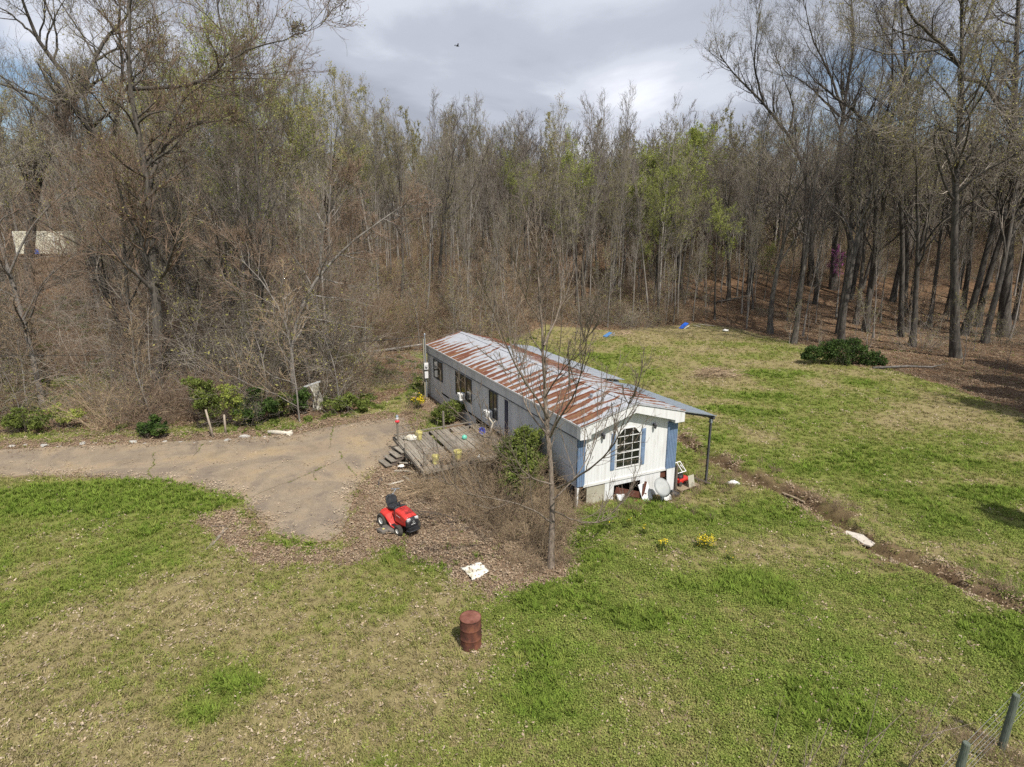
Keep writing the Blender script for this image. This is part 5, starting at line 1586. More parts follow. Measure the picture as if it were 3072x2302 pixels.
# ------------------------------------------------------------------ field fence at the bottom right corner
fence = empty('wire_fence', (10.65, 10.5, 0), 0, 'wire field fence on two round greenish timber posts', 'fence')
posts = [(10.62, 10.50, 1.42), (8.58, 9.2, 1.42)]
for x, y, h in posts:
    z = float(terrain(x, y)) - 0.15
    m = MB(); m.lathe([(0.075, 0), (0.072, h * 0.5), (0.068, h + 0.13), (0.060, h + 0.15), (0.001, h + 0.15)], 14); m.build('post', M_POST, fence, (x - 10.65, y - 10.5, z), (0, 0.03, 0), smooth=False)
a_ = Vector((posts[0][0] - 10.65, posts[0][1] - 10.5, 0)); b_ = Vector((posts[1][0] - 10.65, posts[1][1] - 10.5, 0)); dd_ = (b_ - a_)
for z in (0.15, 0.32, 0.5, 0.7, 0.92, 1.15):
    p = a_ - dd_ * 1.4; q = b_ + dd_ * 1.2; off = Vector((-0.06, 0.05, 0))
    m = MB(); m.tube([p + off + Vector((0, 0, z)), a_ + off + Vector((0, 0, z)), b_ + off + Vector((0, 0, z + 0.01)), q + off + Vector((0, 0, z))], 0.0035, 5); m.build('wire', M_WIRE, fence)

# ------------------------------------------------------------------ cables
def cable(name, p, q, sag, r, label, n=24):
    pts = []
    for i in range(n + 1):
        t_ = i / n; v = Vector(p).lerp(Vector(q), t_); v.z -= sag * 4 * t_ * (1 - t_); pts.append(v)
    tag(MB().tube(pts, r, 5).build(name, M_CABLE, smooth=True), label, 'cable')


pm0 = Vector((*hw(-0.35, 18.6), 4.2))
cable('overhead_cable', (-46, 33, 4.6), pm0, 0.9, 0.02, 'black overhead cable running from the left through the trees to the electric mast')

# ------------------------------------------------------------------ pale trailer and distant house in the woods
t0_ = Wp(84, 522, 78.0)
tz = float(terrain(t0_[0], 78.0))
tr = empty('storage_trailer', (t0_[0], 78.0, tz), rad(8), 'cream white box trailer half hidden behind tree trunks in the wood', 'trailer')
zt = Wp(84, 500, 78.0)[2] - tz
MB().box(-2.9, 2.9, 0, 2.6, 0.5, max(zt, 2.4)).build('box', mat('cream_panel', [(0.60, 0.58, 0.46), (0.74, 0.72, 0.60)], 1, 0.6), tr, bevel=0.05)
for k in range(5):
    MB().box(-2.9 + k * 1.16, -2.82 + k * 1.16, -0.03, -0.002, 0.55, max(zt, 2.4) - 0.05).build('seam', M_TRIM, tr)
MB().box(-0.9, -0.2, -0.05, -0.004, 0.5, 1.1).build('patch', M_TARP, tr)
for s in (-1.6, 1.6):
    MB().lathe([(0.001, -0.12), (0.42, -0.12), (0.45, 0.0), (0.42, 0.12), (0.001, 0.12)], 18, axis=1).build('wheel', M_TYRE, tr, (s, 0.2, 0.42))
c = Wp(1800, 502, 150.0)
fh = empty('distant_house', (c[0], 150, float(terrain(c[0], 150))), 0.3, 'small white house glimpsed through the far trees', 'house')
MB().box(-6, 6, 0, 7, 0, 3.0).build('wall', M_TRIM, fh)
MB().prism([(-0.4, 3.0), (7.4, 3.0), (3.5, 5.0)], 0, -6.3, 6.3).build('roof', M_DTRIM, fh)
for s in (-4, -1, 2.5):
    MB().box(s, s + 1.1, -0.05, -0.004, 1.0, 2.2).build('window', M_GLASSD, fh)

# ------------------------------------------------------------------ bird
b0 = Wp(988, 100, 60.0)
bird = empty('bird', b0, 0.6, 'small dark bird flying against the clouds', 'bird')
m = MB(); m.tube([(-0.18, 0, 0), (-0.08, 0, 0.01), (0.05, 0, 0.02), (0.14, 0, 0.03), (0.20, 0, 0.02)], [0.01, 0.05, 0.06, 0.035, 0.008], 8)
m.add([(0.08, 0.03, 0.03), (-0.06, 0.03, 0.03), (-0.10, 0.25, 0.16), (-0.12, 0.42, 0.10), (0.02, 0.24, 0.17)], [(0, 1, 2, 4), (4, 2, 3)])
m.add([(0.08, -0.03, 0.03), (-0.06, -0.03, 0.03), (-0.10, -0.25, 0.16), (-0.12, -0.42, 0.10), (0.02, -0.24, 0.17)], [(1, 0, 4, 2), (2, 4, 3)])
m.add([(-0.14, 0.02, 0), (-0.14, -0.02, 0), (-0.30, -0.06, 0), (-0.30, 0.06, 0)], [(0, 1, 2, 3)])
m.build('body', M_BLACK, bird, smooth=True)


# ================================================================== VEGETATION
def proto(kind, k):
    """mesh pairs for the wood"""
    if kind == 'bare':      # broad dark crowns
        return tree_meshes(100 + k, H=23, r0=0.30, n1=11, n2=6, n3=5, n4=3, t0=0.34, a1=42, L1=0.42, trop1=0.12, wander=0.12, bark=M_BARKD, twig=[M_TWIG, M_TWIGD][k % 2], leaf=M_OLIVE, nleaf=[1200, 0, 2500, 0][k % 4], lsize=0.05, tw=(0.013, 0.0075), trop2=0.12)
    if kind == 'pole':      # slender, straight, grey
        return tree_meshes(200 + k, H=20, r0=0.13, n1=16, n2=5, n3=4, n4=2, t0=[0.30, 0.45, 0.55, 0.38, 0.5][k % 5], a1=27, L1=0.20, trop1=0.16, wander=0.07, trunkwander=0.028, bark=M_BARKG, twig=M_TWIG, leaf=M_OLIVE, nleaf=[0, 900, 0, 500, 1800][k % 5], lsize=0.05, a2=30, L2=0.55, L3=0.6, tw=(0.010, 0.0065), trop2=0.14)
    if kind == 'bud':
        return tree_meshes(300 + k, H=18.5, r0=0.20, n1=13, n2=6, n3=5, n4=2, t0=0.42, a1=44, L1=0.38, trop1=0.14, wander=0.10, bark=[M_BARKD, M_BARKG][k % 2], twig=M_TWIG, leaf=[M_LIME, M_OLIVE][k % 2], nleaf=7500, lsize=0.062, tw=(0.010, 0.0065), trop2=0.13)
    if kind == 'sapling':
        return tree_meshes(400 + k, H=8, r0=0.05, n1=11, n2=5, n3=4, n4=2, t0=0.15, a1=36, L1=0.38, trop1=0.08, wander=0.12, bark=M_BARKG, twig=[M_TWIG, M_TWIGR, M_TWIGT][k % 3], leaf=M_OLIVE, nleaf=[600, 0, 0][k % 3], lsize=0.045, tw=(0.008, 0.005), trunkwander=0.07)


def cane_shrub(seed, n=42, h=2.2, spread=0.5, ang=24, mt=None, K=8, wander=0.13, trop=0.0, r=0.011, twigs=5, leafm=None, nleaf=0, lsize=0.04):
    rng = np.random.default_rng(seed)
    P = np.zeros((n, K, 3)); az = rng.random(n) * 2 * np.pi
    rr = np.sqrt(rng.random(n)) * spread
    P[:, 0, 0] = rr * np.cos(az); P[:, 0, 1] = rr * np.sin(az); P[:, 0, 2] = -0.08
    a = np.radians(np.abs(rng.normal(size=n)) * ang)
    D = np.stack([np.sin(a) * np.cos(az), np.sin(a) * np.sin(az), np.cos(a)], -1)
    Ls = h * (0.45 + 0.75 * rng.random(n))
    for k in range(1, K):
        D = D + wander * rng.normal(size=D.shape) + np.array([0, 0, trop]); D /= np.linalg.norm(D, axis=1, keepdims=True)
        P[:, k] = P[:, k - 1] + D * (Ls / (K - 1))[:, None]
    R_ = r * (0.6 + 0.8 * rng.random((n, 1))) * (1 - 0.7 * np.linspace(0, 1, K))[None]
    parts = [(*tubes(P, R_, 4), 0)]
    P2, R2 = grow(P, R_, twigs, 0.2, 1.0, 38, 12, 0.38, 0.4, 5, trop, wander * 1.2, rng, 0.7, 0.4, r * 0.35)
    parts.append((*tubes(P2, R2, 3), 0))
    P3, R3 = grow(P2, R2, 3, 0.15, 1.0, 40, 14, 0.5, 0.4, 3, trop, wander * 1.3, rng, 0.8, 0.6, r * 0.3)
    parts.append((*tubes(P3, R3, 3), 0))
    if nleaf:
        parts.append((*leaf_quads(P3, nleaf, lsize, rng, 0.04), 1))
    V, Q_, mi = merge(parts)
    return np_mesh('canes', V, Q_, [mt or M_TWIGT, leafm or M_OLIVE], mi)


def leaf_bush(seed, lobes, n, size, mt, squash=0.8, full=0.62):
    """lobes: (x, y, z, r). leaves fill the outer part of every lobe"""
    rng = np.random.default_rng(seed)
    sub = []
    for (x_, y_, z_, r_) in lobes:      # break every lobe into ragged smaller ones
        sub.append((x_, y_, z_, r_ * full))
        for _ in range(7):
            q = rng.normal(size=3); q /= np.linalg.norm(q); k_ = r_ * rng.uniform(0.45, 0.95)
            sub.append((x_ + q[0] * k_, y_ + q[1] * k_, max(0.08, z_ + q[2] * k_ * squash), r_ * rng.uniform(0.18, 0.42)))
    lob = np.array(sub); w = lob[:, 3] ** 2; w /= w.sum()
    bi = rng.choice(len(lob), n, p=w)
    d = rng.normal(size=(n, 3)); d /= np.linalg.norm(d, axis=1, keepdims=True)
    rad_ = lob[bi, 3] * (0.55 + 0.5 * rng.random(n) ** 0.7) * (0.85 + 0.3 * np.sin(d[:, 0] * 7 + bi) * np.sin(d[:, 1] * 6 + d[:, 2] * 5))
    c = lob[bi, :3] + d * rad_[:, None] * np.array([1, 1, squash])
    keep = c[:, 2] > 0.02; c = c[keep]; d = d[keep]; m_ = len(c)
    a = d + 0.8 * rng.normal(size=(m_, 3)) + np.array([0, 0, 0.3]); a /= np.linalg.norm(a, axis=1, keepdims=True)
    b = rng.normal(size=(m_, 3)); b -= (b * a).sum(1, keepdims=True) * a; b /= np.linalg.norm(b, axis=1, keepdims=True)
    s = size * (0.6 + 0.8 * rng.random((m_, 1)))
    V = np.stack([c - a * s, c - b * s * 0.5, c + a * s, c + b * s * 0.5], 1).reshape(-1, 3)
    return np_mesh('foliage', V, np.arange(4 * m_).reshape(m_, 4), mt)


def bush_thing(name, loc, lobes, n, size, mt, label, cat='bush', group=None, stems=True, seed=0, stemmat=None, squash=0.8, full=0.62):
    t = empty(name, loc, 0, label, cat, group)
    link('foliage', leaf_bush(seed, lobes, n, size, mt, squash, full), t)
    h = max(l_[2] for l_ in lobes) + 0.2; sp_ = max(abs(l_[0]) for l_ in lobes)
    link('stem', cane_shrub(seed + 1, 16, h * 1.25, 0.15 + sp_ * 0.5, 22, stemmat or M_TWIGD, twigs=4), t)
    return t


# ---- traced trees: trunk and limbs follow the photograph, at their real distance
def traced(name, base_px, lines, radii, seed, label, bark, twig, cat='tree', yd=None, depth=0.10, **kw):
    b = G(*base_px) if yd is None else Vector((Wp(*base_px, yd)[0], yd, 0))
    if yd is not None: b.z = float(terrain(b.x, b.y))
    rng = np.random.default_rng(seed + 5)
    base = []
    for i, ln in enumerate(lines):
        pts = []
        dy = 0.0; drift = rng.uniform(-1, 1) * depth
        if i > 0:   # start on the trunk: find the depth of the nearest trunk point there
            drift = rng.choice([-1, 1]) * depth * (1.5 + rng.random())
        for j, q in enumerate(ln):
            if j: dy += drift * math.hypot(ln[j][0] - ln[j - 1][0], ln[j][1] - ln[j - 1][1]) / FPX * KP * b.y
            p = Wp(*q, b.y + dy) - np.array(b)
            pts.append(p)
        if i == 0:
            pts[0] = np.array([0, 0, -0.3])
        base.append((np.array(pts), radii[i][0], radii[i][1]))
    zmax = max(p[:, 2].max() for p, _, _ in base)
    ms = tree_meshes(seed, H=kw.pop('H', zmax), r0=radii[0][0], base=base, bark=bark, twig=twig, **kw)
    return tree_thing(name, ms, b, 0, 1, label, cat)


Z1 = lambda *pts: [(x / 2.793, y / 2.793) for x, y in pts]
Z3 = lambda *pts: [(1420 + x / 2.793, y / 2.793) for x, y in pts]
KW = dict(n2=7, n3=6, n4=3, L2=0.55, L3=0.55, tw=(0.011, 0.0065), trop2=0.10)

# front tree (bare, thin stem, long sweeping limbs)
ft = traced('young_bare_tree', (1190, 1228),
            [[(1190, 1228), (1193, 1107), (1193, 1010), (1186, 961), (1177, 879), (1175, 830), (1173, 765), (1175, 747), (1171, 695), (1168, 669), (1164, 639), (1163, 591), (1159, 530), (1156, 470)],
             [(1175, 747), (1190, 715), (1202, 690), (1212, 650), (1216, 590)],
             [(1182, 905), (1167, 866), (1137, 834), (1111, 785), (1085, 720), (1066, 677), (1045, 620)],
             [(1188, 945), (1203, 910), (1222, 885), (1248, 840), (1262, 780), (1272, 700)],
             [(1203, 1055), (1255, 1029), (1304, 990), (1333, 954), (1346, 912), (1362, 860)],
             [(1193, 1047), (1150, 1036), (1125, 1016), (1108, 977), (1080, 952), (1040, 935)],
             [(1197, 1105), (1240, 1125), (1275, 1133), (1304, 1124), (1346, 1085)],
             [(1192, 1130), (1160, 1105), (1118, 1088), (1060, 1075), (1001, 1068), (962, 1040)],
             [(1184, 940), (1150, 905), (1128, 860), (1118, 800), (1112, 740)],
             [(1177, 860), (1200, 820), (1235, 775), (1262, 735)],
             [(1164, 690), (1140, 655), (1125, 610), (1108, 560)],
             [(1195, 1080), (1225, 1052), (1262, 1010), (1290, 940), (1300, 860)]],
            [(0.108, 0.008), (0.034, 0.006), (0.036, 0.006), (0.034, 0.006), (0.036, 0.006), (0.032, 0.006), (0.026, 0.005), (0.030, 0.005), (0.030, 0.005), (0.026, 0.005), (0.020, 0.005), (0.024, 0.005)],
            901, 'bare young tree standing in the brush in front of the mobile home', M_BARKF, M_BARKF,
            n1=24, t0=0.28, a1=34, L1=0.17, trop1=0.17, wander=0.09, n2=6, n3=3, n4=0, L2=0.45, L3=0.45, tw=(0.005, 0.0045), depth=0.35)

# three old trees with crooked limbs on the left
traced('old_oak', (66, 640), [Z1((185, 1787), (170, 1500), (215, 1100), (330, 860), (390, 660), (470, 560)), Z1((470, 560), (330, 380), (215, 220), (130, 0), (60, -200)), Z1((490, 545), (560, 380), (640, 220), (800, 90), (760, 0), (800, -150)),
                              Z1((450, 625), (380, 640), (200, 570), (0, 500), (-120, 470)), Z1((560, 380), (700, 290), (860, 300), (960, 340)), Z1((215, 220), (60, 80), (-60, 20))],
       [(0.50, 0.30), (0.26, 0.06), (0.22, 0.05), (0.16, 0.05), (0.13, 0.04), (0.12, 0.04)], 911, 'big crooked dark tree forking wide at the left edge of the wood', M_BARKD, M_TWIG, n1=22, t0=0.45, a1=46, L1=0.24, trop1=0.04, leaf=M_OLIVE, nleaf=6000, lsize=0.06, **KW)
traced('old_oak', (345, 705), [[(345, 705), (325, 600), (290, 480), (243, 344), (200, 275), (160, 232)], Z1((650, 930), (740, 880), (850, 830), (1000, 860)), Z1((540, 780), (690, 650), (760, 520), (880, 400)), [(243, 344), (250, 250), (268, 160), (255, 70), (262, -20)]],
       [(0.42, 0.26), (0.14, 0.05), (0.15, 0.05), (0.2, 0.05)], 912, 'tall tree leaning left behind the vine covered trunk', M_BARKD, M_TWIG, n1=20, t0=0.4, a1=46, L1=0.22, trop1=0.05, leaf=M_OLIVE, nleaf=5000, lsize=0.06, **KW)
traced('vine_covered_tree', (338, 875), [[(338, 875), (345, 760), (338, 640), (322, 500), (315, 358), (304, 272), (276, 215), (265, 154), (285, 60), (280, -40)], Z1((780, 540), (900, 530), (1150, 520), (1300, 470), (1390, 360), (1350, 200), (1300, 50), (1310, -100)),
                                         [(318, 420), (345, 330), (376, 297), (412, 268), (483, 258), (537, 261)], [(312, 350), (350, 310), (380, 240), (420, 190), (460, 170)], Z1((1390, 360), (1500, 290), (1700, 250), (1850, 180))],
       [(0.36, 0.05), (0.12, 0.04), (0.13, 0.03), (0.10, 0.03), (0.06, 0.02)], 913, 'thick vine covered tree with long level limbs rising by the driveway', M_BARKD, M_TWIGR, n1=28, t0=0.3, a1=50, L1=0.20, trop1=0.02, leaf=M_OLIVE, nleaf=4500, lsize=0.055, **KW)
traced('leaning_pale_tree', (93, 872), [[(93, 872), (75, 790), (51, 690), (20, 590), (0, 525), (-30, 420), (-60, 300)], [(51, 690), (90, 610), (150, 560), (210, 520)], [(20, 590), (60, 500), (110, 440), (180, 380)]],
       [(0.17, 0.07), (0.06, 0.02), (0.07, 0.02)], 914, 'pale grey trunk leaning out of the frame at the far left', M_BARKG, M_TWIGR, n1=14, t0=0.25, a1=50, L1=0.26, trop1=0.0, **KW)
traced('crooked_tree', (228, 712), [[(228, 712), (205, 640), (190, 560), (170, 480), (150, 380), (158, 260)], [(190, 560), (240, 500), (262, 430), (250, 360)]],
       [(0.24, 0.06), (0.10, 0.03)], 915, 'crooked bare tree with a leaning trunk between the pale trunk and the oaks', M_BARKG, M_TWIGR, n1=15, t0=0.3, a1=48, L1=0.26, trop1=0.03, **KW)
traced('straight_pole_tree', (532, 800), [[(532, 800), (527, 700), (524, 600), (520, 480), (512, 350), (505, 220), (500, 90)], [(524, 560), (570, 500), (600, 420), (640, 340)], [(520, 450), (470, 380), (450, 300)]],
       [(0.19, 0.03), (0.08, 0.02), (0.07, 0.02)], 916, 'straight grey trunk rising through the thicket left of the canopy wreck', M_BARKG, M_TWIG, n1=18, t0=0.35, a1=42, L1=0.22, trop1=0.10, leaf=M_LIME, nleaf=7000, lsize=0.06, **KW)
traced('arching_tree', (640, 880), [[(640, 880), (625, 780), (640, 680), (690, 590), (760, 520), (830, 470), (880, 440)], [(632, 740), (600, 660), (560, 600), (520, 560)], [(690, 590), (700, 480), (740, 400)]],
       [(0.16, 0.03), (0.08, 0.02), (0.08, 0.02)], 917, 'arching bare tree leaning right behind the collapsed canopy', M_BARKG, M_TWIGR, n1=16, t0=0.25, a1=46, L1=0.30, trop1=0.0, **KW)

# big trees on the right
traced('tall_bare_tree', (1751, 617), [[(1751, 617), (1753, 573), (1753, 430), (1739, 351), (1703, 286), (1671, 251), (1646, 218), (1620, 193), (1574, 161), (1555, 120)], [(1650, 222), (1628, 143), (1635, 72), (1640, 30)], [(1703, 286), (1718, 235), (1700, 190), (1680, 130)]],
       [(0.42, 0.06), (0.16, 0.04), (0.12, 0.03)], 921, 'tall bare tree arching left over the yard edge beyond the home', M_BARKD, M_TWIG, n1=19, t0=0.5, a1=34, L1=0.20, trop1=0.16, leaf=M_OLIVE, nleaf=3500, lsize=0.06, **KW)
traced('tall_bare_tree', (1800, 625), [[(1800, 625), (1803, 555), (1810, 394), (1814, 286), (1825, 200), (1842, 143), (1850, 72), (1835, -30)], [(1814, 251), (1778, 215), (1735, 175), (1700, 160)], [(1820, 240), (1790, 150), (1750, 80), (1740, 10)], [(1822, 330), (1870, 262), (1905, 190), (1910, 100)]],
       [(0.46, 0.07), (0.18, 0.04), (0.18, 0.04), (0.16, 0.04)], 922, 'tall bare tree with a thick straight trunk and broad fan crown', M_BARKD, M_TWIG, n1=22, t0=0.5, a1=36, L1=0.20, trop1=0.15, leaf=M_OLIVE, nleaf=3500, lsize=0.06, **KW)
traced('twin_stem_tree', (1870, 715), [[(1870, 715), (1893, 520), (1893, 376), (1896, 304), (1882, 258), (1842, 236), (1814, 229), (1770, 180)], [(1880, 640), (1905, 500), (1914, 322), (1914, 251), (1957, 208), (1985, 120)], [(1890, 430), (1860, 330), (1850, 290)], [(1896, 304), (1930, 200), (1925, 90), (1935, 10)], [(1893, 560), (1850, 470), (1820, 440)]],
       [(0.34, 0.08), (0.26, 0.05), (0.1, 0.03), (0.14, 0.04), (0.08, 0.03)], 923, 'twin stemmed dark tree whose main limb bends left near the wood edge', M_BARKD, M_TWIGD, n1=15, t0=0.4, a1=36, L1=0.22, trop1=0.12, **KW)
traced('tall_bare_tree', (1946, 728), [[(1946, 728), (1950, 555), (1946, 358), (1961, 251), (1961, 179), (1954, 107), (1943, 18), (1945, -60)], [(1955, 300), (1990, 215), (2010, 130)], [(1961, 179), (1930, 110), (1900, 50)]],
       [(0.28, 0.05), (0.10, 0.03), (0.10, 0.03)], 924, 'slim straight tall tree between the twin stemmed tree and the spreading tree', M_BARKD, M_TWIGD, n1=15, t0=0.45, a1=34, L1=0.2, trop1=0.12, **KW)
traced('spreading_tree', (2066, 773), [[(2066, 773), (2060, 600), (2064, 358), (2082, 233), (2075, 125), (2082, 36), (2080, -60)], [(2075, 143), (2029, 90), (1964, 36), (1940, -40)], [(2082, 170), (2118, 172), (2160, 230), (2190, 290)], [(2070, 290), (2020, 270), (1990, 280)], [(2080, 120), (2130, 40), (2170, -40)]],
       [(0.38, 0.07), (0.18, 0.05), (0.20, 0.06), (0.08, 0.03), (0.16, 0.05)], 925, 'large spreading tree with a diagonal limb crossing toward the right edge', M_BARKD, M_TWIG, n1=26, t0=0.42, a1=42, L1=0.24, trop1=0.08, leaf=M_OLIVE, nleaf=9000, lsize=0.07, **KW)
traced('thick_trunk_tree', (2169, 728), [[(2169, 728), (2172, 600), (2192, 430), (2196, 300), (2190, 180), (2198, 60), (2200, -60)], [(2194, 380), (2130, 350), (2060, 330), (2000, 320)], [(2196, 270), (2140, 200), (2110, 110), (2100, 30)], [(2190, 180), (2240, 100), (2260, 20)]],
       [(0.55, 0.12), (0.15, 0.04), (0.20, 0.05), (0.18, 0.05)], 926, 'thickest dark trunk at the right edge with long drooping side limbs', M_BARKD, M_TWIGD, n1=24, t0=0.3, a1=48, L1=0.26, trop1=0.03, leaf=M_OLIVE, nleaf=7000, lsize=0.07, **KW)
traced('gnarled_tree', (1474, 642), [[(1474, 642), (1465, 560), (1455, 470), (1440, 420), (1420, 370)], [(1462, 530), (1480, 450), (1490, 380), (1500, 320)], [(1450, 460), (1430, 440), (1405, 430)]],
       [(0.34, 0.10), (0.20, 0.06), (0.08, 0.03)], 927, 'gnarled forked tree with yellow green spring leaves at the back of the yard', M_BARKD, M_TWIG, n1=20, t0=0.42, a1=46, L1=0.38, trop1=0.07, leaf=M_LIME, nleaf=30000, lsize=0.09, **KW)

# ---- the wood: individuals
rg = np.random.default_rng(77)
PROTO = {k: [proto(k, i) for i in range(n)] for k, n in (('bare', 4), ('pole', 5), ('bud', 4), ('sapling', 3))}
ex = [p.x for p in FOREST_EDGE_R]; ey = [p.y for p in FOREST_EDGE_R]


def edge_y(x):
    return float(np.interp(x, [-60, -20, -12, -9, -6, -2] + ex, [33.0, 33.5, 34.5, 38, 46, 58] + ey))


placed = []


def spots(n, f_lo, f_hi, xr, mind, seed, extra=0.0):
    r = random.Random(seed); out = []; tries = 0
    while len(out) < n and tries < n * 60:
        tries += 1
        u = r.uniform(*xr); d = r.uniform(f_lo, f_hi) ** 1.0
        y = d; x = u * y
        if y < edge_y(x) + extra: continue
        if abs(x / y - tr.location.x / 78) < 0.07 and y < 82: continue
        if any((x - a) ** 2 + (y - b) ** 2 < mind ** 2 for a, b in placed[-400:]): continue
        placed.append((x, y)); out.append((x, y))
    return out


def plant(kind, name, pts, label, group, smin, smax, seed, cat='tree', first={}):
    r = random.Random(seed)
    roots = {}
    for i, (x, y) in enumerate(pts):
        k = r.randrange(len(PROTO[kind]))
        s = r.uniform(smin, smax); z = float(terrain(x, y)); rz = r.uniform(0, 6.28)
        key = (name, k)
        if key not in first:
            o = tree_thing(name, PROTO[kind][k], (x, y, z), rz, s, label, cat, group); first[key] = o
        else:
            o = dup(first[key], (x, y, z), rz, s, label, group)
        o.rotation_euler = (r.gauss(0, 0.035), r.gauss(0, 0.035), rz)


WL = 'woods on the left behind the driveway'; WC = 'woods at the centre behind the mobile home'; WR = 'woods on the right behind the yard'
plant('bare', 'broad_bare_tree', spots(26, 56, 100, (-1.0, -0.35), 3.6, 1, 1.0), 'broad dark bare tree in the left wood behind the driveway', WL + ' (broad)', 0.75, 1.15, 11)
plant('bare', 'broad_bare_tree', spots(20, 60, 110, (-0.35, 0.35), 5, 2, 4.0), 'broad bare tree in the dense wood behind the mobile home', WC + ' (broad)', 0.66, 0.86, 12)
plant('bare', 'broad_bare_tree', spots(34, 76, 125, (0.30, 1.0), 4.6, 3, 9.0), 'broad dark bare tree in the open wood right of the yard', WR + ' (broad)', 0.7, 1.0, 13)
plant('bare', 'broad_bare_tree', spots(26, 56, 82, (0.36, 1.02), 4.2, 33, 6.0), 'broad dark bare tree between the big trunks of the right wood', WR + ' (middle)', 0.85, 1.22, 34)
plant('bare', 'broad_bare_tree', spots(20, 38, 58, (-1.0, -0.42), 3.6, 35, 3.0), 'broad bare tree in the near thicket of the left wood', WL + ' (near)', 0.5, 0.85, 36)
plant('bud', 'budding_tree', spots(12, 52, 90, (-0.95, -0.3), 4, 4, 2.0), 'tree with fresh green buds in the left wood behind the driveway', WL + ' (budding)', 0.9, 1.3, 14)
plant('bud', 'budding_tree', spots(13, 66, 105, (-0.35, 0.42), 5.5, 5, 2.0), 'tree with fresh green leaves in the wood behind the mobile home', WC + ' (budding)', 0.68, 0.86, 15)
plant('bud', 'budding_tree', spots(8, 75, 110, (0.45, 1.0), 5, 6, 9.0), 'tree with fresh buds in the open wood right of the yard', WR + ' (budding)', 0.7, 0.95, 16)
plant('pole', 'slender_tree', spots(80, 40, 95, (-0.98, -0.30), 1.9, 7, 0.5), 'slender grey bare tree in the left wood behind the driveway', WL + ' (slender)', 0.45, 1.0, 17)
plant('pole', 'slender_tree', spots(150, 58, 100, (-0.38, 0.40), 1.6, 8, 1.0), 'slender grey bare tree in the dense wood behind the mobile home', WC + ' (slender)', 0.52, 0.98, 18)
plant('pole', 'slender_tree', spots(64, 56, 120, (0.34, 1.0), 2.4, 9, 3.5), 'slender bare tree in the open wood right of the yard', WR + ' (slender)', 0.55, 0.95, 19)
plant('sapling', 'bare_sapling', spots(64, 33, 60, (-0.95, -0.25), 1.4, 20, -1.0), 'thin tangled sapling in the thicket behind the driveway', 'saplings in the left thicket', 0.55, 1.15, 21, 'sapling')
plant('sapling', 'bare_sapling', spots(70, 52, 85, (-0.28, 0.36), 1.2, 22, -1.0), 'thin sapling at the wood edge behind the mobile home', 'saplings behind the mobile home', 0.5, 1.1, 23, 'sapling')
plant('sapling', 'bare_sapling', spots(60, 40, 100, (0.3, 1.0), 1.6, 24, 1.0), 'thin sapling in the open wood right of the yard', 'saplings in the right wood', 0.35, 0.8, 25, 'sapling')
# trees beyond the right edge of the photograph whose shade falls on the lawn
for i, (x, y, s) in enumerate([(42, 24, 1.0), (40, 27, 1.0), (46, 33, 1.05), (41, 34, 0.9), (50, 40, 1.1), (44, 22, 1.0), (38, 29, 0.9), (45, 28, 1.0), (50, 31, 1.1), (43, 38, 0.9), (48, 25, 1.0), (52, 36, 1.0), (39.5, 31.5, 0.95), (55, 44, 1.1)]):
    o = dup(bpy.data.objects['broad_bare_tree'] if i else bpy.data.objects['budding_tree'], (x, y, float(terrain(x, y))), i * 1.3, s, 'tree past the right edge of the lawn whose shade falls on the grass', 'shade trees past the right edge')
for i, (px, yy, s, lab) in enumerate(((1250, 76, 0.98, 'bright green leafing tree with the tallest crown behind the home'), (1432, 70, 0.86, 'yellow green round crowned tree at the back of the yard, left of the gnarled tree'), (1330, 82, 0.84, 'olive budding tree between the tallest green crown and the gnarled tree'), (1110, 80, 0.85, 'yellow olive budding tree behind the front tree'), (560, 55, 1.25, 'tall green budding tree at the right end of the left wood'), (640, 60, 1.0, 'green budding tree on the skyline where the left wood drops'))):
    x_ = (px * KP - 1536) / 1840 * yy
    dup(bpy.data.objects[['budding_tree', 'budding_tree.001', 'budding_tree.002'][i % 3]], (x_, yy, float(terrain(x_, yy))), i * 1.7, s, lab, 'distinct budding trees')
cd = empty('cedar', (23.4, 16.4, float(terrain(23.4, 16.4))), 0, 'dark cedar past the right edge whose shadow falls on the lawn', 'tree')
link('crown', leaf_bush(990, [(0, 0, 5.5, 1.9), (0.3, 0, 7.2, 1.6), (-0.2, 0.2, 8.9, 1.2), (0, 0, 3.8, 1.7)], 9000, 0.16, M_EVER, 0.9), cd)
MB().tube([(0, 0, -0.3), (0.05, 0, 4), (0, 0, 9)], [0.2, 0.15, 0.05], 8).build('trunk', M_BARKD, cd, smooth=True)
for i, (x, y, s) in enumerate([(35.5, 31, 1.25), (38.5, 34.5, 1.3), (41.5, 38, 1.35), (34.5, 27.5, 1.1), (45.5, 42, 1.4), (38, 29, 1.3)]):
    dup(cd, (x, y, float(terrain(x, y))), i * 1.1, s, 'dark cedar in the row past the right edge shading the lawn border', 'cedars past the right edge')
plant('pole', 'slender_tree', spots(12, 62, 88, (-0.34, 0.36), 0.9, 41, 2.0), 'slender bare tree rising above the skyline behind the mobile home', WC + ' (tallest)', 1.05, 1.22, 42)
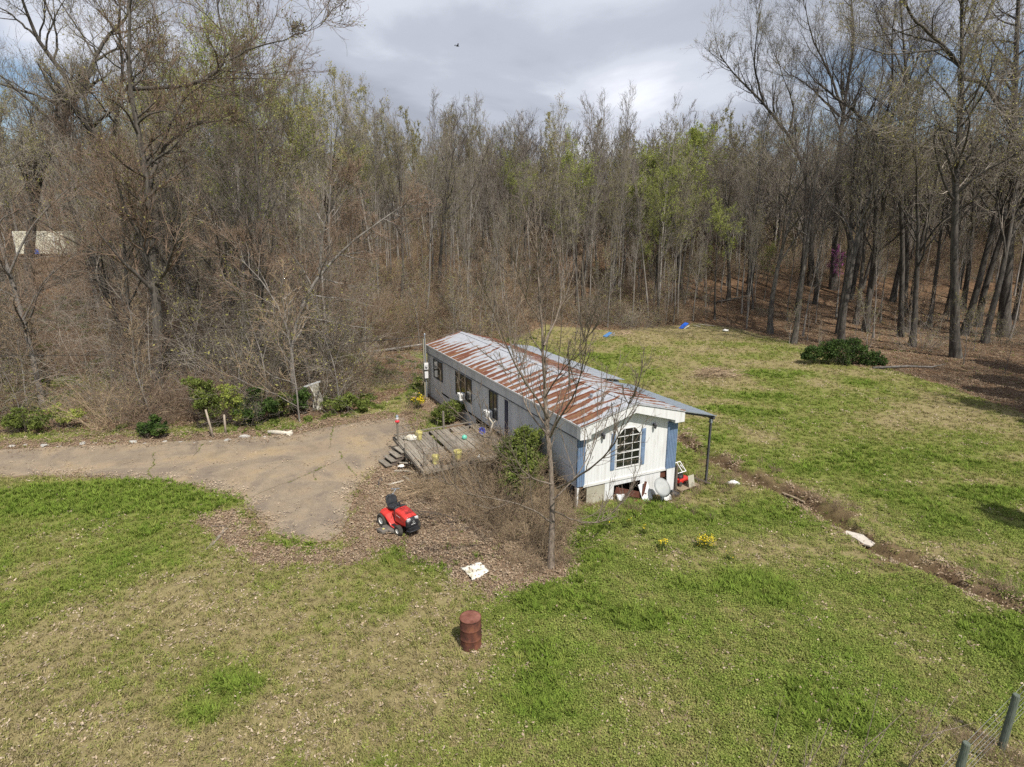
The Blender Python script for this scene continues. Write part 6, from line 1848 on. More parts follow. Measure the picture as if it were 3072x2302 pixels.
# redbud
rb = tree_meshes(951, H=5.5, r0=0.06, n1=12, n2=6, n3=4, n4=0, t0=0.25, a1=45, L1=0.42, trop1=0.05, wander=0.12, bark=M_BARKD, twig=M_TWIGD, leaf=M_PINK, nleaf=2000, lsize=0.06, tw=(0.008, 0.006))
c = G(1800, 625); tree_thing('redbud', rb, c, 0, 1.0, 'small redbud with pink blossom in the shade of the right wood', 'tree')
for i, (px, py, s, lab) in enumerate(((1385, 655, 0.42, 'small lime green leafing tree at the edge of the wood behind the home'), (1650, 650, 0.38, 'small yellow green leafing tree left of the redbud'))):
    c = G(px, py); dup(bpy.data.objects['budding_tree'], c, i * 2.0, s, lab, None)['group'] = 'small leafing trees at the wood edge'


# ---- far wood and undergrowth: nobody could count them
def scatter(name, P, rot, scl, sources, pick=None, tint=None, label=None):
    me = bpy.data.meshes.new(name)
    n = len(P)
    me.vertices.add(n); me.vertices.foreach_set('co', np.asarray(P, np.float32).ravel())
    def fa(nm, typ, arr, key='value'):
        a = me.attributes.new(nm, typ, 'POINT'); a.data.foreach_set(key, np.asarray(arr).ravel())
    fa('rot', 'FLOAT_VECTOR', np.asarray(rot, np.float32), 'vector')
    fa('scl', 'FLOAT', np.asarray(scl, np.float32))
    fa('pick', 'INT', np.asarray(pick if pick is not None else np.zeros(n), np.int32))
    fa('tint', 'FLOAT', np.asarray(tint if tint is not None else np.random.default_rng(3).random(n), np.float32))
    o = bpy.data.objects.new(name, me); COL.objects.link(o)
    ng = bpy.data.node_groups.new(name, 'GeometryNodeTree')
    ng.interface.new_socket('Geometry', in_out='INPUT', socket_type='NodeSocketGeometry')
    ng.interface.new_socket('Geometry', in_out='OUTPUT', socket_type='NodeSocketGeometry')
    gi = ng.nodes.new('NodeGroupInput'); go = ng.nodes.new('NodeGroupOutput')
    iop = ng.nodes.new('GeometryNodeInstanceOnPoints')
    jn = ng.nodes.new('GeometryNodeJoinGeometry')
    for s_ in reversed(sources):
        oi = ng.nodes.new('GeometryNodeObjectInfo'); oi.inputs['Object'].default_value = s_; oi.inputs['As Instance'].default_value = True
        ng.links.new(oi.outputs['Geometry'], jn.inputs[0])
    ng.links.new(gi.outputs[0], iop.inputs['Points']); ng.links.new(jn.outputs[0], iop.inputs['Instance'])
    iop.inputs['Pick Instance'].default_value = True

    def na(nm, dt):
        q = ng.nodes.new('GeometryNodeInputNamedAttribute'); q.data_type = dt; q.inputs['Name'].default_value = nm; return q.outputs['Attribute']
    ng.links.new(na('pick', 'INT'), iop.inputs['Instance Index'])
    e2r = ng.nodes.new('FunctionNodeEulerToRotation')
    ng.links.new(na('rot', 'FLOAT_VECTOR'), e2r.inputs[0]); ng.links.new(e2r.outputs[0], iop.inputs['Rotation'])
    ng.links.new(na('scl', 'FLOAT'), iop.inputs['Scale'])
    ng.links.new(iop.outputs[0], go.inputs[0])
    md = o.modifiers.new('scatter', 'NODES'); md.node_group = ng
    tag(o, label, kind='stuff')
    return o


def src(me, name):
    return bpy.data.objects.new(name, me)      # never linked: only its instances exist


def ptsz(x, y, dz=0.0):
    return np.stack([x, y, terrain(x, y) + dz], -1)


def rots(n, rng, tilt=0.08):
    return np.stack([rng.normal(size=n) * tilt, rng.normal(size=n) * tilt, rng.random(n) * 6.28], -1)


rng = np.random.default_rng(5)
# combined low-detail trees for the far wood
far_src = []
for k in range(4):
    tm, cm_ = tree_meshes(700 + k, H=21, r0=0.20, n1=18, n2=6, n3=6, n4=0, t0=0.10, a1=34, L1=0.30, trop1=0.12, wander=0.12, bark=M_BARKG, twig=M_TWIG, tw=(0.022, 0.018), leaf=M_OLIVE, nleaf=[0, 2500, 0, 0][k], lsize=0.10)
    far_src += [src(tm, 'far_trunk'), src(cm_, 'far_crown')]
n = 1500
y = 98 + 130 * rng.random(n) ** 1.2; x = y * rng.uniform(-1.0, 1.05, n)
pk_ = rng.integers(0, 4, n) * 2
P_ = ptsz(x, y); R_ = rots(n, rng, 0.04); s_ = rng.uniform(0.72, 1.05, n)
scatter('far_woods', np.r_[P_, P_], np.r_[R_, R_], np.r_[s_, s_], far_src, np.r_[pk_, pk_ + 1], label='dense bare woods filling the hillside behind the nearer trees')

# undergrowth: reddish tangles
ug = [src(cane_shrub(500 + k, 46, 3.0, 1.0, 34, [M_TWIGR, M_TWIGT, M_TWIG, M_TWIGR][k], wander=0.20, r=0.012, twigs=6, nleaf=[0, 0, 500, 700][k], lsize=0.045), 'tangle') for k in range(4)]
xs, ys = [], []


def add_region(n, xr, yr, dens=None):
    x = rng.uniform(*xr, n); y = rng.uniform(*yr, n)
    e = np.interp(x, [-60, -20, -12, -9, -6, -2] + ex, [32.0, 32.4, 33.8, 37, 45, 57] + ey)
    k = (y > e - 0.3) & (np.abs(x) < y * 1.05)
    if dens is not None: k &= rng.random(n) < dens(x, y)
    xs.append(x[k]); ys.append(y[k])


add_region(900, (-62, -4), (31, 75), lambda x, y: (0.55 * ss(0.42, 0.62, fbm(x, y, 0.12, 3, 61)) + 0.06) * (0.5 + 0.5 * ss(38, 50, y)) * (np.abs(x / y + 0.745) > 0.07))
add_region(700, (-62, -4), (31, 37), lambda x, y: 0.30 * (np.hypot(x + 12.4, y - 35) > 3.4) * ss(0.35, 0.55, fbm(x, y, 0.3, 2, 63)))
add_region(420, (-16, 22), (50, 90), lambda x, y: 0.75)
add_region(500, (15, 100), (38, 110), lambda x, y: 0.12 + 0.5 * ss(75, 100, y))
add_region(1500, (-110, 130), (85, 150), lambda x, y: 0.8)
x = np.concatenate(xs); y = np.concatenate(ys); n = len(x)
scatter('undergrowth', ptsz(x, y), rots(n, rng, 0.15), rng.uniform(0.45, 1.25, n) * (1 + 0.8 * ss(85, 100, y)), ug, rng.choice(4, n, p=[0.34, 0.22, 0.26, 0.18]), label='tangle of bare reddish undergrowth and vines along the edge of the woods')
# tall vine tangles of the left wood
vt = [src(cane_shrub(560 + k, 60, 3.2, 0.9, 30, [M_TWIGR, M_TWIG, M_TWIG][k], wander=0.24, r=0.0055, twigs=8, K=10, nleaf=[0, 0, 900][k], lsize=0.02), 'tangle') for k in range(3)]
n = 48; y = rng.uniform(38, 62, n); x = -y * rng.uniform(0.30, 1.02, n)
k = np.abs(x / y - tr.location.x / 78) > 0.09; x, y = x[k], y[k]; n = len(x)
scatter('vine_thicket', ptsz(x, y), rots(n, rng, 0.12), rng.uniform(1.6, 3.6, n), vt, rng.integers(0, 3, n), label='tall tangle of bare vines and brush in the left wood')
# low green weeds under the left trees
wd = [src(leaf_bush(610 + k, [(0, 0, 0.1, 0.35), (0.3, 0.1, 0.05, 0.25), (-0.2, -0.25, 0.08, 0.25)], 420, 0.05, M_BUSH, 0.6), 'weed') for k in range(2)]
n = 1900; x = rng.uniform(-60, 3, n); y = rng.uniform(30.8, 62, n)
k = (fbm(x, y, 0.18, 3, 71) > 0.46) & (y > np.interp(x, [-60, -20, -12, -9, -6, -2, 8], [31.5, 31.8, 33, 35, 40, 48, 58])) & (np.abs(x) < y)
x, y = x[k], y[k]; n = len(x)
scatter('woodland_weeds', ptsz(x, y), rots(n, rng), rng.uniform(0.5, 1.3, n), wd, rng.integers(0, 2, n), label='low green weeds on the floor of the left wood')

# ---- bushes
bush_thing('evergreen_bush', G(1815, 787), [(-2.4, 0, 1.0, 0.9), (-1.2, 0.2, 1.1, 1.1), (0.1, 0, 1.0, 1.15), (1.5, 0.1, 0.9, 1.1), (2.6, -0.3, 0.6, 0.9), (1.2, 0.6, 1.6, 0.8), (-3.0, 0, 0.7, 0.5), (3.3, -0.5, 0.35, 0.5), (-0.6, 0.3, 1.7, 0.6)], 20000, 0.07, M_EVER, 'wide dark evergreen bush at the shaded edge of the right wood', seed=20, full=0.95)
bush_thing('round_bush', (*hw(-0.95, 12.6), 0), [(0, 0, 0.75, 0.85), (0.35, 0.2, 0.95, 0.6), (-0.4, -0.1, 0.6, 0.6)], 6500, 0.055, M_BUSH, 'round green bush against the wall beside the first air conditioner', seed=21, full=0.9)
bush_thing('wall_bush', (*hw(-1.15, 2.6), 0), [(0, 0, 0.9, 1.15), (0.1, 0.7, 1.6, 1.05), (0.0, -0.6, 1.4, 1.0), (0.15, 0.1, 2.3, 0.8), (-0.4, 1.2, 0.9, 0.9), (-0.2, -1.1, 0.9, 1.0), (0, -0.9, 1.7, 0.8), (-0.5, 0, 1.9, 0.8)], 24000, 0.055, M_BUSH, 'tall yellow green bush against the wall behind the front tree', seed=22, full=0.85)
c = G(900, 882); bush_thing('flowering_bush', c, [(0, 0, 0.5, 0.5), (0.3, 0.1, 0.7, 0.4), (-0.35, 0, 0.45, 0.4)], 900, 0.05, M_BUSH, 'loose bush with yellow flowers by the electric mast', seed=23)
o = link('blossom', leaf_bush(24, [(0.25, -0.1, 0.7, 0.45), (0, 0, 0.5, 0.5)], 420, 0.04, M_FLOWER), bpy.data.objects['flowering_bush'])
for px, py, lob, nl, mt_, lab, sd_ in (
    (60, 935, [(0, 0, 0.8, 0.9), (0.9, 0, 0.6, 0.7), (-0.9, 0, 0.7, 0.8)], 3000, M_BUSH, 'bright green shrub at the far left edge of the driveway', 31),
    (140, 925, [(0, 0, 0.6, 0.7), (0.7, 0, 0.9, 0.6), (-0.5, 0.2, 1.1, 0.5)], 1700, M_LIME, 'lime green shrub second from the left along the driveway', 32),
    (448, 925, [(0, 0, 1.6, 1.0), (-0.3, 0, 2.4, 0.8), (0.6, 0, 1.2, 0.8), (0.2, 0.2, 2.0, 0.8)], 5200, M_BUSH, 'tall green shrub behind the leaning stake', 33),
    (505, 922, [(0, 0, 1.5, 0.8), (0.1, 0, 2.2, 0.6), (0.3, 0.1, 0.9, 0.7)], 3000, M_LIME, 'yellow green shrub behind the upright stake', 34),
    (555, 915, [(0, 0, 0.9, 1.0), (0.8, 0, 1.1, 0.8), (-0.7, 0, 1.1, 0.9), (0, 0.2, 1.7, 0.7)], 8000, M_EVER, 'dark green shrub between the stakes and the canopy wreck', 35),
    (600, 905, [(0, 0, 0.7, 0.7), (0.4, 0, 1.3, 0.6)], 2600, M_BUSH, 'mid green shrub right above the forked log', 36),
    (652, 895, [(0, 0, 0.9, 0.7), (0.2, 0, 1.3, 0.5), (-0.3, 0, 0.6, 0.5)], 6500, M_EVER, 'dark evergreen shrub touching the collapsed canopy', 37),
    (735, 892, [(0, 0, 0.7, 0.8), (0.7, 0, 0.8, 0.7), (-0.7, 0, 0.6, 0.6), (1.3, 0.1, 0.5, 0.6)], 3200, M_BUSH, 'loose yellow green shrub right of the collapsed canopy', 38),
    (330, 945, [(0, 0, 0.6, 0.7), (0.6, 0, 0.5, 0.5), (-0.5, 0, 0.4, 0.5)], 4200, M_EVER, 'low dark shrub at the driveway edge holding the yellow piece', 39),
    (740, 800, [(0, 0, 0.9, 0.9), (0.8, 0, 0.8, 0.8)], 1500, M_LIME, 'pale green shrub in the clearing left of the home', 40)):
    bush_thing('driveway_shrub', G(px, py), lob, nl, 0.065, mt_, lab, 'shrub', 'green shrubs along the far side of the driveway', seed=sd_)
for (px, py, r_, nl, lab) in ((1520, 1185, 0.50, 300, 'largest clump of yellow wildflowers on the lawn'), (1430, 1188, 0.20, 70, 'yellow wildflower clump left of the largest clump'), (1390, 1156, 0.13, 16, 'small yellow wildflower clump nearest the white gable'), (1355, 1141, 0.2, 12, 'faint yellow wildflowers in the grass before the gable'), (1318, 1147, 0.10, 7, 'tiny yellow wildflower tuft left of the faint ones'), (1578, 1212, 0.25, 9, 'sparse yellow wildflowers just right of the largest clump')):
    c = G(px, py); t = empty('wildflower_clump', c, 0, lab, 'wildflowers', 'yellow wildflowers on the lawn')
    link('leaves', leaf_bush(int(px), [(0, 0, 0.10, r_), (0, 0.05, 0.2, r_ * 0.6)], int(60 + nl * 1.5), 0.04, M_BUSH, 0.8), t)
    link('blossoms', leaf_bush(int(px) + 1, [(0, 0, 0.30, r_), (0.05, 0, 0.4, r_ * 0.7)], nl, 0.024, M_FLOWER, 0.6), t)
    link('stem', cane_shrub(int(px) + 2, 26, 0.42, r_ * 0.7, 14, M_BUSH, r=0.005, twigs=2), t)

# ---- brush in front of the deck and round the front tree
brush = [cane_shrub(800 + k, 46, 1.9, 0.45, 30, M_TWIGT, wander=0.16, r=0.010, twigs=7) for k in range(3)]
bi = 0
r = random.Random(4)
for (px, py, s, rz) in [(905, 1060, .5, 0), (940, 1075, .7, 1), (975, 1060, .8, 2), (1000, 1095, .8, 3), (1030, 1050, .95, 4), (1060, 1090, .95, 5), (1085, 1040, 1.05, 0.5), (1095, 1120, .85, 1.5), (1125, 1080, 1.05, 2.5), (1150, 1120, .9, 3.5), (1130, 1165, .75, 4.5), (1090, 1170, .6, 1.2),
                        (1160, 1200, .75, 5.5), (1185, 1170, .85, 0.8), (1215, 1130, .8, 1.8), (1060, 1140, .6, 2.8), (1210, 1215, .55, 3.8), (1020, 1130, .5, 4.8), (1120, 1220, .45, 5.8), (1160, 1235, .4, .3), (960, 1110, .45, 1.3), (1075, 975, .8, 2.2), (1105, 960, .9, 3.3), (1010, 1030, .7, 4.1), (1065, 1010, 1.05, 5.2), (1150, 1050, 1.15, 0.2), (980, 1030, .7, 1.9), (1120, 1040, 1.15, 3.0), (1035, 1105, .8, 4.4), (1135, 1135, .85, 0.9), (1200, 1160, .75, 2.0), (1180, 1090, .95, 2.3), (1225, 1090, .7, 3.3), (1105, 1000, 1.0, 1), (1045, 1010, .7, 2)]:
    c = G(px, py); o = link('brush_shrub', brush[bi % 3], None, c, rz, s); bi += 1
    tag(o, 'bare tan brush shrub in the thicket between the deck and the front tree', 'shrub', 'bare brush around the front tree')
for (px, py, s) in [(1000, 905, .6), (1035, 915, .7), (1050, 925, .6), (945, 845, .5), (885, 895, .45), (930, 905, .4)]:
    c = G(px, py); o = link('brush_shrub', brush[bi % 3], None, c, bi, s); bi += 1
    tag(o, 'bare tan brush shrub against the long shaded wall', 'shrub', 'bare brush along the long wall')


def brush_pile(loc, n, L_, w, h, seed, label, mt, r0=0.012):
    rng = np.random.default_rng(seed); K = 6
    P = np.zeros((n, K, 3)); P[:, 0] = np.stack([rng.normal(size=n) * w, rng.normal(size=n) * w * 0.55, rng.random(n) * h], -1)
    az = rng.normal(size=n) * 0.5 + rng.choice([0, np.pi], n); D = np.stack([np.cos(az), np.sin(az), rng.normal(size=n) * 0.10], -1)
    Ls = L_ * (0.4 + 0.8 * rng.random(n))
    for k in range(1, K):
        D = D + 0.16 * rng.normal(size=D.shape); D /= np.linalg.norm(D, axis=1, keepdims=True); P[:, k] = P[:, k - 1] + D * (Ls / (K - 1))[:, None]
        P[:, k, 2] = np.maximum(P[:, k, 2], 0.01) * 0.93
    R_ = r0 * (0.5 + rng.random((n, 1))) * (1 - 0.6 * np.linspace(0, 1, K))[None]
    P2, R2 = grow(P, R_, 3, 0.3, 1, 40, 10, 0.4, 0.4, 4, -0.05, 0.2, rng, 0.6, 0.4, 0.004)
    V, Q_, mi = merge([(*tubes(P, R_, 5), 0), (*tubes(P2, R2, 3), 0)])
    o = link('brush_pile', np_mesh('brush_pile', V, Q_, mt), None, loc); tag(o, label, 'brush pile'); return o


brush_pile(G(915, 1065), 90, 1.7, 0.55, 0.22, 61, 'heap of bleached cut branches lying between the mower and the deck', M_TWIGT)
brush_pile(G(930, 1040), 60, 1.2, 0.45, 0.45, 62, 'tangled sticks heaped under the front edge of the deck', M_TWIGT)
brush_pile(G(860, 1035), 40, 1.0, 0.6, 0.08, 63, 'thin scattered sticks on the leaves left of the deck post', M_TWIGR, 0.009)
brush_pile(G(1000, 1125), 40, 2.2, 0.8, 0.08, 64, 'long dark fallen branches lying on the ground right of the mower', M_TWIGD, 0.014)
brush_pile(G(1545, 810), 120, 1.3, 0.7, 0.35, 65, 'pale pile of dry sticks and grass in the middle of the back lawn', M_TWIGT, 0.02)
brush_pile(G(1345, 722), 40, 1.6, 0.8, 0.3, 66, 'dry stick heap beside the faded blue folding chair', M_TWIGT, 0.02)
for (px, py, dx, dy, lab) in ((860, 760, 3.5, 1.5, 'long bare fallen branch pointing at the far end of the home'), (700, 790, 2.2, -1, 'fallen grey branch in the thicket above the canopy wreck'), (1590, 650, 3, 1.5, 'fallen log on the leaves left of the redbud'), (1960, 800, 2.5, -0.6, 'fallen branch at the shaded edge right of the evergreen bush')):
    c = G(px, py, 0.15); tag(MB().tube([c - Vector((dx, dy, 0.1)), c + Vector((0, 0.1, 0.15)), c + Vector((dx * 0.6, dy, 0.25)), c + Vector((dx, dy * 1.3, 0.55))], [0.12, 0.10, 0.07, 0.02], 7).build('fallen_branch', M_BARKG, smooth=True), lab, 'fallen branch')

# ---- thin saplings reaching into the bottom right corner
for i, (x0, y0, tops) in enumerate(((4.35, 8.5, [(1688, 1510), (1700, 1575)]), (5.0, 8.5, [(1772, 1560), (1745, 1590), (1800, 1545)]), (5.6, 8.6, [(1845, 1545), (1835, 1600)]), (6.1, 8.6, [(1908, 1455), (1925, 1560), (1960, 1530)]), (6.9, 8.7, [(2030, 1500), (2075, 1490), (2050, 1570), (2110, 1560)]), (3.2, 8.4, [(1540, 1560)]))):
    z0 = float(terrain(x0, y0)); base = Vector((x0, y0, z0))
    t = empty('thin_sapling', base, 0, ['leafless wiry sapling with one tall stem, leftmost but one at the lower right', 'leafless wiry sapling forking three ways beside the tallest one', 'short leafless sapling just left of the tallest one', 'tallest leafless wiry sapling at the lower right', 'leafless sapling fanning out beside the fence posts', 'faint single twig sapling, leftmost of the row at the bottom'][i], 'sapling', 'leafless saplings at the bottom right')
    m = MB()
    for j, q in enumerate(tops):
        e = Vector(Wp(*q, y0 + 0.25 * j)) - base
        s0 = Vector((0, 0, -0.05)) if j == 0 else (Vector(Wp(*tops[0], y0)) - base) * (0.25 + 0.15 * j)
        md_ = s0.lerp(e, 0.5) + Vector((0.04, 0.02, -0.03))
        m.tube([s0, md_, e], [0.012 if j == 0 else 0.008, 0.008, 0.0025], 6)
        for k in range(4):
            f_ = 0.35 + 0.15 * k; p = s0.lerp(e, f_); a_ = k * 2.2 + i
            m.tube([p, p + Vector((0.10 * math.cos(a_), 0.10 * math.sin(a_), 0.16))], [0.004, 0.0015], 4)
    m.build('stem', M_BARKF, t, smooth=True)


# ---- grass, leaves and dry stalks
def tint_mat(name, A, B, trans=0.3, var=0.3):
    m = bpy.data.materials.new(name); m.use_nodes = True; t = m.node_tree; b = t.nodes['Principled BSDF']
    b.inputs['Roughness'].default_value = 0.85; b.inputs['Specular IOR Level'].default_value = 0.2
    a = t.nodes.new('ShaderNodeAttribute'); a.attribute_type = 'INSTANCER'; a.attribute_name = 'tint'
    r = t.nodes.new('ShaderNodeValToRGB'); r.color_ramp.elements[0].color = (*A[0], 1); r.color_ramp.elements[1].color = (*A[-1], 1)
    for i in range(1, len(A) - 1):
        e = r.color_ramp.elements.new(i / (len(A) - 1)); e.color = (*A[i], 1)
    t.links.new(a.outputs['Fac'], r.inputs[0])
    oi = t.nodes.new('ShaderNodeObjectInfo'); mr = t.nodes.new('ShaderNodeMapRange'); mr.inputs[3].default_value = 1 - var; mr.inputs[4].default_value = 1 + var
    t.links.new(oi.outputs['Random'], mr.inputs[0])
    hs = t.nodes.new('ShaderNodeHueSaturation'); t.links.new(mr.outputs[0], hs.inputs['Value']); t.links.new(r.outputs[0], hs.inputs['Color'])
    t.links.new(hs.outputs[0], b.inputs['Base Color'])
    tr_ = t.nodes.new('ShaderNodeBsdfTranslucent'); t.links.new(hs.outputs[0], tr_.inputs[0])
    mx = t.nodes.new('ShaderNodeMixShader'); mx.inputs[0].default_value = trans
    t.links.new(b.outputs[0], mx.inputs[1]); t.links.new(tr_.outputs[0], mx.inputs[2]); t.links.new(mx.outputs[0], t.nodes['Material Output'].inputs[0])
    return m


M_GRASS = tint_mat('lawn_blades', [(0.30, 0.25, 0.135), (0.255, 0.245, 0.085), (0.205, 0.24, 0.052), (0.145, 0.215, 0.030)], None)
M_CLOVER = tint_mat('clover_leaves', [(0.255, 0.245, 0.09), (0.21, 0.24, 0.060), (0.16, 0.225, 0.038)], None)
M_DEAD = tint_mat('dead_leaves', [(0.13, 0.085, 0.055), (0.225, 0.16, 0.105), (0.33, 0.255, 0.18), (0.45, 0.37, 0.28)], None, 0.15, 0.3)


def tuft(seed, n=14, r=0.07, h=0.07, w=0.006):
    rg = np.random.default_rng(seed)
    az = rg.random(n) * 6.28; rr = np.sqrt(rg.random(n)) * r; b = np.stack([rr * np.cos(az), rr * np.sin(az), np.full(n, -0.01)], -1)
    a2 = rg.random(n) * 6.28; hh = h * (0.5 + rg.random(n)); out = np.stack([np.cos(a2), np.sin(a2), np.zeros(n)], -1)
    side = np.stack([-np.sin(a2), np.cos(a2), np.zeros(n)], -1) * w
    mid = b + out * (hh * 0.35)[:, None] + np.array([0, 0, 1.0]) * (hh * 0.6)[:, None]
    tip = b + out * (hh * 0.9)[:, None] + np.array([0, 0, 1.0]) * hh[:, None]
    V = np.stack([b - side, b + side, mid + side, mid - side, tip], 1).reshape(-1, 3)
    q = np.arange(n)[:, None] * 5
    Q3 = np.concatenate([q + np.array([[0, 1, 2]]), q + np.array([[0, 2, 3]]), q + np.array([[3, 2, 4]])])
    return np_mesh('tuft', V, Q3, M_GRASS)


def clover(seed, n=22, r=0.09, s=0.016):
    rg = np.random.default_rng(seed)
    az = rg.random(n) * 6.28; rr = np.sqrt(rg.random(n)) * r
    c = np.stack([rr * np.cos(az), rr * np.sin(az), 0.015 + 0.05 * rg.random(n)], -1)
    nrm = rg.normal(size=(n, 3)) * 0.45 + np.array([0, 0, 1]); nrm /= np.linalg.norm(nrm, axis=1, keepdims=True)
    a = np.cross(nrm, rg.normal(size=(n, 3))); a /= np.linalg.norm(a, axis=1, keepdims=True); b = np.cross(nrm, a)
    ss_ = s * (0.6 + 0.8 * rg.random((n, 1)))
    V = np.stack([c - a * ss_, c - b * ss_ * 0.8, c + a * ss_, c + b * ss_ * 0.8], 1).reshape(-1, 3)
    return np_mesh('clover', V, np.arange(4 * n).reshape(n, 4), M_CLOVER)


def deadleaf(seed, n=9, r=0.13, s=0.026):
    rg = np.random.default_rng(seed)
    c = np.stack([rg.normal(size=n) * r, rg.normal(size=n) * r, 0.012 + 0.03 * rg.random(n)], -1)
    nrm = rg.normal(size=(n, 3)) * 0.35 + np.array([0, 0, 1]); nrm /= np.linalg.norm(nrm, axis=1, keepdims=True)
    a = np.cross(nrm, rg.normal(size=(n, 3))); a /= np.linalg.norm(a, axis=1, keepdims=True); b = np.cross(nrm, a)
    ss_ = s * (0.5 + rg.random((n, 1))); up = nrm * ss_ * 0.5
    V = np.stack([c - a * ss_ + up, c - b * ss_ * 0.55, c + a * ss_ + up, c + b * ss_ * 0.55], 1).reshape(-1, 3)
    return np_mesh('dead_leaf', V, np.arange(4 * n).reshape(n, 4), M_DEAD)


tufts = [src(tuft(k, 14), 'tuft') for k in range(3)] + [src(tuft(9, 16, 0.06, 0.12, 0.008), 'tuft_tall')] + [src(clover(k), 'clover') for k in range(3)]
N_G = 210000
p_ = rng.random(N_G); e_ = 0.35; y = (8.2 ** e_ + p_ * (66 ** e_ - 8.2 ** e_)) ** (1 / e_); x = y * rng.uniform(-1.1, 1.1, N_G)
gr, li, mu, fo = masks(x, y)
dr = inside(x, y, DRIVE) & (dist_poly(x, y, DRIVE, True) > 0.12 + 0.1 * rng.random(N_G))
a_ = (x - HO[0]) * AX[0] + (y - HO[1]) * AX[1]; l_ = (x - HO[0]) * LX[0] + (y - HO[1]) * LX[1]
inh = (a_ > -0.1) & (a_ < 6.6) & (l_ > 0) & (l_ < 19.5)
fine_ = fbm(x, y, 7, 2, 81)
gg = np.clip(gr * 0.88 + 1.1 * (fine_ - 0.5), 0, 1)
keep = ~dr & ~inh & (rng.random(N_G) > li * 0.97) & (rng.random(N_G) > mu) & (rng.random(N_G) < 0.22 + 0.78 * gg)
x, y, gg, gr = x[keep], y[keep], gg[keep], gr[keep]; n = len(x)
clov = (rng.random(n) < 0.75 * ss(-3, 2, x) * ss(26, 20, y) + 0.12)
tall = (gr > 1.02) & (rng.random(n) < 0.5)
pk_ = np.where(tall & (rng.random(n) < 0.7), 3, np.where(clov, 4 + rng.integers(0, 3, n), rng.integers(0, 3, n)))
scatter('grass', ptsz(x, y), rots(n, rng, 0.12), (0.8 + 0.5 * rng.random(n)) * (1 + y * 0.012), tufts, pk_, np.clip(gg * 0.95 + 0.18 * (rng.random(n) - 0.5), 0, 1), label='patchy lawn of grass and clover with dry straw patches')
# dead leaves
dl = [src(deadleaf(k), 'dead_leaf') for k in range(4)]
N_L = 150000
p_ = rng.random(N_L); y = (8.2 ** e_ + p_ * (80 ** e_ - 8.2 ** e_)) ** (1 / e_); x = y * rng.uniform(-1.1, 1.1, N_L)
gr, li, mu, fo = masks(x, y)
dr = inside(x, y, DRIVE); de = dist_poly(x, y, DRIVE, True)
a_ = (x - HO[0]) * AX[0] + (y - HO[1]) * AX[1]; l_ = (x - HO[0]) * LX[0] + (y - HO[1]) * LX[1]
inh = (a_ > -0.1) & (a_ < 6.6) & (l_ > 0) & (l_ < 19.5)
pr2 = np.where(dr, 0.5 * ss(1.1, 0.0, de) * ss(0.35, 0.6, fbm(x, y, 0.8, 2, 99)) + 0.012, 0.9 * li + (1 - li) * (0.010 + 0.08 * ss(0.58, 0.75, fbm(x, y, 0.8, 3, 91)) + 0.05 * (1 - gr)))
keep = ~inh & (rng.random(N_L) < pr2)
x, y, fo, li = x[keep], y[keep], fo[keep], li[keep]; n = len(x)
zz_ = terrain(x, y); zz_ = np.where(inside(x, y, DRIVE), 0.035, zz_)
scatter('leaf_litter', np.stack([x, y, zz_], -1), rots(n, rng, 0.1), (0.75 + 0.5 * rng.random(n)) * (1 + y * 0.012), dl, rng.integers(0, 4, n), np.clip(0.30 + 0.45 * rng.random(n) + 0.25 * (li < 0.4) - 0.1 * fo, 0, 1), label='dead brown leaves scattered over the yard and forest floor')
# dry stalks: along the ditch, by the porch, at the far edge
def stalk(seed):
    return cane_shrub(seed, 26, 0.55, 0.14, 20, M_TWIGT, r=0.005, twigs=2, K=5)


sk = [src(stalk(850 + k), 'stalk') for k in range(2)]
xs, ys = [], []
for i in range(len(DITCH) - 1):
    n = int(np.hypot(*(DITCH[i + 1] - DITCH[i])) * 9); t_ = rng.random(n)
    q = DITCH[i] + (DITCH[i + 1] - DITCH[i]) * t_[:, None]; d_ = (DITCH[i + 1] - DITCH[i]); d_ = d_ / np.hypot(*d_); nn = np.array([-d_[1], d_[0]])
    off = 0.55 + 0.55 * np.abs(rng.normal(size=n))
    q = q + nn * off[:, None]; k = fbm(q[:, 0], q[:, 1], 0.5, 2, 95) > 0.45
    xs.append(q[k, 0]); ys.append(q[k, 1])
for (px, py, r_, n) in ((1535, 1050, 0.8, 40), (1450, 1080, 0.9, 30), (1345, 1095, 0.8, 18), (1545, 812, 1.2, 40), (2160, 1630, 0.8, 22), (1250, 1090, 0.8, 16)):
    c = G(px, py); xs.append(c.x + rng.normal(size=n) * r_); ys.append(c.y + rng.normal(size=n) * r_)
x = np.concatenate(xs); y = np.concatenate(ys); n = len(x)
a_ = (x - HO[0]) * AX[0] + (y - HO[1]) * AX[1]; l_ = (x - HO[0]) * LX[0] + (y - HO[1]) * LX[1]
k = ~((a_ > -0.1) & (a_ < 6.8) & (l_ > 0)); x, y = x[k], y[k]; n = len(x)
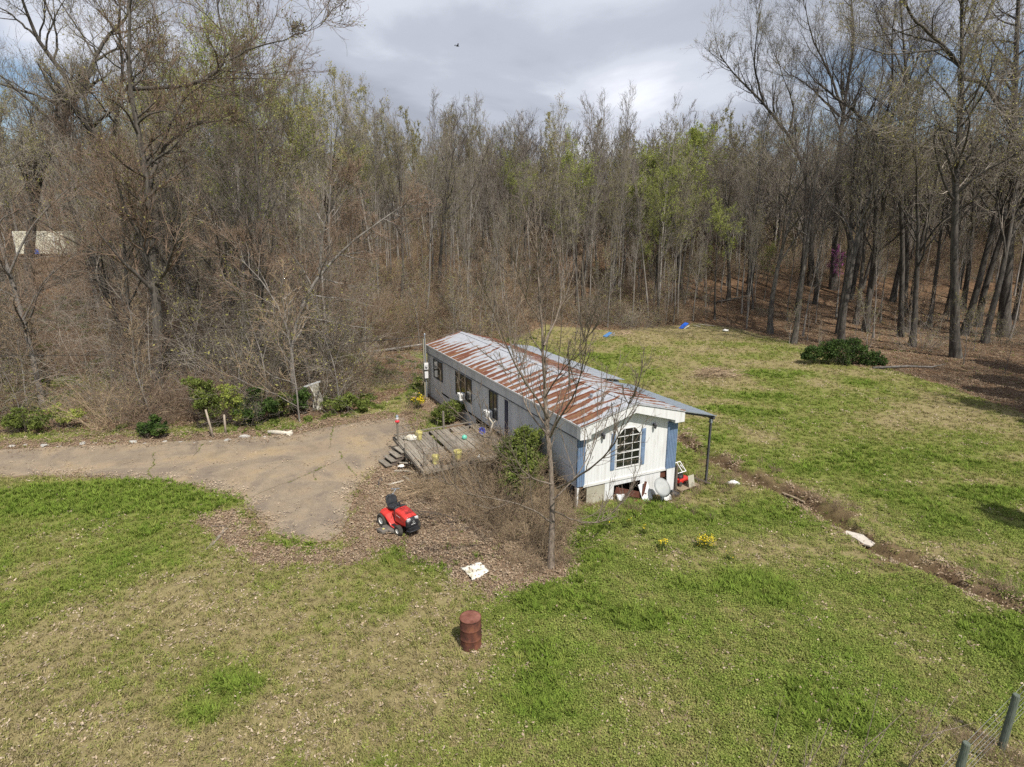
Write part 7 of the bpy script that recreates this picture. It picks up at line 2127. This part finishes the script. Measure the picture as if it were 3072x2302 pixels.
scatter('dry_grass', ptsz(x, y), rots(n, rng, 0.3), rng.uniform(0.4, 1.0, n), sk, rng.integers(0, 2, n), label='dry tan grass stalks along the ditch and round the porch')
# weeds in the driveway cracks
xs, ys = [], []
for C_ in CRACKS:
    for i in range(len(C_) - 1):
        n = int(np.hypot(*(C_[i + 1] - C_[i])) * 14); t_ = rng.random(n); q = C_[i] + (C_[i + 1] - C_[i]) * t_[:, None]
        q = q + np.stack([0.25 * (fbm(q[:, 0], q[:, 1], 2.2, 3, 41) - 0.5), 0.25 * (fbm(q[:, 0], q[:, 1], 2.2, 3, 43) - 0.5)], -1)
        k = fbm(q[:, 0], q[:, 1], 1.2, 2, 97) > 0.47
        xs.append(q[k, 0]); ys.append(q[k, 1])
x = np.concatenate(xs); y = np.concatenate(ys); n = len(x)
scatter('crack_weeds', np.stack([x, y, np.full(n, 0.03)], -1), rots(n, rng, 0.2), rng.uniform(0.35, 0.8, n), tufts[:3], rng.integers(0, 3, n), np.full(n, 0.75), label='grass growing along the driveway cracks')

# leaves lying on the deck
n = 1100
a_ = -4.95 + 4.7 * rng.random(n); l_ = 4.7 + 4.8 * rng.random(n) ** 1.0
k = (rng.random(n) < 0.12 + 0.88 * ss(7.0, 5.4, l_ + 0.6 * np.sin(a_ * 2))) ; a_, l_ = a_[k], l_[k]; n = len(a_)
wx, wy = hw(a_, l_)
scatter('deck_leaves', np.stack([wx, wy, np.full(n, DZ + 0.012)], -1), rots(n, rng, 0.05), rng.uniform(0.6, 1.1, n), dl, rng.integers(0, 4, n), 0.3 + 0.5 * rng.random(n), label='dead leaves blown onto the front half of the deck')

o = brush_pile(Vector((*hw(-2.6, 5.3), DZ + 0.01)), 46, 1.2, 0.9, 0.06, 71, 'thin dry sticks strewn over the front half of the deck', M_TWIGT, 0.007); o.rotation_euler = (0, 0, TH)
o = brush_pile(Vector((*hw(-1.2, 8.3), DZ + 0.01)), 26, 0.8, 0.5, 0.05, 72, 'small heap of dry sticks on the deck near the house wall', M_TWIGT, 0.007); o.rotation_euler = (0, 0, TH)
